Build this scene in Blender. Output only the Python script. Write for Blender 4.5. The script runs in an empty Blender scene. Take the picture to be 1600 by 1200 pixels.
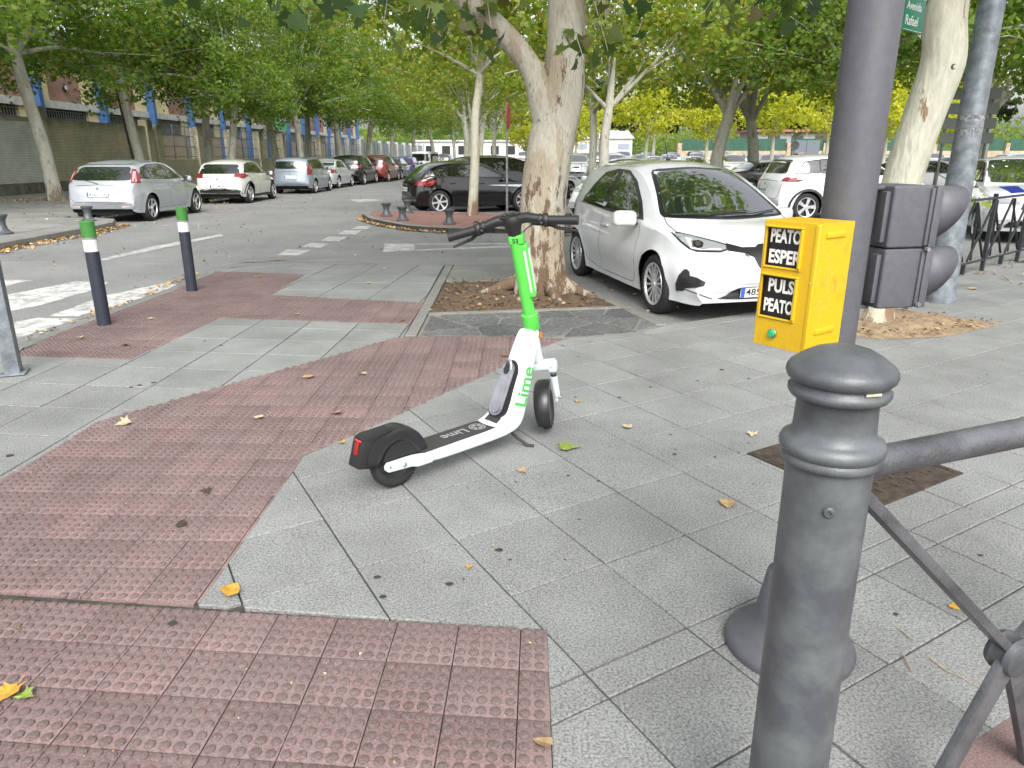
import bpy, bmesh, math, random
import numpy as np
from mathutils import Vector, Matrix
from mathutils.bvhtree import BVHTree
from mathutils import geometry as mgeo

random.seed(7); RNG = np.random.default_rng(7)
PI = math.pi
rad = math.radians
scene = bpy.context.scene
COL = scene.collection

# ------------------------------------------------------------------ camera
CAM_H = 1.57; PITCH = 17.6; FPX = 1130.0
cd = bpy.data.cameras.new('camera'); cam = bpy.data.objects.new('camera', cd); COL.objects.link(cam)
cam.location = (0, 0, CAM_H); cam.rotation_euler = (rad(90 - PITCH), 0, 0)
cd.sensor_width = 36; cd.lens = 36 * FPX / 1600; cd.clip_start = 0.05; cd.clip_end = 2000
scene.camera = cam
scene.render.resolution_x = 1024; scene.render.resolution_y = 768

# ------------------------------------------------------------------ overcast sky and soft sun
SUN_EL, SUN_AZ = 44.0, 172.0      # azimuth clockwise from +Y
w = bpy.data.worlds.new('World'); scene.world = w; w.use_nodes = True
nt = w.node_tree; nt.nodes.clear()
sky = nt.nodes.new('ShaderNodeTexSky'); sky.sky_type = 'NISHITA'; sky.sun_disc = False
sky.sun_elevation = rad(SUN_EL); sky.sun_rotation = rad(SUN_AZ)
sky.air_density = 1.0; sky.dust_density = 4.0; sky.ozone_density = 1.0
hs = nt.nodes.new('ShaderNodeHueSaturation'); hs.inputs['Saturation'].default_value = 0.22
bg = nt.nodes.new('ShaderNodeBackground'); bg.inputs['Strength'].default_value = 0.15
wo = nt.nodes.new('ShaderNodeOutputWorld')
nt.links.new(sky.outputs[0], hs.inputs['Color']); nt.links.new(hs.outputs[0], bg.inputs['Color'])
nt.links.new(bg.outputs[0], wo.inputs['Surface'])
sd = bpy.data.lights.new('sun', 'SUN'); sd.energy = 1.05; sd.angle = rad(40); sd.color = (1, .96, .9)
sun = bpy.data.objects.new('sun', sd); COL.objects.link(sun)
sv = Vector((math.sin(rad(SUN_AZ)) * math.cos(rad(SUN_EL)), math.cos(rad(SUN_AZ)) * math.cos(rad(SUN_EL)), math.sin(rad(SUN_EL))))
sun.rotation_euler = sv.to_track_quat('Z', 'Y').to_euler()
scene.view_settings.view_transform = 'Standard'; scene.view_settings.look = 'None'
scene.view_settings.gamma = 1; scene.view_settings.use_curve_mapping = False
scene.view_settings.exposure = 1.1
try:
    scene.cycles.max_bounces = 6; scene.cycles.diffuse_bounces = 3; scene.cycles.glossy_bounces = 3
    scene.cycles.transmission_bounces = 4; scene.cycles.transparent_max_bounces = 6
    scene.cycles.caustics_reflective = False; scene.cycles.caustics_refractive = False
except Exception: pass

# ------------------------------------------------------------------ survey: photo pixel -> place in the world
_p = rad(PITCH); _F = Vector((0, math.cos(_p), -math.sin(_p))); _U = Vector((0, math.sin(_p), math.cos(_p))); _R = Vector((1, 0, 0))
def ray(x, y): return _F * FPX + _R * (x - 800) - _U * (y - 600)
def G(x, y, z=0.0):
    d = ray(x, y); t = (z - CAM_H) / d.z; return (d.x * t, d.y * t)
def AT(x, y, D):
    d = ray(x, y); t = D / d.y; return Vector((d.x * t, D, CAM_H + d.z * t))

# ------------------------------------------------------------------ materials
MATS = {}
def mat(name, col, rough=.6, metal=0., var=.0, vscale=6., bump=0., bscale=80., col2=None, spec=.5, coat=0., detail=4., emit=None, thr=None):
    """principled with object-space noise variation, optional second colour in patches, fine bump"""
    if name in MATS: return MATS[name]
    m = bpy.data.materials.new(name); m.use_nodes = True; MATS[name] = m
    t = m.node_tree; b = t.nodes['Principled BSDF']; L = t.links
    b.inputs['Roughness'].default_value = rough; b.inputs['Metallic'].default_value = metal
    b.inputs['Specular IOR Level'].default_value = spec
    b.inputs['Coat Weight'].default_value = coat; b.inputs['Coat Roughness'].default_value = .03
    b.inputs['Base Color'].default_value = (*col, 1)
    if emit:
        b.inputs['Emission Color'].default_value = (*emit[:3], 1); b.inputs['Emission Strength'].default_value = emit[3]
    if var or col2 or bump:
        tc = t.nodes.new('ShaderNodeTexCoord')
    if var or col2:
        n = t.nodes.new('ShaderNodeTexNoise'); n.inputs['Scale'].default_value = vscale; n.inputs['Detail'].default_value = detail
        n.inputs['Roughness'].default_value = .65
        L.new(tc.outputs['Object'], n.inputs['Vector'])
        r = t.nodes.new('ShaderNodeValToRGB'); L.new(n.outputs['Fac'], r.inputs['Fac'])
        c2 = col2 if col2 else tuple(c * (1 - var) for c in col)
        c1 = col if col2 else tuple(min(1, c * (1 + var)) for c in col)
        lo, hi = thr if thr else (.36, .64)
        r.color_ramp.elements[0].position = lo; r.color_ramp.elements[1].position = hi
        r.color_ramp.elements[0].color = (*c2, 1); r.color_ramp.elements[1].color = (*c1, 1)
        L.new(r.outputs['Color'], b.inputs['Base Color'])
    if bump:
        n2 = t.nodes.new('ShaderNodeTexNoise'); n2.inputs['Scale'].default_value = bscale; n2.inputs['Detail'].default_value = 3
        L.new(tc.outputs['Object'], n2.inputs['Vector'])
        bp = t.nodes.new('ShaderNodeBump'); bp.inputs['Strength'].default_value = bump; bp.inputs['Distance'].default_value = .01
        L.new(n2.outputs['Fac'], bp.inputs['Height']); L.new(bp.outputs['Normal'], b.inputs['Normal'])
    return m

def nodes(m): return m.node_tree.nodes, m.node_tree.links, m.node_tree.nodes['Principled BSDF']
def speckle(name, base, dark, light, scale, stain=.12, rough=.8, per_obj=.06, bump=.3, spec=.3, stain_scale=1.3):
    """terrazzo / asphalt: fine grains in world space, broad stains, per-piece tint"""
    m = bpy.data.materials.new(name); m.use_nodes = True; MATS[name] = m
    N, L, b = nodes(m)
    g = N.new('ShaderNodeNewGeometry')
    n1 = N.new('ShaderNodeTexNoise'); n1.inputs['Scale'].default_value = scale; n1.inputs['Detail'].default_value = 2; n1.inputs['Roughness'].default_value = .7
    L.new(g.outputs['Position'], n1.inputs['Vector'])
    r = N.new('ShaderNodeValToRGB'); L.new(n1.outputs['Fac'], r.inputs['Fac'])
    e = r.color_ramp.elements; e[0].position = .34; e[0].color = (*dark, 1); e[1].position = .70; e[1].color = (*light, 1)
    q = e.new(.50); q.color = (*base, 1)
    n2 = N.new('ShaderNodeTexNoise'); n2.inputs['Scale'].default_value = stain_scale; n2.inputs['Detail'].default_value = 7; n2.inputs['Roughness'].default_value = .68
    L.new(g.outputs['Position'], n2.inputs['Vector'])
    mr = N.new('ShaderNodeMapRange'); L.new(n2.outputs['Fac'], mr.inputs['Value'])
    mr.inputs['From Min'].default_value = .3; mr.inputs['From Max'].default_value = .7
    mr.inputs['To Min'].default_value = 1 - stain; mr.inputs['To Max'].default_value = 1 + stain * .6
    oi = N.new('ShaderNodeObjectInfo')
    mo = N.new('ShaderNodeMapRange'); L.new(oi.outputs['Random'], mo.inputs['Value'])
    mo.inputs['To Min'].default_value = 1 - per_obj; mo.inputs['To Max'].default_value = 1 + per_obj
    mu = N.new('ShaderNodeMath'); mu.operation = 'MULTIPLY'; L.new(mr.outputs[0], mu.inputs[0]); L.new(mo.outputs[0], mu.inputs[1])
    mx = N.new('ShaderNodeVectorMath'); mx.operation = 'SCALE'; L.new(r.outputs['Color'], mx.inputs[0]); L.new(mu.outputs[0], mx.inputs['Scale'])
    L.new(mx.outputs[0], b.inputs['Base Color'])
    b.inputs['Roughness'].default_value = rough; b.inputs['Specular IOR Level'].default_value = spec
    bp = N.new('ShaderNodeBump'); bp.inputs['Strength'].default_value = bump; bp.inputs['Distance'].default_value = .004
    L.new(n1.outputs['Fac'], bp.inputs['Height']); L.new(bp.outputs['Normal'], b.inputs['Normal'])
    return m

M_gran = speckle('granite_paver', (.240, .247, .243), (.120, .124, .122), (.350, .357, .350), 120, stain=.26, per_obj=.07, bump=.15)
M_gran2 = speckle('granite_paver_warm', (.21, .212, .20), (.12, .12, .115), (.30, .30, .285), 150, stain=.22, per_obj=.06)
M_asph = speckle('asphalt', (.222, .222, .218), (.12, .12, .12), (.33, .328, .322), 90, stain=.2, per_obj=0, bump=.5, stain_scale=.7)
M_asph_l = speckle('asphalt_worn', (.238, .239, .236), (.135, .135, .135), (.34, .34, .335), 90, stain=.18, per_obj=0, bump=.5, stain_scale=.9)
M_joint = mat('joint_sand', (.055, .052, .045), .95, var=.4, vscale=12)
M_kerb = speckle('concrete_kerb', (.22, .22, .205), (.13, .13, .125), (.30, .30, .285), 120, stain=.25, per_obj=.05)
M_conc = speckle('pale_concrete', (.225, .22, .20), (.14, .135, .12), (.30, .29, .27), 90, stain=.3, per_obj=.05)
M_slate = speckle('dark_flagstone', (.125, .13, .128), (.075, .08, .08), (.175, .18, .18), 22, stain=.32, per_obj=.16)
def tactile_mat():
    m = speckle('red_tactile', (.242, .162, .157), (.165, .110, .106), (.315, .228, .222), 120, stain=.16, per_obj=.10, bump=.25)
    N, L, b = nodes(m)
    # grey dirt film in irregular patches
    src = b.inputs['Base Color'].links[0].from_socket
    g = N.new('ShaderNodeNewGeometry'); n = N.new('ShaderNodeTexNoise'); n.inputs['Scale'].default_value = 1.9; n.inputs['Detail'].default_value = 8; n.inputs['Roughness'].default_value = .7
    L.new(g.outputs['Position'], n.inputs['Vector'])
    r = N.new('ShaderNodeMapRange'); L.new(n.outputs['Fac'], r.inputs['Value']); r.inputs['From Min'].default_value = .42; r.inputs['From Max'].default_value = .68; r.inputs['To Max'].default_value = .72
    mix = N.new('ShaderNodeMix'); mix.data_type = 'RGBA'; L.new(r.outputs[0], mix.inputs['Factor']); L.new(src, mix.inputs[6]); mix.inputs[7].default_value = (.190, .162, .157, 1)
    # pale scuffs
    n3 = N.new('ShaderNodeTexNoise'); n3.inputs['Scale'].default_value = 14; n3.inputs['Detail'].default_value = 6; n3.inputs['Roughness'].default_value = .8
    mp = N.new('ShaderNodeMapping'); mp.inputs['Scale'].default_value = (.35, 1.6, 1); L.new(g.outputs['Position'], mp.inputs['Vector']); L.new(mp.outputs[0], n3.inputs['Vector'])
    r3 = N.new('ShaderNodeMapRange'); L.new(n3.outputs['Fac'], r3.inputs['Value']); r3.inputs['From Min'].default_value = .66; r3.inputs['From Max'].default_value = .78; r3.inputs['To Max'].default_value = .6
    mix2 = N.new('ShaderNodeMix'); mix2.data_type = 'RGBA'; L.new(r3.outputs[0], mix2.inputs['Factor']); L.new(mix.outputs[2], mix2.inputs[6]); mix2.inputs[7].default_value = (.33, .28, .27, 1)
    L.new(mix2.outputs[2], b.inputs['Base Color'])
    return m
M_tact = tactile_mat()
M_paint = mat('road_paint', (.60, .60, .58), .7, col2=(.30, .30, .295), vscale=9, detail=9, thr=(.40, .56), bump=.2)
M_paint_worn = mat('road_paint_worn', (.52, .52, .51), .75, col2=(.30, .30, .295), vscale=7, detail=10, thr=(.42, .62), bump=.2)
M_iron = mat('cast_iron_paint', (.085, .092, .10), .45, metal=.2, var=.2, vscale=14, bump=.12, bscale=200)
M_stud = speckle('stud_worn', (.172, .125, .121), (.12, .088, .085), (.225, .175, .17), 150, stain=.25, per_obj=.1, bump=.2)
M_black = mat('black_plastic', (.018, .018, .019), .45, bump=.08, bscale=300)
M_blacks = mat('black_satin', (.02, .02, .022), .3)
M_rubber = mat('rubber', (.022, .022, .022), .8, bump=.3, bscale=120)
M_white = mat('white_paint', (.72, .73, .74), .25, coat=.3)
M_chrome = mat('chrome', (.7, .7, .72), .15, metal=1.)
M_alu = mat('aluminium', (.55, .56, .58), .35, metal=.9, var=.12, vscale=30)
M_galv = mat('galvanised_steel', (.21, .235, .26), .5, metal=.35, var=.3, vscale=9, bump=.15, bscale=60)

# ------------------------------------------------------------------ object helpers
def tag(o, label=None, cat=None, group=None, kind=None):
    if label: o['label'] = label
    if cat: o['category'] = cat
    if group: o['group'] = group
    if kind: o['kind'] = kind
    return o
def empty(name, loc=(0, 0, 0), rz=0., label=None, cat=None, group=None, kind=None):
    o = bpy.data.objects.new(name, None); COL.objects.link(o); o.location = loc; o.rotation_euler = (0, 0, rz)
    o.empty_display_size = .1
    return tag(o, label, cat, group, kind)
def mesh_obj(name, me, parent=None):
    o = bpy.data.objects.new(name, me); COL.objects.link(o)
    if parent: o.parent = parent
    return o
def shade(me, smooth=True, angle=35):
    if smooth:
        me.polygons.foreach_set('use_smooth', [True] * len(me.polygons))
        try: me.set_sharp_from_angle(angle=rad(angle))
        except Exception: pass
def from_bm(name, bm, m, parent=None, smooth=False, angle=35):
    me = bpy.data.meshes.new(name); bm.normal_update(); bm.to_mesh(me); bm.free()
    for x in (m if isinstance(m, (list, tuple)) else [m]): me.materials.append(x)
    shade(me, smooth, angle)
    return mesh_obj(name, me, parent)
def from_py(name, V, F, m, parent=None, smooth=False, angle=35):
    me = bpy.data.meshes.new(name); me.from_pydata([tuple(v) for v in V], [], F); me.update()
    for x in (m if isinstance(m, (list, tuple)) else [m]): me.materials.append(x)
    shade(me, smooth, angle)
    return mesh_obj(name, me, parent)
def copy_tree(o, parent=None):
    c = o.copy(); COL.objects.link(c)
    if parent: c.parent = parent; c.matrix_parent_inverse = o.matrix_parent_inverse.copy()
    for ch in list(o.children): copy_tree(ch, c)
    return c
def box(bm, size, loc=(0, 0, 0), rot=None, bev=0., seg=2, mi=0):
    r = bmesh.ops.create_cube(bm, size=1); vs = r['verts']
    bmesh.ops.scale(bm, vec=size, verts=vs)
    if bev:
        es = list({e for v in vs for e in v.link_edges})
        rr = bmesh.ops.bevel(bm, geom=es, offset=bev, segments=seg, profile=.6, affect='EDGES')
        vs = list({v for f in rr['faces'] for v in f.verts} | {v for v in vs if v.is_valid})
        vs = list({v for v in vs if v.is_valid}); 
        # collect whole island
        st = list(vs); seen = set(vs)
        while st:
            v = st.pop()
            for e in v.link_edges:
                o = e.other_vert(v)
                if o not in seen: seen.add(o); st.append(o)
        vs = list(seen)
    if rot is not None: bmesh.ops.rotate(bm, cent=(0, 0, 0), matrix=rot if isinstance(rot, Matrix) else Matrix.Rotation(rot, 3, 'Z'), verts=vs)
    bmesh.ops.translate(bm, vec=loc, verts=vs)
    if mi:
        for f in {f for v in vs for f in v.link_faces}: f.material_index = mi
    return vs
def lathe(bm, prof, n=24, axis='Z', loc=(0, 0, 0), mat3=None, mi=0, cap=True):
    """prof: list (r,z)"""
    rings = []
    for r, z in prof:
        rings.append([bm.verts.new((r * math.cos(2 * PI * i / n), r * math.sin(2 * PI * i / n), z)) for i in range(n)])
    fs = []
    for a, b in zip(rings, rings[1:]):
        for i in range(n):
            fs.append(bm.faces.new((a[i], a[(i + 1) % n], b[(i + 1) % n], b[i])))
    if cap:
        if prof[0][0] > 1e-6: fs.append(bm.faces.new(rings[0][::-1]))
        if prof[-1][0] > 1e-6: fs.append(bm.faces.new(rings[-1]))
    vs = [v for r in rings for v in r]
    R = mat3 if mat3 is not None else {'Z': Matrix.Identity(3), 'X': Matrix.Rotation(PI / 2, 3, 'Y'), 'Y': Matrix.Rotation(-PI / 2, 3, 'X')}[axis]
    bmesh.ops.rotate(bm, cent=(0, 0, 0), matrix=R, verts=vs); bmesh.ops.translate(bm, vec=loc, verts=vs)
    for f in fs: f.material_index = mi
    return vs
def tube(bm, pts, r, n=10, cap=True, mi=0):
    """swept tube, r scalar or list"""
    pts = [Vector(p) for p in pts]; k = len(pts); rs = r if isinstance(r, (list, tuple)) else [r] * k
    rings = []; up = None
    for i, p in enumerate(pts):
        d = (pts[min(i + 1, k - 1)] - pts[max(i - 1, 0)]).normalized()
        if up is None:
            up = Vector((0, 0, 1)) if abs(d.z) < .9 else Vector((1, 0, 0))
        a = d.cross(up).normalized(); up = a.cross(d).normalized()
        rings.append([bm.verts.new(p + (a * math.cos(2 * PI * j / n) + up * math.sin(2 * PI * j / n)) * rs[i]) for j in range(n)])
    for q, s in zip(rings, rings[1:]):
        for j in range(n):
            f = bm.faces.new((q[j], q[(j + 1) % n], s[(j + 1) % n], s[j])); f.material_index = mi
    if cap:
        bm.faces.new(rings[0][::-1]).material_index = mi; bm.faces.new(rings[-1]).material_index = mi
    return [v for r_ in rings for v in r_]
def prism(bm, poly, z0, z1, mi=0):
    """vertical prism from 2-D polygon"""
    a = [bm.verts.new((x, y, z0)) for x, y in poly]; b = [bm.verts.new((x, y, z1)) for x, y in poly]
    n = len(poly); area = sum(poly[i][0] * poly[(i + 1) % n][1] - poly[(i + 1) % n][0] * poly[i][1] for i in range(n))
    if area < 0: a.reverse(); b.reverse()
    fs = [bm.faces.new(b), bm.faces.new(a[::-1])]
    for i in range(n): fs.append(bm.faces.new((a[i], a[(i + 1) % n], b[(i + 1) % n], b[i])))
    for f in fs: f.material_index = mi
    return a + b
def text_mesh(s, size, extrude=.001, bold=0., align='LEFT', shear=0.):
    cu = bpy.data.curves.new('lettering', 'FONT'); cu.body = s; cu.size = size; cu.extrude = extrude; cu.offset = bold; cu.align_x = align; cu.shear = shear
    cu.resolution_u = 4
    o = bpy.data.objects.new('lettering', cu); COL.objects.link(o)
    dg = bpy.context.evaluated_depsgraph_get(); me = bpy.data.meshes.new_from_object(o.evaluated_get(dg))
    bpy.data.objects.remove(o); bpy.data.curves.remove(cu)
    return me
def text_obj(name, s, size, m, parent, mat4, **k):
    me = text_mesh(s, size, **k); me.materials.clear(); me.materials.append(m)
    o = mesh_obj(name, me, parent); o.matrix_local = mat4; return o
def clip_poly(subj, clip):
    """Sutherland-Hodgman; clip convex, counter-clockwise"""
    out = list(subj)
    for i in range(len(clip)):
        a = clip[i]; b = clip[(i + 1) % len(clip)]; inp = out; out = []
        if not inp: break
        def side(p): return (b[0] - a[0]) * (p[1] - a[1]) - (b[1] - a[1]) * (p[0] - a[0])
        for j in range(len(inp)):
            p = inp[j]; q = inp[(j + 1) % len(inp)]; sp = side(p); sq = side(q)
            if sp >= 0: out.append(p)
            if (sp >= 0) != (sq >= 0):
                t = sp / (sp - sq); out.append((p[0] + (q[0] - p[0]) * t, p[1] + (q[1] - p[1]) * t))
    r = []
    for p in out:
        if not r or math.hypot(p[0] - r[-1][0], p[1] - r[-1][1]) > 1e-4: r.append(p)
    if len(r) > 2 and math.hypot(r[0][0] - r[-1][0], r[0][1] - r[-1][1]) < 1e-4: r.pop()
    return r
def area2(p): return .5 * sum(p[i][0] * p[(i + 1) % len(p)][1] - p[(i + 1) % len(p)][0] * p[i][1] for i in range(len(p)))
def inside(pt, poly):
    x, y = pt; c = False; n = len(poly)
    for i in range(n):
        x1, y1 = poly[i]; x2, y2 = poly[(i + 1) % n]
        if (y1 > y) != (y2 > y) and x < (x2 - x1) * (y - y1) / (y2 - y1) + x1: c = not c
    return c
def ccw(p): return p if area2(p) > 0 else p[::-1]
def inset_shrink(p, d):
    """shrink convex polygon by d"""
    n = len(p); L = []
    p = ccw(p)
    for i in range(n):
        a = Vector(p[i]); b = Vector(p[(i + 1) % n]); t = (b - a)
        if t.length < 1e-6: continue
        t.normalize(); nn = Vector((-t.y, t.x)); L.append((a + nn * d, t))
    q = list(p)
    for a, t in L:
        far = 50
        A = a - t * far; B = a + t * far; nn = Vector((-t.y, t.x))
        C = B + nn * far; D = A + nn * far
        q = clip_poly(q, [tuple(A), tuple(B), tuple(C), tuple(D)])
        if len(q) < 3: return []
    return q
# =================================================================== GROUND
Z_ROAD = -0.05; Z_LEFT = 0.08
def px_visible(x, y, z=0, m=220):
    v = Vector((x, y, z - CAM_H)); f = v.dot(_F)
    if f < .3: return False
    X = 800 + FPX * v.dot(_R) / f; Y = 600 - FPX * v.dot(_U) / f
    return -m < X < 1600 + m and Y < 1200 + m * 1.3

def tile_mesh(poly, top=0., thick=.035, bev=.004, studs=None, seg=8):
    """bevelled slab from convex/simple polygon (local), with optional flat domes"""
    bm = bmesh.new(); p = ccw(poly); n = len(p)
    q = inset_shrink(p, bev)
    conv = len(q) >= 3
    if conv and len(q) == n:
        # align start
        k = min(range(n), key=lambda i: (q[i][0] - p[0][0]) ** 2 + (q[i][1] - p[0][1]) ** 2); q = q[k:] + q[:k]
        a = [bm.verts.new((*c, top - thick)) for c in p]; b = [bm.verts.new((*c, top - bev * .7)) for c in p]; t = [bm.verts.new((*c, top)) for c in q]
        for i in range(n):
            j = (i + 1) % n
            bm.faces.new((a[i], a[j], b[j], b[i])); bm.faces.new((b[i], b[j], t[j], t[i]))
        bm.faces.new(t)
    else:
        prism(bm, p, top - thick, top)
    if studs:
        r = .0165
        for (x, y) in studs:
            rr = r * RNG.uniform(.9, 1.08)
            lathe(bm, [(rr, top - .001), (rr * .93, top + .0050), (rr * .66, top + .0068)], n=seg, loc=(x, y, 0), cap=True, mi=1)
    return bm

def lay(parent, name, region, org, u, v, ir, jr, gap, m, studs=False, rows=None, z=0., maxn=300, jit=.0012, skip=None, seglod=None, cols=None):
    """lay tiles of a grid inside a region, every tile an object; shared mesh for whole ones"""
    u = Vector(u); v = Vector(v); org = Vector(org); shared = {}
    items = []
    for i in range(*ir):
        for j in range(*jr):
            s0, s1 = (cols(i) if cols else (i, i + 1)); r0, r1 = (rows(j) if rows else (j, j + 1))
            quad = [org + u * s0 + v * r0, org + u * s1 + v * r0, org + u * s1 + v * r1, org + u * s0 + v * r1]
            quad = [tuple(c) for c in quad]; quad = ccw(quad)
            cx = sum(c[0] for c in quad) / 4; cy = sum(c[1] for c in quad) / 4
            if not px_visible(cx, cy): continue
            q = inset_shrink(quad, gap / 2)
            if len(q) < 3: continue
            c = clip_poly(region, q)
            if len(c) < 3 or abs(area2(c)) < .0008: continue
            whole = abs(abs(area2(c)) - abs(area2(q))) < 1e-5
            items.append((cy, cx, q, c, whole, (s0, s1, r0, r1), i, j))
    items.sort(key=lambda t: t[0])
    rest = bmesh.new(); nrest = 0; k = 0
    for cy, cx, q, c, whole, sr, i, j in items:
        far = cy > 6.2
        st = None
        if studs:
            st = []
            for a in range(5):
                for b in range(5):
                    p = org + u * (sr[0] + (sr[1] - sr[0]) * (a + .5) / 5) + v * (sr[2] + (sr[3] - sr[2]) * (b + .5) / 5)
                    if whole or (inside(p, c) and min(math.hypot(p.x - e[0], p.y - e[1]) for e in c) > .018): st.append((p.x - cx, p.y - cy))
        loc = [(a - cx, b - cy) for a, b in c]
        seg = 12 if cy < 3.2 else (8 if cy < 6 else 6)
        if k < maxn:
            key = (round(sr[1] - sr[0], 3), round(sr[3] - sr[2], 3), seg)
            if whole and key in shared:
                o = mesh_obj(name, shared[key], parent)
            else:
                bm = tile_mesh(loc, 0., studs=st, seg=seg)
                o = from_bm(name, bm, [m, M_stud] if studs else m, parent, smooth=bool(studs), angle=50)
                if whole: shared[key] = o.data
            o.location = (cx, cy, z + random.uniform(-jit, jit)); o.rotation_euler = (random.gauss(0, .0016), random.gauss(0, .0016), random.gauss(0, .0008))
            k += 1
        else:
            bm = tile_mesh(loc, 0., studs=st, seg=6); bmesh.ops.translate(bm, vec=(cx, cy, z), verts=bm.verts)
            me = bpy.data.meshes.new('t'); bm.to_mesh(me); bm.free(); rest.from_mesh(me); bpy.data.meshes.remove(me); nrest += 1
    if nrest:
        o = from_bm(name, rest, [m, M_stud] if studs else m, parent); o['kind'] = 'stuff'
    else: rest.free()
    return k

# big sheets -------------------------------------------------------
road = from_py('road', [(-60, -5, Z_ROAD), (300, -5, Z_ROAD), (300, 600, Z_ROAD), (-60, 600, Z_ROAD)], [(0, 1, 2, 3)], M_asph); tag(road, kind='structure')
land = from_py('ground', [(-900, -300, Z_ROAD - .3), (900, -300, Z_ROAD - .3), (900, 1500, Z_ROAD - .3), (-900, 1500, Z_ROAD - .3)], [(0, 1, 2, 3)], mat('dry_ground', (.2, .19, .15), .95, var=.3, vscale=.4)); tag(land, kind='structure')

W = lambda pts: [G(x, y) for x, y in pts]
# outline of the near pavement (kerb inner line, then bay edge on the right)
KERB = [(-4.30, -1.0), (-4.30, 3.0), (-4.30, 6.3), (-4.2, 8.3), (-4.28, 10.1), (-4.12, 10.7), (-3.6, 11.08), (-2.6, 11.12), (-1.75, 11.0), (-.97, 10.93)]
BAY = [(1.53, 6.88), (1.72, 6.98), (2.0, 7.12), (2.58, 7.50), (4.2, 8.70), (6.1, 10.1), (8.2, 11.75), (12, 14.6)]
P_SW = (-.90, 6.39); P_SE = (1.53, 6.88); P_NE = (.12, 11.02); P_NW = (-.97, 10.93)
base_poly = KERB + [P_NE, (.65, 9.54), (1.2, 7.95)] + BAY + [(12, -1.0)]
bm = bmesh.new(); prism(bm, base_poly, -.35, -.014)
pavement = from_bm('pavement', bm, M_joint); tag(pavement, kind='structure')
tact = empty('tactile_pavement', kind='structure')
tact2 = empty('tactile_kerb_pavement', kind='structure')

# --- regions
diag_right = W([(310, 945), (460, 733), (473, 712), (557, 678), (710, 608), (772, 580), (852, 541), (882, 530)])
diag_top = W([(830, 527), (690, 525), (615, 528)])
diag_left = W([(500, 562), (423, 582), (317, 612), (200, 645), (157, 657), (110, 687), (0, 750)]) + [(-2.62, 2.9), (-2.62, 2.44)]
R_D = diag_right + diag_top + diag_left
R_L = [(-2.62, 2.44), (.122, 2.135), (.092, .9), (-2.62, .9)]
kerb_low = W([(203, 562), (343, 497), (500, 502), (640, 506)])
R_K = W([(22, 556)]) + [] + kerb_low + [(-.98, 7.92)] + W([(422, 461), (477, 429), (330, 424)]) + [(-4.17, 10.2), (-4.10, 8.3), (-4.18, 6.4)]
K0 = G(22, 556)
R_GL = [(-4.18, .5), (-4.18, 6.0), K0] + kerb_low + [(-.98, 6.36)] + diag_top[2:] + diag_left + [(-2.62, .5)]
R_GU = [(-4.17, 10.2), (-4.02, 10.62), (-3.55, 10.98), (-2.6, 11.02), (-1.75, 10.92), (-1.02, 10.85), (-.99, 7.92)] + W([(422, 461), (477, 429), (330, 424)])
R_GR = [(.092, .6), (.122, 2.135), diag_right[0]] + diag_right[1:] + [(.62, 6.33), (1.2, 6.52), P_SE] + BAY[1:] + [(12, .6)]
# corner of red paving lower right
red_c = W([(1470, 1210), (1500, 1170), (1600, 1108)]) + [(2.6, 2.3), (2.6, .8), (1.2, .8)]
R_GR = [(.092, .6), (.122, 2.135)] + diag_right + [(.62, 6.33), (1.2, 6.52), P_SE] + BAY[1:] + [(12, 2.2), (2.6, 2.3)] + W([(1600, 1108), (1500, 1170), (1470, 1210)]) + [(1.1, .6)]

ua = rad(31.2); va = rad(-60.6)
U1 = Vector((math.cos(ua), math.sin(ua))) * .441; V1 = Vector((math.cos(va), math.sin(va))) * .478
O1 = Vector(G(713, 843)) - U1
def rowf(j):
    # a narrow course runs through the paving
    e = lambda k: k if k <= 2 else (2.27 if k == 3 else 2.27 + (k - 3) * .98 - .25)
    return (e(j), e(j + 1))
lay(pavement, 'paving_slab', R_GR, O1, U1, V1, (-14, 26), (-14, 12), .0068, M_gran, rows=rowf, maxn=300)
U2 = Vector((.495, -.055)); V2 = Vector((.018, .470)); O2 = Vector((-3.10, 3.99))
grey = empty('crossing_pavement', kind='structure')
lay(grey, 'paving_slab', R_GL, O2, U2, V2, (-4, 7), (-3, 9), .010, M_gran)
U3 = Vector((.62, -.04)); O3 = Vector((-4.17, 7.75)); V3 = Vector((.05, .55))
lay(grey, 'paving_slab', R_GU, O3, U3, V3, (-1, 8), (-1, 8), .010, M_gran)
# tactile
a = rad(-5.2); U4 = Vector((math.cos(a), math.sin(a))) * .2175; V4 = Vector((-.008, -.213)); O4 = Vector((-1.25 + 0, 2.27))
O4 = Vector((.122, 2.135)) - U4 * .42 ; 
lay(tact, 'tactile_tile', R_L, O4, U4, V4, (-14, 1), (0, 7), .004, M_tact, studs=True, maxn=100)
a = rad(-1.8); U5 = Vector((math.cos(a), math.sin(a))) * .222; V5 = Vector((.002, .218)); O5 = Vector((-1.386, 2.306))
lay(tact, 'tactile_tile', R_D, O5, U5, V5, (-8, 12), (-2, 20), .004, M_tact, studs=True, maxn=200)
U6 = Vector((.222, -.02)); V6 = Vector((.008, .222)); O6 = Vector((-3.0, 6.0))
lay(tact2, 'tactile_tile', R_K, O6, U6, V6, (-8, 12), (-4, 24), .005, M_tact, studs=True, maxn=295)
bm = bmesh.new(); prism(bm, red_c, -.02, .0005); tag(from_bm('red_pavement', bm, speckle('red_slab', (.20, .135, .13), (.13, .09, .085), (.26, .19, .185), 150)), kind='structure')
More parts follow.
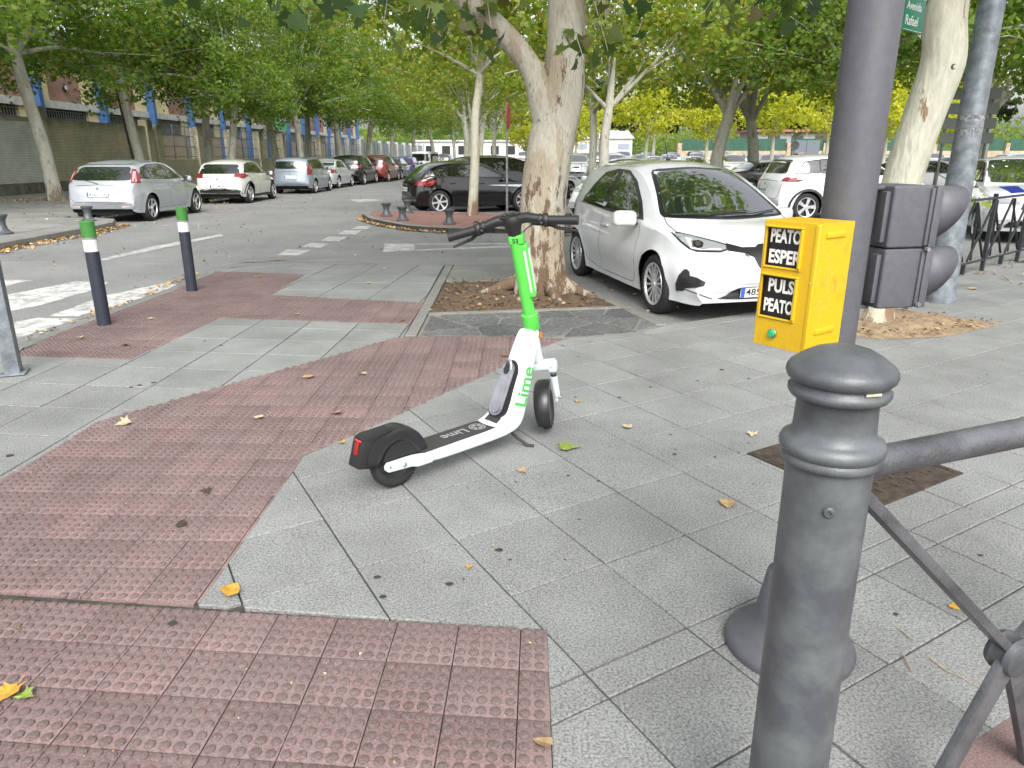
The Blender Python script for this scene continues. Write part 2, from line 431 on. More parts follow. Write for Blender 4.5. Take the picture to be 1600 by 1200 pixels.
# reddish slabs out to the right, by the fence
# --- kerb stones (flush kerb round the corner)
def offset_line(pts, d):
    out = []
    for i, p in enumerate(pts):
        a = Vector(pts[max(i - 1, 0)]); b = Vector(pts[min(i + 1, len(pts) - 1)]); t = (b - a).normalized()
        out.append((p[0] - t.y * d, p[1] + t.x * d))
    return out
def resample(pts, step):
    out = [Vector(pts[0])]; acc = 0
    P = [Vector(p) for p in pts]; L = [0]
    for a_, b_ in zip(P, P[1:]): L.append(L[-1] + (b_ - a_).length)
    n = max(1, round(L[-1] / step)); res = []
    for k in range(n + 1):
        s = L[-1] * k / n; i = max(0, min(len(P) - 2, next((q for q in range(len(L) - 1) if L[q + 1] >= s - 1e-9), len(P) - 2)))
        f = (s - L[i]) / max(1e-9, L[i + 1] - L[i]); res.append(P[i].lerp(P[i + 1], f))
    return res
def kerb(parent, name, pts, width, top, bottom, m, step=.9, side=1, gap=.008, bev=.012):
    P = resample(pts, step); Q = offset_line([tuple(p) for p in P], width * side)
    for k in range(len(P) - 1):
        a_ = P[k]; b_ = P[k + 1]; t = (b_ - a_).normalized() * gap / 2
        quad = [tuple(a_ + t), tuple(b_ - t), tuple(Vector(Q[k + 1]) - t), tuple(Vector(Q[k]) + t)]
        c = (sum(p[0] for p in quad) / 4, sum(p[1] for p in quad) / 4)
        bmk = tile_mesh([(x - c[0], y - c[1]) for x, y in quad], 0, thick=top - bottom, bev=bev)
        o = from_bm(name, bmk, m, parent); o.location = (c[0], c[1], top + random.uniform(-.002, .002))
kerb(pavement, 'kerb_stone', KERB[1:], .12, -.001, -.2, M_kerb, side=-1)
kerb(pavement, 'kerb_stone', BAY, .14, -.0035, -.2, M_kerb, side=-1)

# --- tree pit and flagged surround
pit = empty('tree_pit', kind='structure')
kerb(pit, 'edging_stone', [(-.975, 6.40), (-.985, 10.9)], .105, .004, -.1, M_kerb, side=-1, step=.8, bev=.006)
kerb(pit, 'edging_stone', [(1.50, 6.86), (1.2, 7.93), (.65, 9.56), (.14, 10.98)], .11, .006, -.2, M_conc, side=1, step=.8, bev=.006)
kerb(pit, 'edging_stone', [(-.86, 7.30), (1.28, 7.66)], .085, .010, -.1, M_conc, side=1, step=1.1, bev=.006)
kerb(pit, 'edging_stone', [(-.86, 9.38), (.60, 9.46)], .09, .006, -.1, M_conc, side=1, step=.8, bev=.006)
bm = bmesh.new(); prism(bm, [(-.86, 6.38), (.62, 6.33), (1.2, 6.52), (1.46, 6.86), (1.3, 7.35), (1.19, 7.64), (-.86, 7.29)], -.2, -.006)
prism(bm, [(-.87, 9.48), (.56, 9.56), (.08, 10.93), (-.87, 10.9)], -.2, -.008)
from_bm('mortar_bed', bm, M_conc, pit)
def voronoi(region, seeds, gap):
    out = []
    for i, s in enumerate(seeds):
        cell = [(s[0] - 9, s[1] - 9), (s[0] + 9, s[1] - 9), (s[0] + 9, s[1] + 9), (s[0] - 9, s[1] + 9)]
        for j, q in enumerate(seeds):
            if i == j: continue
            mx, my = (s[0] + q[0]) / 2, (s[1] + q[1]) / 2; d = Vector((q[0] - s[0], q[1] - s[1])).normalized(); t = Vector((-d.y, d.x)) * 20; e = -d * 30
            A = Vector((mx, my)) - t; B = Vector((mx, my)) + t
            cell = clip_poly(cell, ccw([tuple(A), tuple(B), tuple(B + e), tuple(A + e)]))
            if len(cell) < 3: break
        if len(cell) < 3: continue
        c = clip_poly(region, inset_shrink(cell, gap / 2))
        if len(c) >= 3 and abs(area2(c)) > .003: out.append(c)
    return out
rs = random.Random(4)
flag_reg = [(-.83, 6.42), (.60, 6.38), (1.15, 6.57), (1.42, 6.86), (1.27, 7.35), (1.17, 7.61), (-.83, 7.27)]
seeds = [(-.7, 6.8), (-.35, 7.1), (-.05, 6.6), (.12, 7.05), (.35, 6.62), (.55, 6.95), (.45, 7.35), (.85, 6.7), (.9, 7.15), (1.15, 6.95), (1.12, 7.35), (.8, 7.45), (-.55, 6.5), (1.33, 6.9), (.1, 7.32), (.68, 6.5)]
for c in voronoi(flag_reg, seeds, .028):
    cc = (sum(p[0] for p in c) / len(c), sum(p[1] for p in c) / len(c))
    # chip the corners so that the flags look broken, not cut
    q = []
    n = len(c)
    for i in range(n):
        p0 = Vector(c[i - 1]); p1 = Vector(c[i]); p2 = Vector(c[(i + 1) % n]); k = rs.uniform(.05, .16)
        q += [tuple(p1.lerp(p0, k)), tuple(p1.lerp(p2, k))]
    o = from_bm('flagstone', tile_mesh([(x - cc[0], y - cc[1]) for x, y in q], 0, thick=.04, bev=.004), M_slate, pit)
    o.location = (cc[0], cc[1], .002 + rs.uniform(-.003, .003)); o.rotation_euler = (rs.gauss(0, .004), rs.gauss(0, .004), 0)
for c in voronoi([(-.85, 9.50), (.54, 9.58), (.07, 10.9), (-.85, 10.87)], [(-.6, 9.9), (.0, 10.0), (-.5, 10.6), (.1, 10.7)], .02):
    cc = (sum(p[0] for p in c) / len(c), sum(p[1] for p in c) / len(c))
    o = from_bm('flagstone', tile_mesh([(x - cc[0], y - cc[1]) for x, y in c], 0, thick=.03, bev=.004), M_gran2, pit); o.location = (cc[0], cc[1], -.001)

M_soil = mat('bark_soil', (.17, .115, .07), .95, col2=(.075, .05, .032), vscale=22, detail=8, bump=.9, bscale=70)
M_sand = mat('sandy_soil', (.36, .27, .17), .95, col2=(.19, .13, .08), vscale=11, detail=8, bump=.8, bscale=80)
def soil(name, poly, z, m, bump_h=.04, step=.07, cx=None):
    xs = [p[0] for p in poly]; ys = [p[1] for p in poly]; bm = bmesh.new(); grid = {}
    nx = int((max(xs) - min(xs)) / step) + 2; ny = int((max(ys) - min(ys)) / step) + 2
    from mathutils import noise as mn
    cxx = sum(xs) / len(xs); cyy = sum(ys) / len(ys)
    for i in range(nx):
        for j in range(ny):
            x = min(xs) + i * step; y = min(ys) + j * step
            q = clip_poly(poly, [(x, y), (x + step, y), (x + step, y + step), (x, y + step)])
            if len(q) < 3: continue
            vs = []
            for px_, py_ in q:
                k = (round(px_, 4), round(py_, 4))
                if k not in grid:
                    # distance to border pulls the height down to the rim
                    d = min(abs((b_[0] - a_[0]) * (a_[1] - py_) - (a_[0] - px_) * (b_[1] - a_[1])) / math.hypot(b_[0] - a_[0], b_[1] - a_[1]) for a_, b_ in zip(poly, poly[1:] + poly[:1]))
                    h = bump_h * min(1, d / .3) * (.5 + .9 * (mn.noise((px_ * 5, py_ * 5, 1)) + .3) + .35 * mn.noise((px_ * 17, py_ * 17, 3)))
                    grid[k] = bm.verts.new((px_, py_, z + h))
                v = grid[k]
                if v not in vs: vs.append(v)
            if len(vs) >= 3:
                try: bm.faces.new(vs)
                except ValueError: pass
    bmesh.ops.recalc_face_normals(bm, faces=bm.faces)
    for f in bm.faces:
        if f.normal.z < 0: f.normal_flip()
    o = from_bm(name, bm, m, None, smooth=True, angle=80); return tag(o, kind='structure')
pit_poly = [(-.86, 7.39), (1.11, 7.73), (1.08, 8.0), (.55, 9.46), (-.86, 9.37)]
soil('soil_bed', pit_poly, -.012, M_soil, .05)
sp = [(2.95, 6.45), (3.3, 6.25), (3.9, 6.35), (4.75, 6.85), (4.6, 7.05), (4.1, 7.6), (3.5, 7.75), (2.95, 7.35), (2.8, 6.9)]
soil('tree_soil_patch', sp, .003, M_sand, .05)

# --- manhole
mh = empty('manhole_cover', (1.81, 3.545, 0), ua, 'rusty brown rectangular access cover set in the grey paving behind the big bollard', 'manhole cover')
M_rust = mat('rusty_iron', (.10, .075, .055), .75, metal=.35, col2=(.045, .035, .03), vscale=20, detail=7, bump=.6, bscale=90)
bm = bmesh.new(); box(bm, (.67, .71, .02), (0, 0, -.004), bev=.003)
for i in range(9):
    for j in range(9):
        box(bm, (.045, .012, .006), (-.26 + i * .065, -.28 + j * .07, .008), rot=(PI / 2 if (i + j) % 2 else 0) and Matrix.Rotation(PI / 2, 3, 'Z') or Matrix.Identity(3))
lid = from_bm('lid', bm, M_rust, mh)
bm = bmesh.new()
for sx, sy, lx, ly in ((0, .365, .75, .03), (0, -.365, .75, .03), (.36, 0, .03, .70), (-.36, 0, .03, .70)): box(bm, (lx, ly, .024), (sx, sy, -.004), bev=.003)
from_bm('frame', bm, M_rust, mh)

# --- road markings (paint 4 mm above the asphalt)
def paint(pts, m=M_paint, name='road_marking', z=Z_ROAD + .004, ragged=.012, px=True):
    P = [G(x, y, Z_ROAD) for x, y in pts] if px else pts
    out = []
    for i in range(len(P)):
        a_ = Vector(P[i]); b_ = Vector(P[(i + 1) % len(P)]); n = max(1, int((b_ - a_).length / .12)); nn = Vector((-(b_ - a_).y, (b_ - a_).x)).normalized()
        for k in range(n): out.append(a_.lerp(b_, k / n) + nn * (random.uniform(-ragged, ragged) if k else 0))
    bmp = bmesh.new(); f = bmp.faces.new([bmp.verts.new((p.x, p.y, z)) for p in out])
    if f.normal.z < 0: f.normal_flip()
    bmesh.ops.triangulate(bmp, faces=bmp.faces[:])
    bmp.normal_update()
    for f in bmp.faces:
        if f.normal.z < 0: f.normal_flip()
    return tag(from_bm(name, bmp, m), kind='structure')
# lighter patch of road surface near the crossing
paint([(-120, 410), (130, 408), (345, 412), (560, 403), (760, 402), (1000, 402), (980, 440), (860, 440), (700, 414), (400, 407), (330, 420), (233, 465), (100, 515), (0, 548), (-160, 600)], M_asph_l, 'asphalt_patch', z=Z_ROAD + .0025, ragged=.03)
# zebra bars
paint([(-60, 456), (-60, 437), (53, 438), (33, 441), (0, 450)], M_paint)
paint([(8, 487), (0, 463), (120, 440), (170, 441), (150, 452), (60, 478), (12, 487)], M_paint)
paint([(75, 495), (165, 462), (255, 443), (278, 445), (245, 458), (185, 478), (120, 495)], M_paint)
paint([(-80, 545), (-60, 512), (18, 505), (60, 497), (122, 498), (80, 512), (24, 530), (0, 542)], M_paint)
# broken line across the side street mouth
for q in ([(433, 399), (448, 390), (486, 391), (467, 399.5)], [(470, 386), (485, 380), (514, 381), (500, 387.5)], [(502, 376.5), (514, 370), (543, 370.5), (529, 377.5)], [(528, 366), (538, 360.5), (565, 360), (556, 366.5)], [(548, 358), (560, 353.5), (580, 353), (572, 358.5)]):
    paint(q, M_paint_worn, ragged=.012)
paint([(598, 394), (601, 381), (647, 381), (648, 392)], M_paint_worn)
paint([(648, 382.5), (648, 381), (830, 380), (830, 382)], M_paint_worn, ragged=.01)
paint([(648, 392), (648, 390.5), (800, 383.5), (830, 383), (830, 385.5)], M_paint_worn, ragged=.01)
paint([(160, 408), (157, 405), (235, 386), (320, 371), (345, 366), (350, 369), (300, 378), (240, 391)], M_paint_worn, ragged=.015)
paint([(560, 316), (545, 312), (580, 311), (600, 313)], M_paint_worn, ragged=.02)
# =================================================================== STREET FURNITURE
def M3(ax, ang): return Matrix.Rotation(ang, 3, ax)
M_iron_w = mat('cast_iron_worn', (.165, .185, .188), .40, metal=.12, col2=(.078, .084, .092), vscale=5.5, detail=10, thr=(.44, .74), bump=.10, bscale=260)
# dirt / chalky wear lives in the ramp: dark grey paint with chalky greenish patches
M_pole = mat('pole_paint', (.094, .095, .108), .5, var=.08, vscale=40, bump=.12, bscale=420)
M_pole_l = mat('bar_worn_paint', (.13, .135, .145), .36, metal=.25, col2=(.055, .057, .062), vscale=7, detail=8, thr=(.35, .6), bump=.25, bscale=150)

# ---- big cast-iron bollard railing in the foreground
BX, BY = .603, 1.25
ang = rad(20.5); rl = empty('railing', (BX, BY, 0), ang, 'dark grey cast iron bollard with domed cap carrying a pipe rail and diagonal brace', 'railing')
rl.rotation_euler = (0, rad(-.55), ang)
prof = [(.112, 0), (.112, .02), (.105, .035), (.084, .05), (.079, .07), (.0765, .98), (.078, 1.024), (.086, 1.028), (.0895, 1.036), (.0875, 1.043), (.086, 1.046), (.0915, 1.052), (.0935, 1.061), (.0905, 1.070), (.082, 1.076), (.0738, 1.081), (.0718, 1.10), (.0700, 1.148), (.074, 1.152), (.0835, 1.155), (.088, 1.162), (.088, 1.169), (.084, 1.174), (.0815, 1.177), (.0815, 1.182), (.086, 1.184), (.0915, 1.189), (.0945, 1.197), (.0935, 1.205), (.089, 1.212), (.080, 1.2185), (.068, 1.228), (.050, 1.238), (.028, 1.245), (0, 1.2475)]
bm = bmesh.new(); lathe(bm, prof, 56); bmesh.ops.remove_doubles(bm, verts=bm.verts, dist=1e-5)
post = from_bm('post', bm, M_iron_w, rl, smooth=True, angle=60)
bm = bmesh.new(); lathe(bm, [(.0105, 0), (.0105, .003), (.008, .0055), (.0045, .0055), (.004, .003), (0, .003)], 16, mat3=M3('Z', rad(-128)) @ M3('Y', PI / 2), loc=(.0765 * math.cos(rad(-128)), .0765 * math.sin(rad(-128)), .955))
o = from_bm('bolt', bm, M_iron, post, smooth=True)
bm = bmesh.new(); box(bm, (.030, .004, .005), (0, 0, 0), bev=.001, seg=1); o = from_bm('paint_chip', bm, mat('chipped_cream', (.5, .45, .33), .8), post); o.location = (.084 * math.cos(rad(-95)), .084 * math.sin(rad(-95)), 1.180); o.rotation_euler = (0, 0, rad(-10))
post2 = copy_tree(post, rl); post2.location = (1.30, 0, 0)
bm = bmesh.new(); tube(bm, [(.06, 0, 1.003), (.10, 0, 1.004), (1.24, 0, 1.01)], .0295, 24)
box(bm, (1.1, .012, .012), (.65, 0, .977), bev=.002)
from_bm('top_rail', bm, M_pole_l, rl, smooth=True)
def bar(bm, a, b, w_, t_, bev=.004):
    a = Vector(a); b = Vector(b); d = b - a; L_ = d.length; q = d.to_track_quat('X', 'Y')
    vs = box(bm, (L_, t_, w_), (0, 0, 0), bev=bev); bmesh.ops.rotate(bm, cent=(0, 0, 0), matrix=q.to_matrix(), verts=vs); bmesh.ops.translate(bm, vec=(a + b) / 2, verts=vs)
for a_, b_, w_, t_ in (((.055, 0, .975), (.665, 0, .40), .038, .024), ((1.245, 0, .975), (.64, 0, .40), .038, .024), ((.645, -.01, .43), (.44, -.01, 0), .022, .058), ((.66, .01, .43), (.86, .01, 0), .022, .058)):
    bm = bmesh.new(); bar(bm, a_, b_, w_, t_); from_bm('brace', bm, M_pole_l, rl, smooth=True)
bm = bmesh.new(); lathe(bm, [(0, -.04), (.03, -.04), (.046, -.032), (.052, -.018), (.048, -.012), (.048, .012), (.052, .018), (.046, .032), (.03, .04), (0, .04)], 28, axis='Y', loc=(.65, 0, .41)); from_bm('boss', bm, M_iron, rl, smooth=True)

# ---- traffic light column
PX, PY = .927, 2.05
tp = empty('traffic_light', (PX, PY, 0), 0, 'dark grey traffic light column with low repeater head and flared base behind the big bollard', 'traffic light')
bm = bmesh.new(); lathe(bm, [(.070, .02), (.068, 1.0), (.066, 3.6)], 40); from_bm('pole', bm, M_pole, tp, smooth=True)
bm = bmesh.new(); lathe(bm, [(.205, 0), (.208, .012), (.203, .03), (.188, .045), (.165, .055), (.158, .066), (.140, .078), (.128, .095), (.116, .13), (.094, .27), (.088, .275), (.072, .272)], 44); from_bm('base', bm, M_pole, tp, smooth=True, angle=50)
# repeater head, facing away to the right
hd = empty('signal_head', (.190, .10, .095), rad(12)); hd.parent = tp; hd.scale = (.925, .925, .925)
def hood(bm, r, L0, z, y0=0, x0=.0, n=22):
    """visor: tube open below, cut back towards the bottom"""
    ring0 = []; ring1 = []
    for i in range(n + 1):
        a_ = PI * 1.62 * (i / n - .5); s = math.cos(a_ / 1.62 * 1.0)
        y = r * math.sin(a_); zz = r * math.cos(a_); L_ = .012 + L0 * max(0, (zz / r + 1) / 2) ** .8
        ring0.append(bm.verts.new((x0, y0 + y * 1.02, z + zz * 1.02))); ring1.append(bm.verts.new((x0 + L_, y0 + y, z + zz * .97)))
    for i in range(n): bm.faces.new((ring0[i], ring0[i + 1], ring1[i + 1], ring1[i]))
for k, zc in enumerate((1.415, 1.228)):
    bm = bmesh.new(); box(bm, (.135, .19, .184), (-.028, 0, zc), bev=.010, seg=3)
    sec = from_bm('housing', bm, M_pole, hd, smooth=True)
    bm = bmesh.new(); box(bm, (.026, .212, .182), (.053, 0, zc), bev=.006)
    box(bm, (.012, .205, .17), (.033, 0, zc), bev=.003); from_bm('door', bm, M_pole, hd, smooth=True)
    bm = bmesh.new(); hood(bm, .086, .135, zc - .002, x0=.066)
    o = from_bm('visor', bm, M_pole, hd, smooth=True); sm = o.modifiers.new('s', 'SOLIDIFY'); sm.thickness = .0035
    bm = bmesh.new(); lathe(bm, [(0, .012), (.04, .009), (.078, 0)], 24, axis='X', loc=(.068, 0, zc)); from_bm('lens', bm, mat('dark_lens', (.03, .02, .02), .1), hd, smooth=True)
    bm = bmesh.new(); box(bm, (.016, .03, .15), (-.103, -.065, zc), bev=.003); box(bm, (.016, .03, .15), (-.103, .065, zc), bev=.003); from_bm('back_rib', bm, M_pole, hd, smooth=True)
bm = bmesh.new(); 
for zc in (1.32, 1.15): lathe(bm, [(0, 0), (.006, 0), (.007, .01), (.004, .014), (0, .014)], 10, axis='Y', loc=(.035, -.118, zc))
from_bm('latch', bm, M_alu, hd, smooth=True)
bm = bmesh.new(); box(bm, (.10, .06, .012), (-.14, -.02, 1.50), bev=.003); box(bm, (.10, .06, .012), (-.14, -.02, 1.135), bev=.003); from_bm('bracket', bm, M_pole, hd)
# ---- yellow push-button box
M_yel = mat('yellow_paint', (.62, .39, .010), .45, col2=(.48, .29, .02), vscale=16, detail=8, thr=(.28, .42), bump=.12, bscale=140, coat=.15)
M_yel_in = mat('yellow_inner', (.78, .36, .01), .5, var=.1)  # more orange yellow for the window reveals
fx = Vector((.574, -.819, 0)); sx_ = Vector((.819, .574, 0))   # along the front (left to right), along the side (to the back)
FL = Vector((.673, 1.961, 0))
yb = empty('pedestrian_button_box', FL, math.atan2(fx.y, fx.x), 'yellow pedestrian push button box with black lettered windows and a green button', 'button box')
Wd, Dp, Z0, Z1 = .160, .155, 1.070, 1.406
bm = bmesh.new()   # shell: sides, back, top, bottom ; local x = along front, local y = into the box
box(bm, (.003, Dp - .004, Z1 - Z0), (.0015, Dp / 2 + .002, (Z0 + Z1) / 2))
box(bm, (.003, Dp - .004, Z1 - Z0), (Wd - .0015, Dp / 2 + .002, (Z0 + Z1) / 2))
box(bm, (Wd - .0062, .003, Z1 - Z0 - .008), (Wd / 2, Dp - .003, (Z0 + Z1) / 2))
box(bm, (Wd - .0062, Dp - .006, .003), (Wd / 2, Dp / 2, Z1 - .0018)); box(bm, (Wd - .0062, Dp - .006, .003), (Wd / 2, Dp / 2, Z0 + .0018))
box(bm, (.014, .012, Z1 - Z0 - .004), (Wd - .004, .004, (Z0 + Z1) / 2), bev=.005, seg=3)   # rolled front corner
from_bm('case', bm, M_yel, yb, smooth=True)
bm = bmesh.new()
xl, xr = .010, .112; zt1, zt0, zb1, zb0 = 1.388, 1.288, 1.262, 1.152
def plate(x0, x1, z0, z1, th=.004, y=0., bev=.001): box(bm, (x1 - x0, th, z1 - z0), ((x0 + x1) / 2, y + th / 2, (z0 + z1) / 2), bev=bev, seg=1)
plate(0, xl, Z0, Z1); plate(xr, Wd - .008, Z0, Z1); plate(xl, xr, zt1, Z1); plate(xl, xr, zb1, zt0); plate(xl, xr, Z0, zb0)
from_bm('front_plate', bm, M_yel, yb, smooth=False)
for (z0, z1) in ((zt0, zt1), (zb0, zb1)):
    bm = bmesh.new(); e = .009
    plate(xl - .003, xr + e, z1, z1 + .006, .012, -.008, .002); plate(xl - .003, xr + e, z0 - .006, z0, .008, -.004, .002); plate(xr, xr + e, z0, z1, .012, -.008, .002); plate(xl - .005, xl, z0, z1, .006, -.002, .001)
    from_bm('window_rim', bm, M_yel, yb, smooth=True)
    bm = bmesh.new(); plate(.0031, .0035 + .002, z0 - .008, z1 + .006, .0060, .0042, 0); from_bm('window_reveal', bm, M_yel_in, yb)
    bm = bmesh.new(); plate(.004, Wd - .005, z0 - .008, z1 + .008, .003, .0105, 0); pn = from_bm('sign_panel', bm, mat('sign_black', (.012, .012, .014), .35), yb)
    M_let = mat('white_lettering', (.86, .85, .80), .5)
    lines = ('PEATON', 'ESPERE') if z0 > 1.25 else ('PULSE', 'PEATON')
    for i, s in enumerate(lines):
        me = text_mesh(s, .048, .0004, .0016)
        xs = [v.co.x for v in me.vertices]; sx = .113 / (max(xs) - min(xs)) if s != 'PULSE' else .096 / (max(xs) - min(xs))
        me.materials.clear(); me.materials.append(M_let)
        o = mesh_obj('lettering', me, pn)
        x0 = .0155 if (s != 'PULSE') else .024
        o.matrix_local = Matrix.Translation((x0 - min(xs) * sx, .0097, (z1 + z0) / 2 + (.012 if i == 0 else -.042))) @ Matrix.Rotation(PI / 2, 4, 'X') @ Matrix.Diagonal((sx, 1, 1, 1))
bm = bmesh.new(); lathe(bm, [(0, 0), (.013, 0), (.0132, .005), (.0115, .006), (.0105, .002)], 28, mat3=M3('X', PI / 2), loc=(.060, 0, 1.108)); bt = from_bm('button_collar', bm, M_chrome, yb, smooth=True)
bm = bmesh.new(); lathe(bm, [(.0102, 0), (.0102, .0085), (.0088, .0100), (0, .0104)], 28, mat3=M3('X', PI / 2), loc=(.060, 0, 1.108)); from_bm('button', bm, mat('green_button', (.03, .42, .16), .4), yb, smooth=True)
for z in (1.375, 1.125):
    bm = bmesh.new(); box(bm, (.007, .085, .014), (Wd + .001, .075, z), rot=None, bev=.003); o = from_bm('side_louvre', bm, M_yel, yb, smooth=True)
# scratched tag on the side
me = bpy.data.curves.new('scratch', 'CURVE')
bm = bmesh.new(); rr = random.Random(3)
for s in range(9):
    pts = []; x0 = rr.uniform(.03, .09); z0 = rr.uniform(1.18, 1.30)
    for k in range(12):
        tt = k / 11; pts.append((Wd + .0003, x0 + .05 * tt * math.cos(s * 1.3) + .012 * math.sin(tt * 9 + s), z0 + .06 * tt * math.sin(s * 1.7 + .6) + .01 * math.cos(tt * 7 + s * 2)))
    for a_, b_ in zip(pts, pts[1:]):
        a_ = Vector(a_); b_ = Vector(b_); d = (b_ - a_).normalized(); nn = Vector((0, -d.z, d.y)) * .0005
        bm.faces.new([bm.verts.new(q) for q in (a_ - nn, b_ - nn, b_ + nn, a_ + nn)])
from_bm('scratched_tag', bm, mat('scratch_pale', (.70, .50, .14), .6), yb)
bm = bmesh.new(); box(bm, (.05, .05, .04), (Wd / 2 + .03, Dp + .018, 1.36)); box(bm, (.05, .05, .04), (Wd / 2 + .03, Dp + .018, 1.12)); from_bm('mount', bm, M_pole, yb)

# ---- galvanised lamp post with the street-name plate
LX, LY = 4.80, 8.05
lp = empty('lamp_post', (LX, LY, 0), 0, 'thick galvanised steel lamp post standing behind the leaning tree on the right', 'lamp post')
bm = bmesh.new(); lathe(bm, [(.185, 0), (.185, .02), (.165, .022), (.150, .5), (.128, 1.6), (.122, 3.0), (.10, 7.0)], 32); from_bm('pole', bm, M_galv, lp, smooth=True)
bm = bmesh.new()
for z, h_ in ((1.74, .10), (1.9, .06)): lathe(bm, [(.1275, z), (.1275, z + h_)], 24, cap=False)
from_bm('peeled_sticker', bm, mat('sticker_remains', (.34, .34, .34), .8, col2=(.12, .13, .14), vscale=30, thr=(.45, .55)), lp, smooth=True)
M_sgreen = mat('sign_green', (.015, .22, .12), .4)
sg = empty('street_name_sign', (3.885, 7.95, 2.76), rad(40), 'green street name plate with white lettering reading Avenida Rafael, beside the leaning tree', 'street sign')
bm = bmesh.new(); box(bm, (.46, .02, .32), (.23, 0, .16), bev=.006); pl_ = from_bm('plate', bm, M_sgreen, sg, smooth=True)
bm = bmesh.new()
for q in ((.45, .004, .23, .31), (.45, .004, .23, .01)): box(bm, (q[0], .002, q[1]), (q[2], -.0112, q[3]))
from_bm('border', bm, M_let, pl_)
text_obj('lettering', 'Avenida', .105, M_let, pl_, Matrix.Translation((.03, -.0112, .195)) @ Matrix.Rotation(PI / 2, 4, 'X'), extrude=.0006, bold=.001)
text_obj('lettering', 'Rafael', .125, M_let, pl_, Matrix.Translation((.03, -.0112, .055)) @ Matrix.Rotation(PI / 2, 4, 'X'), extrude=.0006, bold=.001)
bm = bmesh.new(); box(bm, (.50, .03, .03), (.70, .03, .25)); box(bm, (.50, .03, .03), (.70, .03, .07)); from_bm('bracket', bm, M_galv, sg)
bm = bmesh.new(); box(bm, (.10, .02, .12), (0, 0, 0), bev=.004); o = from_bm('small_sign', bm, mat('sign_white', (.75, .75, .73), .5)); o.location = (3.84, 8.05, 2.93); tag(o, 'small white plate beside the left end of the green street name sign', 'sign')
# ---- left galvanised square post
bm = bmesh.new(); box(bm, (.10, .10, 2.4), (0, 0, 1.2), bev=.006); box(bm, (.17, .17, .012), (0, 0, .012), bev=.003)
o = from_bm('sign_post', bm, M_galv, None, smooth=True); o.location = (-3.735, 5.20, 0); o.rotation_euler = (0, 0, rad(20)); tag(o, 'square galvanised steel post at the left edge beside the tactile kerb paving', 'post')

# ---- two kerb bollards
M_bnavy = mat('bollard_navy', (.022, .027, .042), .6, bump=.15, var=.12, vscale=8); M_bgreen = mat('bollard_green', (.045, .20, .035), .55, var=.12, vscale=10); M_bwhite = mat('bollard_white', (.72, .73, .74), .45, var=.05)
def flex_bollard(x, y, lab, tilt=(0, 0)):
    e = empty('bollard', (x, y, 0), 0, lab, 'bollard', 'green topped kerb bollards')
    e.rotation_euler = (tilt[0], tilt[1], 0)
    r = .061
    for nm, z0, z1, m, dr in (('shaft', .0, .705, M_bnavy, 0), ('white_band', .7055, .815, M_bwhite, .0008), ('collar', .8155, .838, mat('bollard_grey', (.25, .26, .24), .5), -.002), ('green_cap', .8385, .985, M_bgreen, .001)):
        bm = bmesh.new(); p_ = [(r + dr, z0), (r + dr, z1)]
        if nm == 'green_cap': p_ = [(r + dr, z0), (r + dr, z1 - .008), (r - .006, z1), (0, z1 + .002)]
        lathe(bm, p_, 28); from_bm(nm, bm, m, e, smooth=True)
    return e
flex_bollard(-3.94, 6.84, 'nearer navy bollard with green top and white band on the red kerb paving')
flex_bollard(-3.86, 8.66, 'farther navy bollard with green top and white band beside the street kerb')
# ---- low spool-shaped bollards
def spool(x, y, z, s, lab, grp):
    bm = bmesh.new(); lathe(bm, [(.165, 0), (.165, .02), (.13, .045), (.095, .09), (.078, .16), (.078, .20), (.092, .26), (.12, .30), (.128, .315), (.128, .335), (.11, .345), (0, .348)], 28)
    bmesh.ops.scale(bm, vec=(s, s, s), verts=bm.verts)
    o = from_bm('spool_bollard', bm, M_iron, None, smooth=True); o.location = (x, y, z); return tag(o, lab, 'bollard', grp)
spool(-10.05, 14.5, Z_LEFT, 1.1, 'dark spool shaped bollard on the left pavement at the picture edge', 'spool bollards on the left pavement')
spool(-9.97, 17.4, Z_LEFT, 1.0, 'dark spool shaped bollard on the left pavement behind the silver hatchback', 'spool bollards on the left pavement')
ISL_Z = .06
for (x, y), lab in zip(((-3.22, 19.0), (-2.62, 17.7), (-2.83, 20.1), (-1.42, 16.75)), ('spool bollard farthest left on the tip of the red brick island', 'middle spool bollard in front on the red brick island', 'small spool bollard beside the rear of the black hatchback', 'spool bollard on the brick island nearest the slim tree')):
    spool(x, y, ISL_Z, .98, lab, 'spool bollards on the brick island')
o = spool(1.12, 15.4, ISL_Z, 1.0, 'spool bollard between the big plane tree and the white hatchback', 'spool bollards on the brick island')
# =================================================================== E-SCOOTER
M_lime = mat('lime_green', (.10, .58, .075), .42, coat=.2, var=.03, vscale=12)
M_swhite = mat('scooter_white', (.60, .68, .69), .38, coat=.25, var=.03, vscale=25, bump=.03, bscale=200)
M_grip = mat('grip_tape', (.055, .055, .055), .95, var=.5, vscale=260, bump=.9, bscale=420)
M_txt = mat('lime_letter', (.07, .42, .07), .6)
M_gtxt = mat('grey_letter', (.33, .33, .34), .6)
M_batt = mat('battery_grey', (.30, .31, .34), .35, metal=.45, var=.2, vscale=9)
sc = empty('electric_scooter', (-.61, 3.25, 0), math.atan2(.79, .82), 'white and lime green rental electric scooter parked on its stand on the grey paving', 'scooter')
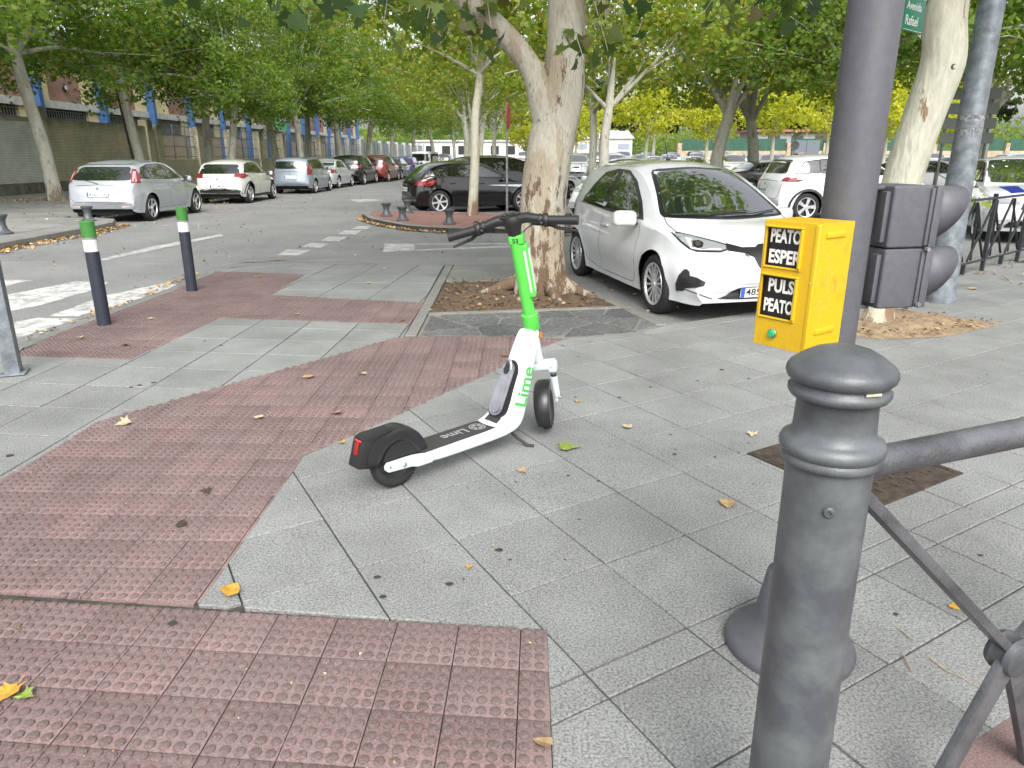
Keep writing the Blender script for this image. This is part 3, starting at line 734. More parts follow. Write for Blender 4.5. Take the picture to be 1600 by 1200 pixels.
# local: x forward along the deck, y left, z up.
def side_slab(name, outline, y0, y1, m, bev=.008, parent=sc, seg=2):
    """outline (x,z) polygon extruded across y0..y1, bevelled"""
    bm = bmesh.new(); a = [bm.verts.new((x, y0, z)) for x, z in outline]; b = [bm.verts.new((x, y1, z)) for x, z in outline]; n = len(outline)
    bm.faces.new(a); bm.faces.new(b[::-1])
    for i in range(n): bm.faces.new((a[i], b[i], b[(i + 1) % n], a[(i + 1) % n]))
    bmesh.ops.recalc_face_normals(bm, faces=bm.faces)
    if bev: bmesh.ops.bevel(bm, geom=[e for e in bm.edges if e.calc_face_angle(0) > .3], offset=bev, segments=seg, profile=.6, affect='EDGES')
    return from_bm(name, bm, m, parent, smooth=True, angle=40)
# frame as a loft: centre path of sections (x, z_low, z_high, half width low, half width high)
bm = bmesh.new()
secs = []   # each: ring of 10 points defined by quad corners with bevel
def ring(p_low, p_high, wl, wh):
    """p_low front/under point, p_high rear/top point"""
    lo = Vector((p_low[0], 0, p_low[1])); hi = Vector((p_high[0], 0, p_high[1])); d = (hi - lo); L_ = d.length; d.normalize(); c = .22
    pts = []
    for t, w_ in ((0, wl * .72), (.035, wl * .93), (.10, wl), (.86, wh), (.955, wh * .96), (1.0, wh * .80)):
        pts.append((lo + d * L_ * t, w_))
    r = [(p.x, w_, p.z) for p, w_ in pts] + [(p.x, -w_, p.z) for p, w_ in reversed(pts)]
    return [bm.verts.new(q) for q in r]
S = [((.155, .098), (.15, .158), .078, .080), ((.30, .096), (.30, .160), .086, .088), ((.55, .096), (.55, .163), .088, .090), ((.70, .098), (.665, .166), .088, .088),
     ((.765, .104), (.705, .185), .086, .082), ((.835, .118), (.742, .218), .083, .076), ((.874, .165), (.770, .275), .079, .070), ((.897, .235), (.795, .345), .074, .066),
     ((.946, .38), (.845, .450), .066, .058), ((.992, .52), (.895, .565), .056, .049), ((1.012, .60), (.925, .628), .049, .042), ((1.030, .652), (.945, .655), .044, .040)]
rings = [ring(*s) for s in S]
n = len(rings[0])
for a, b in zip(rings, rings[1:]):
    for i in range(n): bm.faces.new((a[i], a[(i + 1) % n], b[(i + 1) % n], b[i]))
bm.faces.new(rings[0]); bm.faces.new(rings[-1][::-1]); bmesh.ops.recalc_face_normals(bm, faces=bm.faces)
frame = from_bm('frame', bm, M_swhite, sc, smooth=True, angle=50)
ss = frame.modifiers.new('s', 'SUBSURF'); ss.levels = 2; ss.render_levels = 2
# rear swing arms either side of the wheel
for s in (-1, 1):
    o = side_slab('rear_arm', [(-.045, .122), (-.06, .135), (-.06, .155), (-.045, .170), (.10, .168), (.17, .158), (.22, .158), (.22, .098), (.13, .100), (.09, .112)], s * .070 - .010, s * .070 + .010, M_swhite, .005)
    bm = bmesh.new(); lathe(bm, [(0, .012), (.008, .012), (.0125, .008), (.0125, 0)], 6, axis='Y' if s > 0 else 'Y', mat3=M3('X', -s * PI / 2), loc=(.045, s * .0795, .140)); lathe(bm, [(0, .003), (.006, .003), (.006, 0)], 12, mat3=M3('X', -s * PI / 2), loc=(-.035, s * .0795, .147)); from_bm('axle_nut', bm, M_alu, o, smooth=True)
# deck mat
bm = bmesh.new(); box(bm, (.50, .150, .006), (.415, 0, .1645), bev=.002); 
dk = from_bm('deck_mat', bm, M_grip, sc)
bm = bmesh.new(); box(bm, (.07, .10, .006), (0, 0, 0), bev=.002, rot=M3('Y', rad(-30))); o = from_bm('deck_mat_front', bm, M_grip, dk); o.location = (.692, 0, .178)
# deck lettering reads from the left side (towards the far side)
o = text_obj('lettering', 'Lime', .085, M_gtxt, dk, Matrix.Translation((.515, .030, .1685)) @ Matrix.Rotation(PI, 4, 'Z'), extrude=.0003, bold=.001)
bm = bmesh.new()
def ring_flat(bm, r0, r1, cx, cy, z, n=32):
    a = [bm.verts.new((cx + r0 * math.cos(2 * PI * i / n), cy + r0 * math.sin(2 * PI * i / n), z)) for i in range(n)]; b = [bm.verts.new((cx + r1 * math.cos(2 * PI * i / n), cy + r1 * math.sin(2 * PI * i / n), z)) for i in range(n)]
    for i in range(n): bm.faces.new((a[i], a[(i + 1) % n], b[(i + 1) % n], b[i]))
ring_flat(bm, .040, .046, .585, 0, .1688)
for k in range(6):
    a0 = 2 * PI * k / 6 + .12; a1 = a0 + 2 * PI / 6 - .24; am = (a0 + a1) / 2
    bm.faces.new([bm.verts.new((.585 + r * math.cos(t), r * math.sin(t), .1688)) for r, t in ((.009, am), (.033, a0), (.0365, am), (.033, a1))])
bmesh.ops.recalc_face_normals(bm, faces=bm.faces)
from_bm('slice_emblem', bm, M_gtxt, dk)
# wheels
def scooter_wheel(R_, w_, parent, rim_m):
    bm = bmesh.new(); prof = []
    k = 14
    for i in range(k + 1):
        t = -PI * .5 + PI * i / k; prof.append((R_ - w_ * .55 + w_ * .55 * math.cos(t), w_ * .5 * math.sin(t)))
    prof = [(R_ - w_ * .95, -w_ * .42)] + prof + [(R_ - w_ * .95, w_ * .42)]
    lathe(bm, prof, 48, axis='Y', cap=False)
    for sgn in (-1, 1):
        for i in range(48):   # tread cuts
            a = 2 * PI * i / 48
            c = Vector((math.cos(a) * (R_ - .003), sgn * w_ * .22, math.sin(a) * (R_ - .003)))
            vs = box(bm, (.004, w_ * .22, .009), (0, 0, 0)); bmesh.ops.rotate(bm, cent=(0, 0, 0), matrix=M3('Y', -a), verts=vs); bmesh.ops.translate(bm, vec=c, verts=vs)
    ty = from_bm('wheel', bm, M_rubber, parent, smooth=True, angle=60)
    bm = bmesh.new(); rr = R_ - w_ * .92
    lathe(bm, [(0, -w_ * .34), (.03, -w_ * .34), (.034, -w_ * .22), (rr * .55, -w_ * .2), (rr * .9, -w_ * .3), (rr, -w_ * .42), (rr, w_ * .42), (rr * .9, w_ * .3), (rr * .55, w_ * .2), (.034, w_ * .22), (.03, w_ * .34), (0, w_ * .34)], 36, axis='Y'); from_bm('rim', bm, rim_m, ty, smooth=True)
    return ty
M_rim = mat('rim_dark', (.03, .03, .03), .4)
rw = scooter_wheel(.135, .062, sc, M_rim); rw.location = (.045, 0, .135)
# rear mudguard: wraps the wheel, boxy tail
bm = bmesh.new(); R_in, cx, cz = .150, .045, .135
arc = []
for i in range(17):
    t = rad(-8 + 178 * i / 16) ; arc.append((cx + R_in * math.cos(t), cz + R_in * math.sin(t) * 1.10))
w2 = .052
outer_top = []
for (x, z) in arc:
    d = Vector((x - cx, z - cz)).normalized(); ex = .016 + (.030 if x < cx - .06 else 0) * min(1, (cx - .06 - x) / .05)
    outer_top.append((x + d.x * ex, z + d.y * ex))
A = []
for (x, z), (ox, oz) in zip(arc, outer_top):
    d = Vector((x - cx, z - cz)); r1 = Vector((cx, cz)) + d * .62
    A.append([bm.verts.new(q) for q in ((r1.x, -w2 * .92, r1.y), (x, -w2 * 1.12, z), (ox, -w2 * .98, oz), ((ox * 1.002), -w2 * .5, oz + .004), (ox, w2 * .5, oz + .004), (ox, w2 * .98, oz), (x, w2 * 1.12, z), (r1.x, w2 * .92, r1.y))])
for a, b in zip(A, A[1:]):
    for i in range(7): bm.faces.new((a[i], a[i + 1], b[i + 1], b[i]))
bmesh.ops.recalc_face_normals(bm, faces=bm.faces)
rf = from_bm('rear_mudguard', bm, M_blacks, sc, smooth=True, angle=40); so = rf.modifiers.new('s', 'SOLIDIFY'); so.thickness = .004
tb = side_slab('tail_box', [(-.118, .300), (-.150, .300), (-.170, .232), (-.190, .170), (-.110, .150), (-.095, .20), (-.075, .262)], -.045, .045, M_black, .008, parent=rf)
side_slab('tail_top', [(.02, .318), (-.118, .314), (-.150, .302), (-.110, .280), (-.02, .300)], -.045, .045, M_black, .006, parent=rf)
o = side_slab('tail_light', [(-.1555, .290), (-.158, .290), (-.1745, .228), (-.170, .228)], -.016, .016, mat('red_lens', (.30, .012, .010), .15, coat=.5), .002, parent=tb)
side_slab('tail_reflector', [(-.1515, .299), (-.1545, .299), (-.157, .292), (-.153, .292)], -.028, .028, mat('red_bright', (.55, .06, .05), .3), .001, parent=tb)
# side cover discs of the rear wheel
for s in (-1, 1):
    bm = bmesh.new(); lathe(bm, [(0, .006), (.085, .005), (.105, .002), (.11, -.01)], 40, mat3=M3('X', -s * PI / 2), loc=(.045, s * .047, .148)); bmesh.ops.bisect_plane(bm, geom=bm.verts[:] + bm.edges[:] + bm.faces[:], plane_co=(0, 0, .118), plane_no=(0, 0, -1), clear_outer=True)
    from_bm('wheel_cover', bm, M_blacks, rf, smooth=True)
# battery window on the neck: follows the rear/top face between deck and neck
def neckp(t):   # rear/top line of the neck, bottom to top
    pts = [Vector((.700, .182)), Vector((.745, .215)), Vector((.775, .275)), Vector((.80, .340)), Vector((.855, .445)), Vector((.905, .56))]
    f = t * (len(pts) - 1); i = min(int(f), len(pts) - 2); return pts[i].lerp(pts[i + 1], f - i)
def oblong(n, w_, L_):
    out = []
    for i in range(n + 1):
        t = PI * i / n; out.append((w_ * math.cos(t), L_ / 2 - w_ + w_ * math.sin(t)))
    for i in range(n + 1):
        t = PI + PI * i / n; out.append((w_ * math.cos(t), -L_ / 2 + w_ + w_ * math.sin(t)))
    return out
q0 = Vector((.722, .196)); q1 = Vector((.862, .470)); ax = (q1 - q0); LB = ax.length; ax.normalize(); nrm = Vector((-ax.y, ax.x))  # pointing rear/up
mid = (q0 + q1) / 2
def neck_plate(name, w_, L_, off, th, m, parent=frame, seg=10, taper=.12, bev=.003):
    pts = oblong(seg, w_, L_); bm = bmesh.new(); a = []; b = []
    for (y, s) in pts:
        y2 = y * (1 - taper * s / (L_ / 2)); p = mid + ax * s + nrm * off; q = p + nrm * th
        a.append(bm.verts.new((p.x, y2, p.y))); b.append(bm.verts.new((q.x, y2, q.y)))
    bm.faces.new(a); bm.faces.new(b[::-1])
    for i in range(len(a)): bm.faces.new((a[i], b[i], b[(i + 1) % len(a)], a[(i + 1) % len(a)]))
    bmesh.ops.recalc_face_normals(bm, faces=bm.faces)
    if bev: bmesh.ops.bevel(bm, geom=[e for e in bm.edges if e.calc_face_angle(0) > .9], offset=bev, segments=2, affect='EDGES')
    return from_bm(name, bm, m, parent, smooth=True, angle=40)
neck_plate('battery_gasket', .060, LB * 1.10, -.012, .026, M_black)
bt_ = neck_plate('battery_pack', .046, LB * 1.00, .008, .030, M_batt, bev=.012)
bm = bmesh.new()
# carrying handle loop at the top of the pack
hp = []
for i in range(9):
    t = PI * i / 8; s = LB * .36 + .050 * math.sin(t); y = .026 * math.cos(t); p = mid + ax * s + nrm * (.034 + .012 * math.sin(t)); hp.append((p.x, y, p.y))
tube(bm, hp, .0075, 8); from_bm('battery_handle', bm, M_alu, bt_, smooth=True)
p = mid + ax * (LB * .36) + nrm * .0385; bm = bmesh.new(); vs = lathe(bm, [(0, 0), (.022, 0), (.022, .002), (0, .002)], 18, loc=(0, 0, 0)); o = from_bm('handle_recess', bm, M_blacks, bt_); o.location = (p.x, 0, p.y); o.rotation_euler = (0, -math.atan2(nrm.x * -1, nrm.y) * -1, 0)
o.rotation_euler = (0, math.atan2(nrm.x, nrm.y), 0); o.scale = (1.4, 1, 1)
# side lettering on the right flank (towards the camera)
bvh_f = None
dg = bpy.context.evaluated_depsgraph_get(); fe = frame.evaluated_get(dg); fme = fe.to_mesh(); bvh_f = BVHTree.FromPolygons([v.co.copy() for v in fme.vertices], [tuple(p.vertices) for p in fme.polygons]); fe.to_mesh_clear()
def decal_side(me, origin, axis_t, axis_u, m, name, parent, off=.0018, sgn=-1):
    """wrap a flat text mesh on the flank of the frame by projecting along y"""
    bm = bmesh.new(); bm.from_mesh(me)
    bmesh.ops.triangulate(bm, faces=bm.faces[:])
    for _ in range(3): bmesh.ops.subdivide_edges(bm, edges=[e for e in bm.edges if e.calc_length() > .012], cuts=1); bmesh.ops.triangulate(bm, faces=bm.faces[:])
    for v in bm.verts:
        px_ = origin[0] + axis_t[0] * v.co.x + axis_u[0] * v.co.y; pz_ = origin[1] + axis_t[1] * v.co.x + axis_u[1] * v.co.y
        h = bvh_f.ray_cast(Vector((px_, sgn * 1, pz_)), Vector((0, -sgn, 0)))
        y = h[0].y + sgn * off if h[0] else sgn * .06
        v.co = (px_, y, pz_)
    return from_bm(name, bm, m, parent)
ta = Vector((.36, .93)).normalized(); tu = Vector((-ta.y, ta.x))
me = text_mesh('Lime', .118, 0, .0022); decal_side(me, (.874, .222), ta, tu, M_txt, 'lettering', frame)
me = text_mesh('1340183', .020, 0, 0); decal_side(me, (.935, .535), ta, tu, M_gtxt, 'serial_lettering', frame)
# kick stand
bm = bmesh.new(); box(bm, (.07, .05, .03), (.80, 0, .098), bev=.006); tube(bm, [(.80, -.02, .10), (.835, -.05, .05), (.875, -.105, .006)], .0085, 8); tube(bm, [(.80, .02, .10), (.77, .075, .055), (.80, .14, .006)], .0085, 8); tube(bm, [(.79, -.01, .10), (.72, .02, .08), (.67, .05, .075)], .008, 8); tube(bm, [(.865, -.09, .008), (.895, -.13, .006)], .009, 8)
from_bm('kick_stand', bm, M_black, sc, smooth=True)
# steering column: axis from (1.128,.14) leaning back
AX0 = Vector((1.130, .14)); AXD = Vector((-.255, 1)).normalized()
def axp(z): k = (z - AX0.y) / AXD.y; return AX0 + AXD * k
st = empty('steering', (axp(.60).x, 0, .60)); st.parent = sc
tiltM = Matrix.Rotation(math.atan2(AXD.x, AXD.y), 4, 'Y')
STEER = rad(36)
st.matrix_local = Matrix.Translation((axp(.60).x, 0, .60)) @ tiltM @ Matrix.Rotation(STEER, 4, 'Z')
def S_(bm, name, m, parent=st, **k): return from_bm(name, bm, m, parent, smooth=True, **k)
# head tube (fixed to frame)
bm = bmesh.new(); p0 = axp(.44); p1 = axp(.655); tube(bm, [(p0.x, 0, p0.y), (p1.x, 0, p1.y)], [.030, .034], 20); from_bm('head_tube', bm, M_swhite, frame, smooth=True)
bm = bmesh.new(); box(bm, (.022, .006, .030), (0, 0, 0), bev=.002); o = from_bm('side_reflector', bm, mat('amber', (.50, .17, .02), .25, coat=.4), frame); o.location = (1.030, -.040, .610); o.rotation_euler = (0, rad(-14), 0)
# in steering frame z runs along the axis, x = wheel heading
bm = bmesh.new(); lathe(bm, [(.044, .045), (.047, .05), (.047, .135), (.043, .14)], 24); o = S_(bm, 'collar', M_lime)
bm = bmesh.new(); vs = lathe(bm, [(.036, .135), (.037, .30), (.038, .55)], 24); bmesh.ops.scale(bm, vec=(1.0, .92, 1), verts=bm.verts); S_(bm, 'stem', M_lime)
bm = bmesh.new(); box(bm, (.070, .050, .30), (.006, -.034, .385), bev=.014, seg=4); box(bm, (.078, .080, .05), (.002, -.006, .565), bev=.014, seg=3); sb = S_(bm, 'stem_cover', M_lime)
bm = bmesh.new(); box(bm, (.004, .012, .235), (-.0295, -.040, .385), bev=.001); S_(bm, 'white_stripe', M_white, sb)
bm = bmesh.new(); box(bm, (.044, .004, .235), (.006, -.0595, .385), bev=.001); S_(bm, 'number_label', mat('label_white', (.7, .7, .68), .5), sb)
o = text_obj('lettering', '1340183', .055, M_txt, sb, Matrix.Translation((.040, -.0355, .30)) @ Matrix.Rotation(PI / 2, 4, 'X') @ Matrix.Rotation(PI / 2, 4, 'Z'), extrude=.0003)
bpy.data.objects.remove(o)
# handlebar clamp and bars : wheel heading = x, left = +y
bm = bmesh.new(); lathe(bm, [(.036, .575), (.034, .585), (.038, .61), (.050, .65), (.052, .672), (.045, .69), (0, .695)], 24); box(bm, (.060, .12, .040), (.0, 0, .668), bev=.014, seg=3); hb = S_(bm, 'stem_head', M_black)
bm = bmesh.new()
for k in range(3):
    y0 = -.034 + k * .034
    tube(bm, [(-.018, y0 - .012, .700), (.018, y0 - .012, .700), (.018, y0 + .012, .700), (-.018, y0 + .012, .700), (-.018, y0 - .012, .700)], .0028, 6)
S_(bm, 'phone_clip', M_blacks, hb)
bm = bmesh.new(); box(bm, (.05, .055, .012), (-.012, .03, .690), bev=.004); S_(bm, 'display', mat('display_dark', (.02, .025, .03), .12), hb)
for s in (1, -1):
    y = lambda t: s * t
    bm = bmesh.new(); tube(bm, [(0, y(.03), .668), (-.006, y(.08), .672), (-.018, y(.14), .660), (-.026, y(.20), .648)], [.030, .028, .024, .021], 16); br = S_(bm, 'handlebar', M_blacks)
    bm = bmesh.new(); tube(bm, [(-.026, y(.195), .648), (-.034, y(.27), .640), (-.042, y(.345), .632)], [.0235, .0235, .0245], 18); S_(bm, 'grip', M_black)
    bm = bmesh.new(); lathe(bm, [(.033, -.012), (.036, -.006), (.036, .006), (.033, .012)], 18, mat3=M3('X', PI / 2), loc=(-.025, y(.180), .650)); lathe(bm, [(.029, -.009), (.031, 0), (.029, .009)], 18, mat3=M3('X', PI / 2), loc=(-.022, y(.150), .656)); S_(bm, 'clamp', M_black, br)
    bm = bmesh.new(); bar(bm, (.010, y(.10), .640), (-.005, y(.215), .618), .040, .024, .008); tube(bm, [(-.010, y(.20), .620), (-.010, y(.23), .598), (-.018, y(.28), .585), (-.030, y(.335), .574)], [.012, .010, .008, .0075], 8); S_(bm, 'brake_lever', M_black, br)
    bm = bmesh.new(); lathe(bm, [(0, 0), (.0055, 0), (.0055, .003), (0, .003)], 12, mat3=M3('Y', -PI / 2), loc=(-.0505, y(.158), .648)); S_(bm, 'screw', M_chrome, br)
# bell on the left bar
bm = bmesh.new(); lathe(bm, [(.024, -.008), (.027, 0), (.024, .008)], 18, mat3=M3('X', PI / 2), loc=(-.020, .190, .667)); S_(bm, 'bell', M_black, hb)
# fork: white crown, shock on the right, black mudguard, wheel
bm = bmesh.new(); lathe(bm, [(.030, -.185), (.030, -.16), (.034, -.14)], 20); box(bm, (.080, .15, .040), (.004, -.022, -.188), bev=.014, seg=3); box(bm, (.072, .050, .050), (.0, -.080, -.200), bev=.012, seg=3); fk = S_(bm, 'fork_crown', M_swhite)
for s in (-1,):
    bm = bmesh.new(); tube(bm, [(-.004, s * .078, -.205), (-.010, s * .078, -.262)], .0125, 14); S_(bm, 'shock_spring', M_alu, fk)
    bm = bmesh.new(); tube(bm, [(-.008, s * .078, -.245), (-.010, s * .078, -.258)], .0185, 14); S_(bm, 'shock_seal', M_black, fk)
    bm = bmesh.new(); tube(bm, [(-.010, s * .078, -.258), (-.014, s * .078, -.385)], [.021, .019], 16); box(bm, (.034, .020, .055), (-.008, s * .074, -.395), bev=.006); sh = S_(bm, 'shock', M_swhite, fk)
    bm = bmesh.new(); lathe(bm, [(0, .010), (.009, .010), (.0095, .002), (.015, 0)], 14, mat3=M3('X', -s * PI / 2), loc=(-.002, s * .088, -.405)); S_(bm, 'axle_cap', M_alu, sh)
AXZ = -.458
fw = scooter_wheel(.137, .058, st, M_rim); fw.location = (.0, 0, AXZ)
bm = bmesh.new(); A = []
for i in range(15):
    t = rad(62 + 138 * i / 14); x = .152 * math.cos(t); z = AXZ + .152 * math.sin(t); xi = .108 * math.cos(t); zi = AXZ + .108 * math.sin(t)
    w3 = .036 + .006 * math.sin(PI * i / 14)
    A.append([bm.verts.new(q) for q in ((xi, -w3, zi), (x * .975, -w3 * 1.04, AXZ + (z - AXZ) * .975), (x * 1.02, -w3 * .8, AXZ + (z - AXZ) * 1.02), (x * 1.035, 0, AXZ + (z - AXZ) * 1.035), (x * 1.02, w3 * .8, AXZ + (z - AXZ) * 1.02), (x * .975, w3 * 1.04, AXZ + (z - AXZ) * .975), (xi, w3, zi))])
for a, b in zip(A, A[1:]):
    for i in range(6): bm.faces.new((a[i], a[i + 1], b[i + 1], b[i]))
bmesh.ops.recalc_face_normals(bm, faces=bm.faces)
mg = S_(bm, 'front_mudguard', M_blacks); so = mg.modifiers.new('s', 'SOLIDIFY'); so.thickness = .004; so.offset = 0
# brake hose
bm = bmesh.new(); tube(bm, [(.01, .12, .635), (.05, .06, .60), (.045, .01, .56)], .003, 6); tube(bm, [(.01, -.12, .635), (.05, -.06, .60), (.045, -.01, .56)], .003, 6); S_(bm, 'cable', M_black, hb)

o = text_obj('lettering', '53', .034, M_gtxt if False else mat('dark_print', (.02, .06, .02), .6), sb, Matrix.Translation((-.0385, .012, .553)) @ Matrix.Rotation(-PI / 2, 4, 'Z') @ Matrix.Rotation(PI / 2, 4, 'X'), extrude=.0004, bold=.0006)
# =================================================================== CARS
def car_paint(name, col, metal=0., rough=.22, coat=1.):
    m = mat(name, col, rough, metal=metal, coat=coat, var=.05, vscale=2.2)
    return m
M_glass = mat('car_glass', (.010, .013, .013), .015, spec=1.0, coat=1.0)
M_glass.node_tree.nodes['Principled BSDF'].inputs['Coat IOR'].default_value = 1.5
M_glass_g = mat('car_glass_green', (.014, .02, .018), .02, spec=1.0, coat=1.0)
M_glass_g.node_tree.nodes['Principled BSDF'].inputs['Coat IOR'].default_value = 4.0
M_pill = mat('window_surround', (.012, .012, .013), .3)
M_trim = mat('bumper_plastic', (.022, .023, .024), .6, bump=.1, bscale=250)
M_seam = mat('panel_gap', (.02, .02, .02), .8)
M_alloy = mat('alloy_rim', (.62, .63, .65), .3, metal=.5, var=.1, vscale=8)
M_alloy_d = mat('wheel_dark', (.02, .02, .02), .6)
M_tyre = mat('tyre', (.018, .018, .019), .75, bump=.2, bscale=60, var=.3, vscale=10)
M_lens = mat('headlamp_glass', (.55, .58, .62), .06, metal=.55, coat=1., spec=1.)
M_tail = mat('tail_lamp_red', (.20, .008, .012), .10, coat=1.)
M_tail_c = mat('tail_lamp_clear', (.42, .30, .30), .12, coat=1.)
M_plate = mat('number_plate', (.78, .78, .76), .4)
M_plate_b = mat('plate_blue', (.03, .11, .45), .4)
M_plate_t = mat('plate_letters', (.02, .02, .02), .5)
M_well = mat('wheel_well', (.012, .012, .012), .9)

def pchip(xs, ys):
    xs = np.array(xs, float); ys = np.array(ys, float); h = np.diff(xs); d = np.diff(ys) / h; m = np.zeros(len(xs))
    for i in range(1, len(xs) - 1):
        if d[i - 1] * d[i] > 0:
            w1 = 2 * h[i] + h[i - 1]; w2 = h[i] + 2 * h[i - 1]; m[i] = (w1 + w2) / (w1 / d[i - 1] + w2 / d[i])
    m[0] = d[0]; m[-1] = d[-1]
    def f(x):
        x = min(max(x, xs[0]), xs[-1]); i = int(np.searchsorted(xs, x) - 1); i = min(max(i, 0), len(xs) - 2); t = (x - xs[i]) / h[i]
        return float((2*t**3 - 3*t**2 + 1) * ys[i] + (t**3 - 2*t**2 + t) * h[i] * m[i] + (-2*t**3 + 3*t**2) * ys[i+1] + (t**3 - t**2) * h[i] * m[i+1])
    return f
def sstep(a, b, x): t = min(max((x - a) / (b - a), 0), 1); return t * t * (3 - 2 * t)

def car_shell(sp):
    """half section loft; returns (verts, faces) in car space: x forward from the rear axle, y left, z up"""
    top = pchip(*zip(*sp['top'])); belt = pchip(*zip(*sp['belt'])); wid = pchip(*zip(*sp['width'])); bot = pchip(*zip(*sp['bottom']))
    x0 = sp['top'][0][0]; x1 = sp['top'][-1][0]; wb = sp['wb']; wr = sp['wr']; R = wr + sp.get('arch', .055)
    st = set()
    for t in (0, .004, .012, .025, .045, .07, .10, .14, .19): st.add(round(x0 + t, 4)); st.add(round(x1 - t, 4))
    x = x0 + .25
    while x < x1 - .22: st.add(round(x, 4)); x += sp.get('step', .085)
    for c in (0, wb):
        for k in range(0, 19):
            a = PI * k / 18; st.add(round(c + R * math.cos(a), 4))
        st.add(round(c - R - .004, 4)); st.add(round(c + R + .004, 4))
    xs = [x for x in sorted(st) if x0 <= x <= x1]
    xs = [x for i, x in enumerate(xs) if i == 0 or x - xs[i - 1] > .003]
    NS, NG, NT = 9, 6, 6; tum = sp.get('tumble', .33)
    V = []; rows = []
    for x in xs:
        zt = top(x); zb0 = bot(x); zb = zb0
        for c in (0, wb):
            d = abs(x - c)
            if d < R: zb = max(zb, wr + math.sqrt(max(0, R * R - d * d)))
        zb = min(zb, zt - .004)
        zl = min(belt(x), zt - min(.02 + .25 * (zt - zb0), .05)); zl = max(zl, zb + .002)
        g = zt - zl; w_ = wid(x)
        fe = sstep(x1 - .78, x1, x); re = sstep(x0 + .7, x0, x) if False else sstep(.7, 0, x - x0)
        r = []
        for k in range(NS + 1):
            h = k / NS; z = zb0 + (zl - zb0) * h; z = max(z, zb + .0015 * k)
            hh = min(1, max(0, (z - zb0) / max(.001, zl - zb0)))
            s = .935 + .065 * sstep(0, .5, hh) - sp.get('shoulder', .042) * sstep(.62, 1, hh) + sp.get('crease', .006) * math.exp(-((hh - .60) / .05) ** 2)
            y = w_ * s
            for c in (0, wb):
                d = math.hypot(x - c, z - wr); y += .016 * math.exp(-((d - R) / .045) ** 2)
            r.append((y, z))
        ys = r[-1][0]; wrf = min(ys - .01, w_ * .94 - tum * g); wrf = max(wrf, w_ * .3)
        ch = min(.055 + .02 * sstep(.2, .6, g), g * .72)
        for k in range(1, NG + 1):
            t = k / NG; y = ys + (wrf - ys) * t + .018 * math.sin(PI * t) * sstep(.15, .5, g); z = zl + (zt - ch - zl) * t
            if k == 1: y = ys - .25 * (ys - wrf) * t
            r.append((y, z))
        for k in range(1, NT + 1):
            s = 1 - k / NT; y = wrf * (s ** .8 if s > 0 else 0); z = zt - ch * (y / wrf) ** 2.4; r.append((y, z))
        row = []
        wm = .86
        for (y, z) in r:
            q = min(1.1, abs(y) / wm); xx = x - sp.get('nose', .24) * fe * q ** 2.8 + sp.get('tail', .13) * re * q ** 2.8
            row.append(len(V)); V.append((xx, y, z))
        rows.append(row)
    n = len(rows[0]); F = []
    for a, b in zip(rows, rows[1:]):
        for i in range(n - 1): F.append((a[i], b[i], b[i + 1], a[i + 1]))
    # mirror
    off = len(V); mirror = {}
    V2 = []
    for i, v in enumerate(V):
        if abs(v[1]) < 1e-6: mirror[i] = i
        else: mirror[i] = off + len(V2); V2.append((v[0], -v[1], v[2]))
    V += V2; F += [tuple(mirror[i] for i in reversed(f)) for f in F]
    for row, rev in ((rows[0], False), (rows[-1], True)):
        loop = row + [mirror[i] for i in reversed(row[:-1])]
        F.append(tuple(loop[::-1] if rev else loop))
    F = [f[::-1] for f in F]
    return V, F

def grid_cut(poly, step):
    bm = bmesh.new(); vs = [bm.verts.new((a, b, 0)) for a, b in ccw(list(poly))]
    bm.faces.new(vs); bm.normal_update(); bmesh.ops.triangulate(bm, faces=bm.faces[:], ngon_method='EAR_CLIP')
    lo = [min(p[i] for p in poly) for i in (0, 1)]; hi = [max(p[i] for p in poly) for i in (0, 1)]
    for ax in (0, 1):
        c = lo[ax] + step
        while c < hi[ax] - step * .2:
            bmesh.ops.bisect_plane(bm, geom=bm.verts[:] + bm.edges[:] + bm.faces[:], plane_co=(c, 0, 0) if ax == 0 else (0, c, 0), plane_no=(1, 0, 0) if ax == 0 else (0, 1, 0)); c += step
    bmesh.ops.triangulate(bm, faces=[f for f in bm.faces if len(f.verts) > 4])
    return bm
def round_poly(p, r=.25, n=3):
    """soften polygon corners (r fraction of edge)"""
    out = []; k = len(p)
    for i in range(k):
        a = Vector(p[i - 1]); b = Vector(p[i]); c = Vector(p[(i + 1) % k]); s = b.lerp(a, r); e = b.lerp(c, r)
        for j in range(n + 1):
            t = j / n; out.append(tuple(s * (1 - t) ** 2 + b * 2 * t * (1 - t) + e * t * t))
    return out
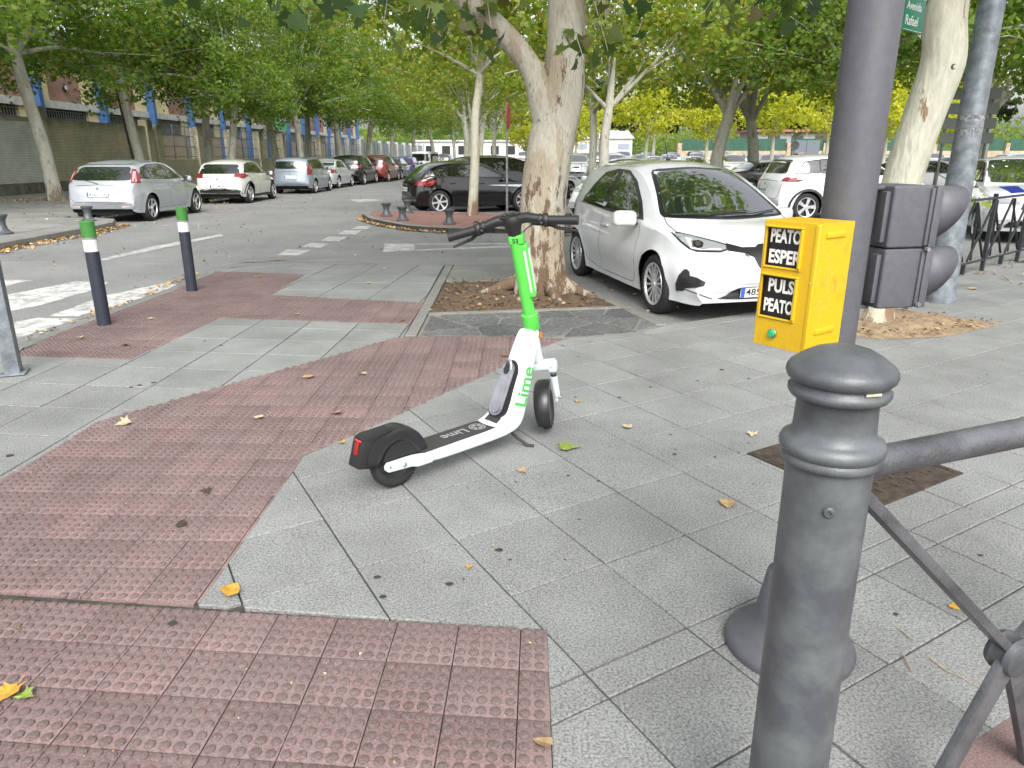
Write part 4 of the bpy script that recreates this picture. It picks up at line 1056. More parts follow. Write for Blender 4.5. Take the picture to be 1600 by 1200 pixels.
class Car:
    def __init__(s, spec, paint, name, loc, rz, label, group=None, cat='car', lod=0):
        s.sp = spec; s.root = empty(name, loc, rz, label, cat, group); s.paint = paint; s.lod = lod
        V, F = car_shell(spec); s.bvh = BVHTree.FromPolygons([Vector(v) for v in V], F)
        s.body = from_py('body', V, F, paint, s.root, smooth=True, angle=42)
        s.mw = Matrix.Translation(loc) @ Matrix.Rotation(rz, 4, 'Z'); s.imw = s.mw.inverted()
        W_ = spec['width'][len(spec['width']) // 2][1]; s.W = W_
        bm = bmesh.new(); xm0 = spec['top'][0][0] + .25; xm1 = spec['top'][-1][0] - .3
        box(bm, (xm1 - xm0, W_ * 2 - .5, .42), ((xm0 + xm1) / 2, 0, .40))
        for k, xx in enumerate((0, spec['wb'])):
            for sg in (-1, 1):
                lathe(bm, [(spec['wr'] + spec.get('arch', .055) + .012, -.0), (spec['wr'] + .05, -.30)], 28, mat3=M3('X', PI / 2 if sg < 0 else -PI / 2) @ Matrix.Identity(3), loc=(xx, sg * (W_ - .10) , spec['wr']), cap=False)
        bmesh.ops.delete(bm, geom=[f for f in bm.faces if abs(f.calc_center_median().y) > W_ - .32 and f.calc_center_median().z < spec['wr'] - .02 and abs(f.normal.z) < .99 and f.calc_area() < .08], context='FACES')
        u = from_bm('underbody', bm, M_well, s.root, smooth=False)
    def ray_local(s, mode, a, b):
        if mode == 'R': return Vector((a, -3, b)), Vector((0, 1, 0))
        if mode == 'L': return Vector((a, 3, b)), Vector((0, -1, 0))
        if mode == 'F': return Vector((9, a, b)), Vector((-1, 0, 0))
        if mode == 'B': return Vector((-6, a, b)), Vector((1, 0, 0))
        if mode == 'T': return Vector((a, b, 4)), Vector((0, 0, -1))
        if mode == 'P':   # a surveyed point: photo pixel ray brought into car space
            o = s.imw @ Vector((0, 0, CAM_H)); d = (s.imw.to_3x3() @ ray(a, b)).normalized(); return o, d
    def panel(s, name, poly, mode, m, off=.003, step=.06, parent=None, th=.006, mirror=False, smooth=True):
        bm = grid_cut(poly, step); bad = []
        last = None
        for v in bm.verts:
            o, d = s.ray_local(mode, v.co.x, v.co.y); h = s.bvh.ray_cast(o, d)
            if h[0] is None:
                bad.append(v); continue
            nn = h[1]; nn = nn if nn.dot(d) < 0 else -nn
            v.co = h[0] + nn * off
        if bad: bmesh.ops.delete(bm, geom=bad, context='VERTS')
        if not bm.faces: bm.free(); return None
        # skirt
        bm.normal_update()
        es = [e for e in bm.edges if e.is_boundary]
        d0 = (s.ray_local(mode, *(poly[0]))[1])
        r = bmesh.ops.extrude_edge_only(bm, edges=es); nv = [g for g in r['geom'] if isinstance(g, bmesh.types.BMVert)]
        bmesh.ops.translate(bm, vec=d0 * th, verts=nv)
        bmesh.ops.recalc_face_normals(bm, faces=bm.faces)
        tot = sum((f.normal.dot(d0) * f.calc_area() for f in bm.faces))
        if tot > 0: bmesh.ops.reverse_faces(bm, faces=bm.faces)
        if mirror:
            bm2 = bm.copy(); bmesh.ops.scale(bm2, vec=(1, -1, 1), verts=bm2.verts); bmesh.ops.reverse_faces(bm2, faces=bm2.faces)
            o2 = from_bm(name, bm2, m, parent or s.root, smooth=smooth, angle=30)
        o = from_bm(name, bm, m, parent or s.root, smooth=smooth, angle=30)
        return (o, o2) if mirror else o
    def seam(s, pts, mode, w=.006, m=None, mirror=False, name='panel_seam', off=.0012, step=.05):
        """thin line laid on the surface"""
        P = resample(pts, step) if mode != 'P' else resample(pts, 4)
        V = []; wpx = w
        for i, p in enumerate(P):
            t = (P[min(i + 1, len(P) - 1)] - P[max(i - 1, 0)]); t.normalize(); nn = Vector((-t.y, t.x)) * wpx / 2
            for sg in (1, -1):
                o, d = s.ray_local(mode, p.x + nn.x * sg, p.y + nn.y * sg); h = s.bvh.ray_cast(o, d)
                if h[0] is None: V.append(None); continue
                n_ = h[1] if h[1].dot(d) < 0 else -h[1]; V.append(h[0] + n_ * off)
        F = []; idx = {}; VV = []
        def gi(i):
            if i not in idx: idx[i] = len(VV); VV.append(V[i])
            return idx[i]
        for i in range(len(P) - 1):
            q = (2 * i, 2 * i + 1, 2 * i + 3, 2 * i + 2)
            if any(V[k] is None for k in q): continue
            F.append(tuple(gi(k) for k in q))
        if not F: return
        if mirror:
            n0 = len(VV); VV += [Vector((v.x, -v.y, v.z)) for v in VV[:n0]]; F += [tuple(i + n0 for i in f) for f in F]
        return from_py(name, VV, F, m or M_seam, s.body)
    def hit(s, mode, a, b, off=0):
        o, d = s.ray_local(mode, a, b); h = s.bvh.ray_cast(o, d)
        if h[0] is None: return None
        n_ = h[1] if h[1].dot(d) < 0 else -h[1]; return h[0] + n_ * off, n_
    def wheels(s, spokes=10, style='multi', rim_m=None, far=False):
        sp = s.sp; r = sp['wr']; w_ = .20; rr = r * .70; rim_m = rim_m or M_alloy
        bm = bmesh.new()
        prof = [(rr, -w_ / 2 + .012), (rr + .02, -w_ / 2), (r - .03, -w_ / 2), (r - .008, -w_ / 2 + .018), (r, -w_ / 2 + .05), (r, w_ / 2 - .05), (r - .008, w_ / 2 - .018), (r - .03, w_ / 2), (rr + .02, w_ / 2), (rr, w_ / 2 - .012)]
        lathe(bm, prof, 40 if not far else 20, axis='Y', cap=False)
        t0 = from_bm('wheel', bm, M_tyre, s.root, smooth=True, angle=40)
        bm = bmesh.new()
        lathe(bm, [(0, -.03), (rr - .01, -.03), (rr, -.06), (rr, .07)], 32 if not far else 16, axis='Y', cap=False, mi=1)     # dark barrel (car right side = -y outer)
        lathe(bm, [(rr + .004, -w_ / 2 + .006), (rr + .002, -w_ / 2 - .002), (rr - .014, -w_ / 2 + .004), (rr - .02, -w_ / 2 + .02)], 40 if not far else 20, axis='Y', cap=False)
        for k in range(spokes):
            a = 2 * PI * k / spokes + (0 if style != 'pair' else (.18 if k % 2 else -.18))
            vs = []
            p = [(.035, .030), (rr * .6, .022 if style != 'wide' else .035), (rr - .012, .034 if style != 'wide' else .05)]
            fr = []
            for (rad_, hw) in p:
                dz = -w_ / 2 + .012 + .012 * (1 - rad_ / rr); hw2 = hw * (5.5 / max(spokes, 5)) ** .8
                fr.append([bm.verts.new((rad_, dz, hw2)), bm.verts.new((rad_, dz, -hw2)), bm.verts.new((rad_, dz + .022, -hw2 * .8)), bm.verts.new((rad_, dz + .022, hw2 * .8))]); vs += fr[-1]
            for A_, B_ in zip(fr, fr[1:]):
                for i in range(4): bm.faces.new((A_[i], A_[(i + 1) % 4], B_[(i + 1) % 4], B_[i]))
            bmesh.ops.rotate(bm, cent=(0, 0, 0), matrix=M3('Y', a), verts=vs)
        lathe(bm, [(0, -w_ / 2 + .008), (.026, -w_ / 2 + .008), (.03, -w_ / 2 + .016), (.055, -w_ / 2 + .022), (.06, -.03)], 20, axis='Y', cap=False)
        bmesh.ops.recalc_face_normals(bm, faces=bm.faces)
        rm = from_bm('rim', bm, [rim_m, M_alloy_d], t0, smooth=True, angle=35)
        t0.location = (0, -(s.W - .115), r)
        for (x, sg) in ((sp['wb'], -1), (0, 1), (sp['wb'], 1)):
            c = copy_tree(t0, s.root); c.location = (x, sg * (s.W - .115), r); c.rotation_euler = (0, random.uniform(0, 6), PI if sg > 0 else 0)
        t0.rotation_euler = (0, random.uniform(0, 6), 0)
    def windows(s, pill, panes, mirror=True, m=None, step=.07):
        a = s.panel('window_frame', pill, 'R', M_pill, .002, step, mirror=mirror)
        for p in panes: s.panel('window', p, 'R', m or M_glass, .0055, step, mirror=mirror)
    def mirrors(s, x, z, m, size=1., y=None):
        for sg in (-1, 1):
            h = s.hit('R' if sg < 0 else 'L', x, z)
            y0 = h[0].y if h else sg * s.W
            bm = bmesh.new(); vs = box(bm, (.12 * size, .21 * size, .145 * size), (0, 0, 0), bev=.057 * size, seg=6)
            for v in bm.verts: v.co.x -= .25 * v.co.y * sg; v.co.z += -.10 * abs(v.co.y) 
            o = from_bm('door_mirror', bm, m, s.root, smooth=True, angle=60); o.location = (x + .02, y0 + sg * .15, z + .06)
            bm = bmesh.new(); box(bm, (.07, .14, .03), (0, 0, 0), bev=.01); b_ = from_bm('mirror_arm', bm, M_trim, o, smooth=True); b_.location = (0, -sg * .08, -.065)
            bm = bmesh.new(); box(bm, (.006, .16 * size, .11 * size), (-.058 * size, 0, 0), bev=.002); g_ = from_bm('mirror_glass', bm, M_glass, o)
    def plate(s, side, z, text, w=.52, y=0, band=True, tilt=None):
        mode = 'F' if side > 0 else 'B'; h = s.hit(mode, y, z)
        if h is None: h = (Vector(((s.sp['top'][-1][0] if side > 0 else s.sp['top'][0][0]), y, z)), Vector((side, 0, 0)))
        x = h[0].x + side * .03
        e = bpy.data.objects.new('number_plate', None); bm = bmesh.new(); box(bm, (w, .11, .006), (0, 0, 0), bev=.002)
        o = from_bm('number_plate', bm, M_plate, s.root); bpy.data.objects.remove(e)
        nn = h[1]; pitch = math.atan2(nn.z, abs(nn.x)) if tilt is None else tilt
        o.matrix_local = Matrix.Translation((x, y, z)) @ Matrix.Rotation((PI / 2 if side > 0 else -PI / 2), 4, 'Z') @ Matrix.Rotation(PI / 2 - pitch, 4, 'X')
        bm = bmesh.new(); box(bm, (.042, .104, .004), (-w / 2 + .024, 0, .004)); from_bm('plate_band', bm, M_plate_b, o)
        if text:
            me = text_mesh(text, .098, .0004, .0012); xs = [v.co.x for v in me.vertices]; sc_ = (w - .075) / (max(xs) - min(xs)); me.materials.clear(); me.materials.append(M_plate_t)
            t = mesh_obj('lettering', me, o); t.matrix_local = Matrix.Translation((-w / 2 + .056 - min(xs) * sc_, -.033, .0060)) @ Matrix.Diagonal((sc_, .95, 1, 1))
        return o
    def handle(s, x, z, m, mirror=True):
        for sg in ((-1, 1) if mirror else (-1,)):
            h = s.hit('R' if sg < 0 else 'L', x, z)
            if not h: continue
            bm = bmesh.new(); box(bm, (.19, .022, .028), (0, 0, 0), bev=.008, seg=3); o = from_bm('door_handle', bm, m, s.root, smooth=True); o.location = h[0] + Vector((0, sg * .012, 0)); o.rotation_euler = (0, rad(-3), 0)
    def wiper(s, pts, mode):
        P = []
        for p in pts:
            h = s.hit(mode, *p, .02)
            if h: P.append(h[0])
        if len(P) > 1:
            bm = bmesh.new(); tube(bm, P, .007, 6); from_bm('wiper', bm, M_trim, s.root)

# ------------------------------------------------------- specs
ZOE = dict(wb=2.59, wr=.315, arch=.045, tumble=.36, nose=.215, tail=.16, step=.06, crease=.010,
    top=[(-.66, .50), (-.655, .62), (-.63, .82), (-.58, .98), (-.44, 1.22), (-.28, 1.41), (-.1, 1.485), (.4, 1.545), (.85, 1.56), (1.25, 1.545), (1.6, 1.47), (2.0, 1.29), (2.35, 1.085), (2.52, .995), (2.62, .968), (2.85, .925), (3.1, .855), (3.27, .775), (3.36, .69), (3.41, .58), (3.43, .44)],
    belt=[(-.66, .9), (-.2, .99), (.5, .965), (1.2, .925), (2.0, .885), (2.5, .86), (2.9, .79), (3.2, .66), (3.43, .45)],
    width=[(-.66, .70), (-.45, .80), (0, .865), (1.3, .872), (2.4, .868), (2.8, .85), (3.15, .80), (3.43, .70)],
    bottom=[(-.66, .40), (-.6, .27), (-.4, .22), (.5, .19), (2.2, .18), (2.95, .20), (3.3, .20), (3.40, .21), (3.43, .235)])

def mk_spec(kind, L, H, Wd, wb, ro, wr=.32):
    fo = L - wb - ro; x0 = -ro; x1 = wb + fo; hw = Wd / 2
    S = lambda pts: [(x0 + L * a, H * b) for a, b in pts]
    if kind == 'hatch':
        top = S([(0, .34), (.003, .42), (.010, .55), (.022, .62), (.045, .69), (.115, .865), (.175, .945), (.28, .992), (.40, 1.0), (.50, .975), (.585, .885), (.68, .72), (.72, .655), (.80, .60), (.89, .555), (.95, .49), (.985, .40), (1, .30)])
        belt = S([(0, .60), (.15, .655), (.45, .625), (.72, .575), (.88, .50), (1, .3)])
        win = [(.105, .70), (.18, .875), (.27, .925), (.42, .935), (.50, .905), (.60, .775), (.655, .665), (.4, .672)]
        div = [.235, .435]; rw = ((.655, .50), (.905, .39)); ws = ((.66, .52), (.95, .40))
    elif kind == 'mpv':
        top = S([(0, .30), (.003, .40), (.008, .55), (.014, .66), (.035, .82), (.06, .93), (.09, .965), (.25, .995), (.42, 1.0), (.55, .97), (.63, .885), (.72, .74), (.765, .665), (.84, .61), (.92, .56), (.97, .48), (.99, .38), (1, .28)])
        belt = S([(0, .60), (.2, .63), (.5, .61), (.76, .58), (.9, .51), (1, .3)])
        win = [(.075, .665), (.10, .90), (.27, .93), (.45, .935), (.56, .90), (.65, .78), (.705, .655), (.4, .66)]
        div = [.26, .47]; rw = ((.66, .50), (.90, .44)); ws = ((.68, .52), (.94, .42))
    elif kind == 'sedan':
        top = S([(0, .32), (.003, .42), (.01, .56), (.03, .68), (.10, .715), (.17, .755), (.25, .90), (.32, .97), (.42, 1.0), (.50, .985), (.58, .90), (.68, .73), (.71, .68), (.80, .62), (.90, .56), (.96, .48), (.99, .38), (1, .29)])
        belt = S([(0, .58), (.15, .66), (.45, .645), (.71, .60), (.88, .52), (1, .3)])
        win = [(.20, .70), (.29, .90), (.42, .93), (.50, .91), (.60, .79), (.655, .68), (.4, .69)]
        div = [.31, .46]; rw = ((.74, .50), (.94, .40)); ws = ((.69, .52), (.95, .40))
    elif kind == 'suv':
        top = S([(0, .32), (.003, .42), (.01, .56), (.022, .64), (.05, .76), (.085, .90), (.13, .96), (.27, .995), (.40, 1.0), (.52, .97), (.60, .885), (.70, .72), (.73, .675), (.82, .635), (.92, .585), (.97, .50), (.99, .38), (1, .30)])
        belt = S([(0, .60), (.2, .655), (.5, .635), (.74, .60), (.9, .54), (1, .32)])
        win = [(.10, .70), (.16, .89), (.27, .925), (.42, .935), (.53, .905), (.62, .785), (.685, .68), (.4, .685)]
        div = [.25, .45]; rw = ((.69, .50), (.93, .38)); ws = ((.68, .52), (.94, .40))
    else:  # van
        top = S([(0, .25), (.002, .40), (.006, .7), (.012, .90), (.03, .97), (.07, .99), (.4, 1.0), (.66, .99), (.74, .93), (.83, .72), (.87, .60), (.93, .53), (.975, .46), (.99, .36), (1, .25)])
        belt = S([(0, .52), (.5, .53), (.8, .52), (.9, .46), (1, .3)])
        win = [(.06, .58), (.07, .88), (.4, .90), (.66, .89), (.74, .80), (.81, .57)]
        div = [.33, .55]; rw = ((.58, .60), (.90, .56)); ws = ((.60, .62), (.92, .52))
    bot = [(x0, .34), (x0 + .06, .27), (x0 + .25, .235), (x0 + L * .4, .20), (x1 - .4, .20), (x1 - .08, .21), (x1, .24)]
    wid = [(x0, hw * .86), (x0 + .25, hw * .95), (x0 + .8, hw), (x0 + L * .5, hw * 1.005), (x1 - 1.0, hw * .985), (x1 - .35, hw * .93), (x1, hw * .84)]
    tumble = .34 if kind not in ('van', 'mpv') else (.12 if kind == 'van' else .24)
    d = dict(wb=wb, wr=wr, tumble=tumble, top=top, belt=belt, width=wid, bottom=bot, nose=.26, tail=.15, step=.09)
    d.update(kind=kind, L=L, H=H, hw=hw, x0=x0, x1=x1, win=[(x0 + L * a, H * b) for a, b in win], div=[x0 + L * a for a in div], rw=rw, ws=ws)
    return d
def shrinkp(poly, k):
    cx = sum(p[0] for p in poly) / len(poly); cy = sum(p[1] for p in poly) / len(poly)
    return [(p[0] + (cx - p[0]) * k / max(.1, math.hypot(p[0] - cx, p[1] - cy)), p[1] + (cy - p[1]) * k / max(.1, math.hypot(p[0] - cx, p[1] - cy))) for p in poly]
def clipx(poly, a, b): return clip_poly(poly, [(a, -9), (b, -9), (b, 9), (a, 9)])
def gen_car(kind, dims, paint, loc, rz, label, group=None, plate='', tail='side', spokes=5, style='wide', arch_black=False, low_black=False, detail=2, tail_poly=None, name='parked_car', front_lamp=None, rim_m=None, cat='car'):
    sp = mk_spec(kind, *dims); c = Car(sp, paint, name, loc, rz, label, group, cat); H = sp['H']; hw = sp['hw']; L = sp['L']; x0 = sp['x0']; x1 = sp['x1']
    st = .09 if detail > 1 else .16
    W_ = ccw(sp['win']); c.panel('window_frame', W_, 'R', M_pill, .002, st, mirror=True)
    inner = inset_shrink(W_, .028) or W_
    e = [-9, sp['div'][0], sp['div'][1], 9]
    for a, b in zip(e, e[1:]):
        q = clipx(inner, a + .022, b - .022)
        if len(q) >= 3 and abs(area2(q)) > .01: c.panel('window', q, 'R', M_glass, .0055, st, mirror=True)
    (wl, wwl), (wh, wwh) = sp['ws']; 
    q = [(-wwl * hw * 1.75, wl * H), (-wwh * hw * 1.75, wh * H), (-wwh * hw * .8, wh * H + .025), (wwh * hw * .8, wh * H + .025), (wwh * hw * 1.75, wh * H), (wwl * hw * 1.75, wl * H)]
    c.panel('windscreen', round_poly(q, .12, 2), 'F', M_glass_g, .005, .12)
    (wl, wwl), (wh, wwh) = sp['rw']
    q = [(-wwl * hw * 1.6, wl * H + .03), (-wwh * hw * 1.7, wh * H - .03), (wwh * hw * 1.7, wh * H - .03), (wwl * hw * 1.6, wl * H + .03)]
    c.panel('rear_window', round_poly(q, .12, 2), 'B', M_glass, .005, .12)
    c.wheels(spokes, style, rim_m=rim_m, far=detail < 2); c.mirrors(x0 + L * .645, H * .625, paint)
    # lights
    custom_tail = tail_poly is not None
    if tail_poly is None:
        tail_poly = {'hatch': [(hw * .60, .575 * H), (hw * .97, .56 * H), (hw * .97, .67 * H), (hw * .74, .675 * H)], 'mpv': [(hw * .80, .52 * H), (hw * .99, .52 * H), (hw * .93, .86 * H), (hw * .84, .86 * H)], 'sedan': [(hw * .50, .53 * H), (hw * .98, .52 * H), (hw * .98, .64 * H), (hw * .55, .63 * H)], 'suv': [(hw * .55, .58 * H), (hw * .98, .56 * H), (hw * .98, .66 * H), (hw * .55, .66 * H)], 'van': [(hw * .86, .35 * H), (hw * .99, .35 * H), (hw * .98, .62 * H), (hw * .86, .62 * H)]}[kind]
    c.panel('tail_light', tail_poly, 'B', M_tail, .012, .03, th=.02, mirror=True)
    sl = [(x0 + .10, .57 * H), (x0 + .34, .585 * H), (x0 + .30, .655 * H), (x0 + .12, .655 * H)]
    if kind in ('hatch', 'suv', 'sedan'): c.panel('tail_light_side', sl, 'R', M_tail, .012, .03, th=.02, mirror=True) if not custom_tail else None
    fl = front_lamp or [(hw * .42, .455 * H), (hw * .95, .47 * H), (hw * .99, .535 * H), (hw * .60, .515 * H), (hw * .42, .49 * H)]
    c.panel('headlamp', fl, 'F', M_lens, .010, .035, th=.016, mirror=True)
    c.panel('headlamp_side', [(x1 - .62, .50 * H), (x1 - .30, .46 * H), (x1 - .28, .50 * H), (x1 - .58, .535 * H)], 'R', M_lens, .010, .035, th=.016, mirror=True)
    c.panel('grille', [(-hw * .40, .40 * H), (-hw * .36, .475 * H), (hw * .36, .475 * H), (hw * .40, .40 * H)], 'F', M_trim, .005, .1)
    c.panel('lower_grille', [(-hw * .62, .19 * H), (-hw * .5, .31 * H), (hw * .5, .31 * H), (hw * .62, .19 * H)], 'F', M_trim, .005, .1)
    if low_black:
        c.panel('lower_bumper', [(-hw * .96, .17 * H), (-hw * .96, .29 * H), (-hw * .5, .35 * H), (hw * .5, .35 * H), (hw * .96, .29 * H), (hw * .96, .17 * H)], 'B', M_trim, .006, .1)
    else:
        c.panel('lower_bumper', [(-hw * .7, .18 * H), (-hw * .6, .235 * H), (hw * .6, .235 * H), (hw * .7, .18 * H)], 'B', M_trim, .005, .1)
    if detail > 1:
        c.plate(-1, .40 * H if low_black else .46 * H, plate)
        c.plate(1, .27 * H, plate)
        for a, b in ((sp['div'][1], x0 + L * .665),):
            c.seam([(a, .6 * H), (a - .02, .35 * H), (a, .20 * H), (b - .06, .20 * H), (b, .40 * H), (b + .02, .6 * H)], 'R', .008, mirror=True)
        a = sp['div'][0]; c.seam([(sp['div'][1] - .01, .20 * H), (a + .25, .20 * H), (a + .05, .40 * H), (a - .06, .62 * H)], 'R', .008, mirror=True)
        c.handle(sp['div'][1] + .18, .565 * H, paint); c.handle(sp['div'][0] + .16, .575 * H, paint)
        # tailgate and bumper lines
        c.seam([(-hw * .84, .62 * H), (-hw * .80, .40 * H), (-hw * .70, .335 * H), (hw * .70, .335 * H), (hw * .80, .40 * H), (hw * .84, .62 * H)], 'B', .009)
        c.seam([(-hw * .62, .595 * H), (0, .61 * H), (hw * .62, .595 * H)], 'B', .012)
        h = c.hit('B', 0, .55 * H)
        if h:
            bm = bmesh.new(); lathe(bm, [(0, .006), (.045, .006), (.055, 0)], 20, mat3=M3('Y', -PI / 2), loc=(0, 0, 0)); bmesh.ops.scale(bm, vec=(1, 1, .6), verts=bm.verts); o = from_bm('badge', bm, M_chrome, c.root, smooth=True); o.location = h[0]
    if arch_black:
        R = sp['wr'] + .055
        for cx in (0, sp['wb']):
            pts = [(cx + (R + .03) * math.cos(t), sp['wr'] + (R + .03) * math.sin(t)) for t in [PI * k / 16 for k in range(17)]]
            c.seam(pts, 'R', .055, m=M_trim, mirror=True, name='wheel_arch_trim', off=.006)
        c.seam([(R + .02, .25), (sp['wb'] - R - .02, .25)], 'R', .09, m=M_trim, mirror=True, name='sill_trim', off=.006)
    return c
# ------------------------------------------------------- white electric hatchback beside the tree
zh = math.atan2(-2.49, .59)
M_wcar = car_paint('white_car_paint', (.69, .71, .72))
zoe = Car(ZOE, M_wcar, 'parked_car', (1.72, 10.34, Z_ROAD), zh, 'white five door electric hatchback parked nose out beside the big plane tree')
z = zoe
z.windows([(.10, 1.02), (.30, 1.24), (.52, 1.405), (.90, 1.455), (1.25, 1.44), (1.58, 1.33), (1.95, 1.12), (2.17, .94), (1.2, .965)],
          [[(.17, 1.035), (.36, 1.23), (.56, 1.375), (.90, 1.425), (.96, 1.425), (.90, .992)], [(1.03, .985), (1.08, 1.425), (1.25, 1.41), (1.55, 1.31), (1.90, 1.10), (2.04, .972), (2.05, .96)]])
z.panel('windscreen_frame', round_poly([(-.70, .985), (-.72, 1.02), (-.50, 1.455), (0, 1.485), (.50, 1.455), (.72, 1.02), (.70, .985), (0, .965)], .2), 'F', M_pill, .002, .07)
z.panel('windscreen', round_poly([(-.655, 1.0), (-.66, 1.04), (-.47, 1.43), (0, 1.462), (.47, 1.43), (.66, 1.04), (.655, 1.0), (0, .99)], .2), 'F', M_glass_g, .006, .06)
z.panel('rear_window', [(-.5, 1.05), (-.42, 1.38), (.42, 1.38), (.5, 1.05)], 'B', M_glass, .004, .08)
z.wheels(14, 'multi'); z.mirrors(2.02, .90, M_wcar, 1.15); z.handle(1.12, .80, M_wcar)
z.seam([(2.12, .93), (2.14, .80), (2.10, .60), (2.06, .32), (1.98, .24), (.98, .24), (.95, .55), (.97, .93)], 'R', .007, mirror=True)
z.seam([(.95, .55), (.97, .93)], 'R', .007, mirror=True)
z.seam([(.94, .24), (.42, .30), (.36, .55), (.22, .80), (.14, .98)], 'R', .007, mirror=True)
# sill shade strip and lower trim
# survey by pixel on the near (right hand) front
PP = lambda nm, poly, m, off=.004, step=7, par=None, mir=True: z.panel(nm, poly, 'P', m, off, step, parent=par, th=.008, mirror=mir)
z.seam([(1038, 340), (1042, 350), (1055, 361), (1063, 366)], 'P', 1.2, mirror=True)
bez = PP('headlamp_surround', [(1048, 363), (1062, 363), (1088, 369), (1120, 377), (1136, 382), (1137, 391), (1126, 395), (1106, 394.5), (1090, 394), (1076, 389), (1062, 378)], M_blacks, .003)
b0 = bez[0] if isinstance(bez, tuple) else bez
hl = PP('headlamp', [(1053, 365), (1064, 365.5), (1088, 371), (1120, 379.5), (1134, 384), (1135, 389.5), (1125, 392.5), (1106, 392), (1091, 391.5), (1078, 387), (1065, 376.5)], M_lens, .007)
PP('headlamp_projector', [(1082, 377), (1092, 376), (1099, 380), (1098, 387), (1090, 389), (1082, 385)], M_blacks, .010, 4)
PP('headlamp_projector', [(1086, 379), (1091, 378.5), (1095, 381), (1094, 385), (1089, 386), (1086, 383)], M_chrome, .013, 3)
PP('daylight_strip', [(1070, 371.5), (1082, 374.5), (1078, 377), (1082, 387), (1098, 391), (1112, 389), (1128, 390), (1126, 391.5), (1108, 391), (1094, 391.6), (1080, 388.5), (1074, 378)], mat('drl', (.75, .78, .8), .1, coat=1), .010, 4)
PP('grille_wing', [(1134, 380), (1160, 386.5), (1180, 386), (1184, 381.5), (1196, 380.5), (1196, 420), (1190, 421.5), (1184, 414), (1178, 402), (1164, 396), (1137, 392)], M_blacks, .004)
PP('grille_chrome', [(1164, 397), (1178, 403), (1184, 415), (1189, 423), (1187, 424), (1180, 414), (1174, 404), (1163, 398.5)], M_chrome, .008, 4)
PP('fog_recess', [(1069, 421), (1074, 420.5), (1078, 425), (1078.5, 431), (1090, 434), (1103, 441), (1100, 447), (1090, 449.5), (1071, 450), (1069, 454), (1057, 454), (1056, 443), (1061, 430)], M_trim, .008, 3)
for k in range(3): PP('fog_slat', [(1064, 434 + k * 5), (1085, 436.5 + k * 4), (1098 - k * 2, 441 + k * 2.5), (1085, 438.5 + k * 4), (1064, 436 + k * 5)], M_blacks, .014, 4)
z.seam([(1070, 452), (1100, 463), (1112, 467)], 'P', 1.6, mirror=True)
z.seam([(1070, 421), (1090, 431), (1120, 437), (1160, 436)], 'P', .5, m=mat('crease_shade', (.5, .51, .52), .3), mirror=True)  # grey line paints the shade of a bumper crease, no seam here
z.panel('lower_grille', round_poly([(-.50, .275), (-.40, .305), (-.28, .385), (.28, .385), (.40, .305), (.50, .275), (.3, .262), (-.3, .262)], .15), 'F', M_trim, .004, .05)
for k in range(5):
    zz = .285 + k * .02; wv = .44 - k * .045
    z.panel('grille_slat', [(-wv, zz), (wv, zz), (wv, zz + .006), (-wv, zz + .006)], 'F', M_blacks, .010, .06)
bm = bmesh.new(); h = z.hit('F', 0, .68)
dia = [(0, .085), (.062, 0), (0, -.085), (-.062, 0)]; dia2 = [(a * .55, b * .62) for a, b in dia]
A_ = [bm.verts.new((0, a, b)) for a, b in dia]; B_ = [bm.verts.new((0, a, b)) for a, b in dia2]; C_ = [bm.verts.new((.014, a * .8, b * .8)) for a, b in dia]
for i in range(4): j = (i + 1) % 4; bm.faces.new((A_[i], A_[j], C_[j], C_[i])); bm.faces.new((C_[i], C_[j], B_[j], B_[i]))
bmesh.ops.recalc_face_normals(bm, faces=bm.faces); o = from_bm('diamond_badge', bm, M_chrome, z.root); o.location = h[0] + Vector((.012, 0, 0)); o.rotation_euler = (0, rad(-18), 0)
z.plate(1, .335, '4851 LNP', tilt=rad(-4))
z.wiper([(-.62, 1.00), (-.2, 1.005), (.25, 1.03)], 'F'); z.wiper([(-.05, .995), (.3, 1.0), (.62, 1.03)], 'F')
bm = bmesh.new(); hh = z.hit('T', .95, 0); tube(bm, [hh[0], hh[0] + Vector((-.11, 0, .20))], .005, 6); box(bm, (.06, .04, .02), hh[0] + Vector((.01, 0, .005)), bev=.008); from_bm('aerial', bm, M_trim, z.root)

# ------------------------------------------------------- cars along the street kerb on the left
ZR = Z_ROAD
H90 = rad(90)
P_silver = car_paint('silver_paint', (.44, .47, .51), .35, .28)
P_grey = car_paint('blue_grey_paint', (.27, .32, .37), .35, .28); P_beige = car_paint('pearl_paint', (.62, .62, .58), .1, .28)
P_lsil = car_paint('light_silver_paint', (.55, .60, .62), .3, .28); P_blk = car_paint('black_paint', (.004, .004, .005), 0, .12, .45)
P_red = car_paint('red_paint', (.20, .022, .02), .1, .2); P_navy = car_paint('navy_paint', (.02, .03, .07), .1, .18); P_blue = car_paint('blue_paint', (.03, .05, .30), .1, .18)
P_wht = car_paint('plain_white_paint', (.70, .72, .73)); P_dgrey = car_paint('graphite_paint', (.07, .075, .085), .3, .22); P_red2 = car_paint('bright_red_paint', (.45, .03, .03), 0, .2)
GK = 'cars parked along the left kerb'
D_H = (4.34, 1.50, 1.84, 2.64, .82, .325)
def kerbside(kind, dims, paint, xr, y, lab, hd=90., **k):
    hw = dims[2] / 2; a = rad(hd); ox = xr - (hw - .1) * math.sin(a); oy = y + (hw - .1) * math.cos(a)
    return gen_car(kind, dims, paint, (ox, oy, ZR), a, lab, GK, **k)
foc_tail = [(.66, .93), (.80, .93), (.83, 1.22), (.74, 1.32), (.66, 1.33)]
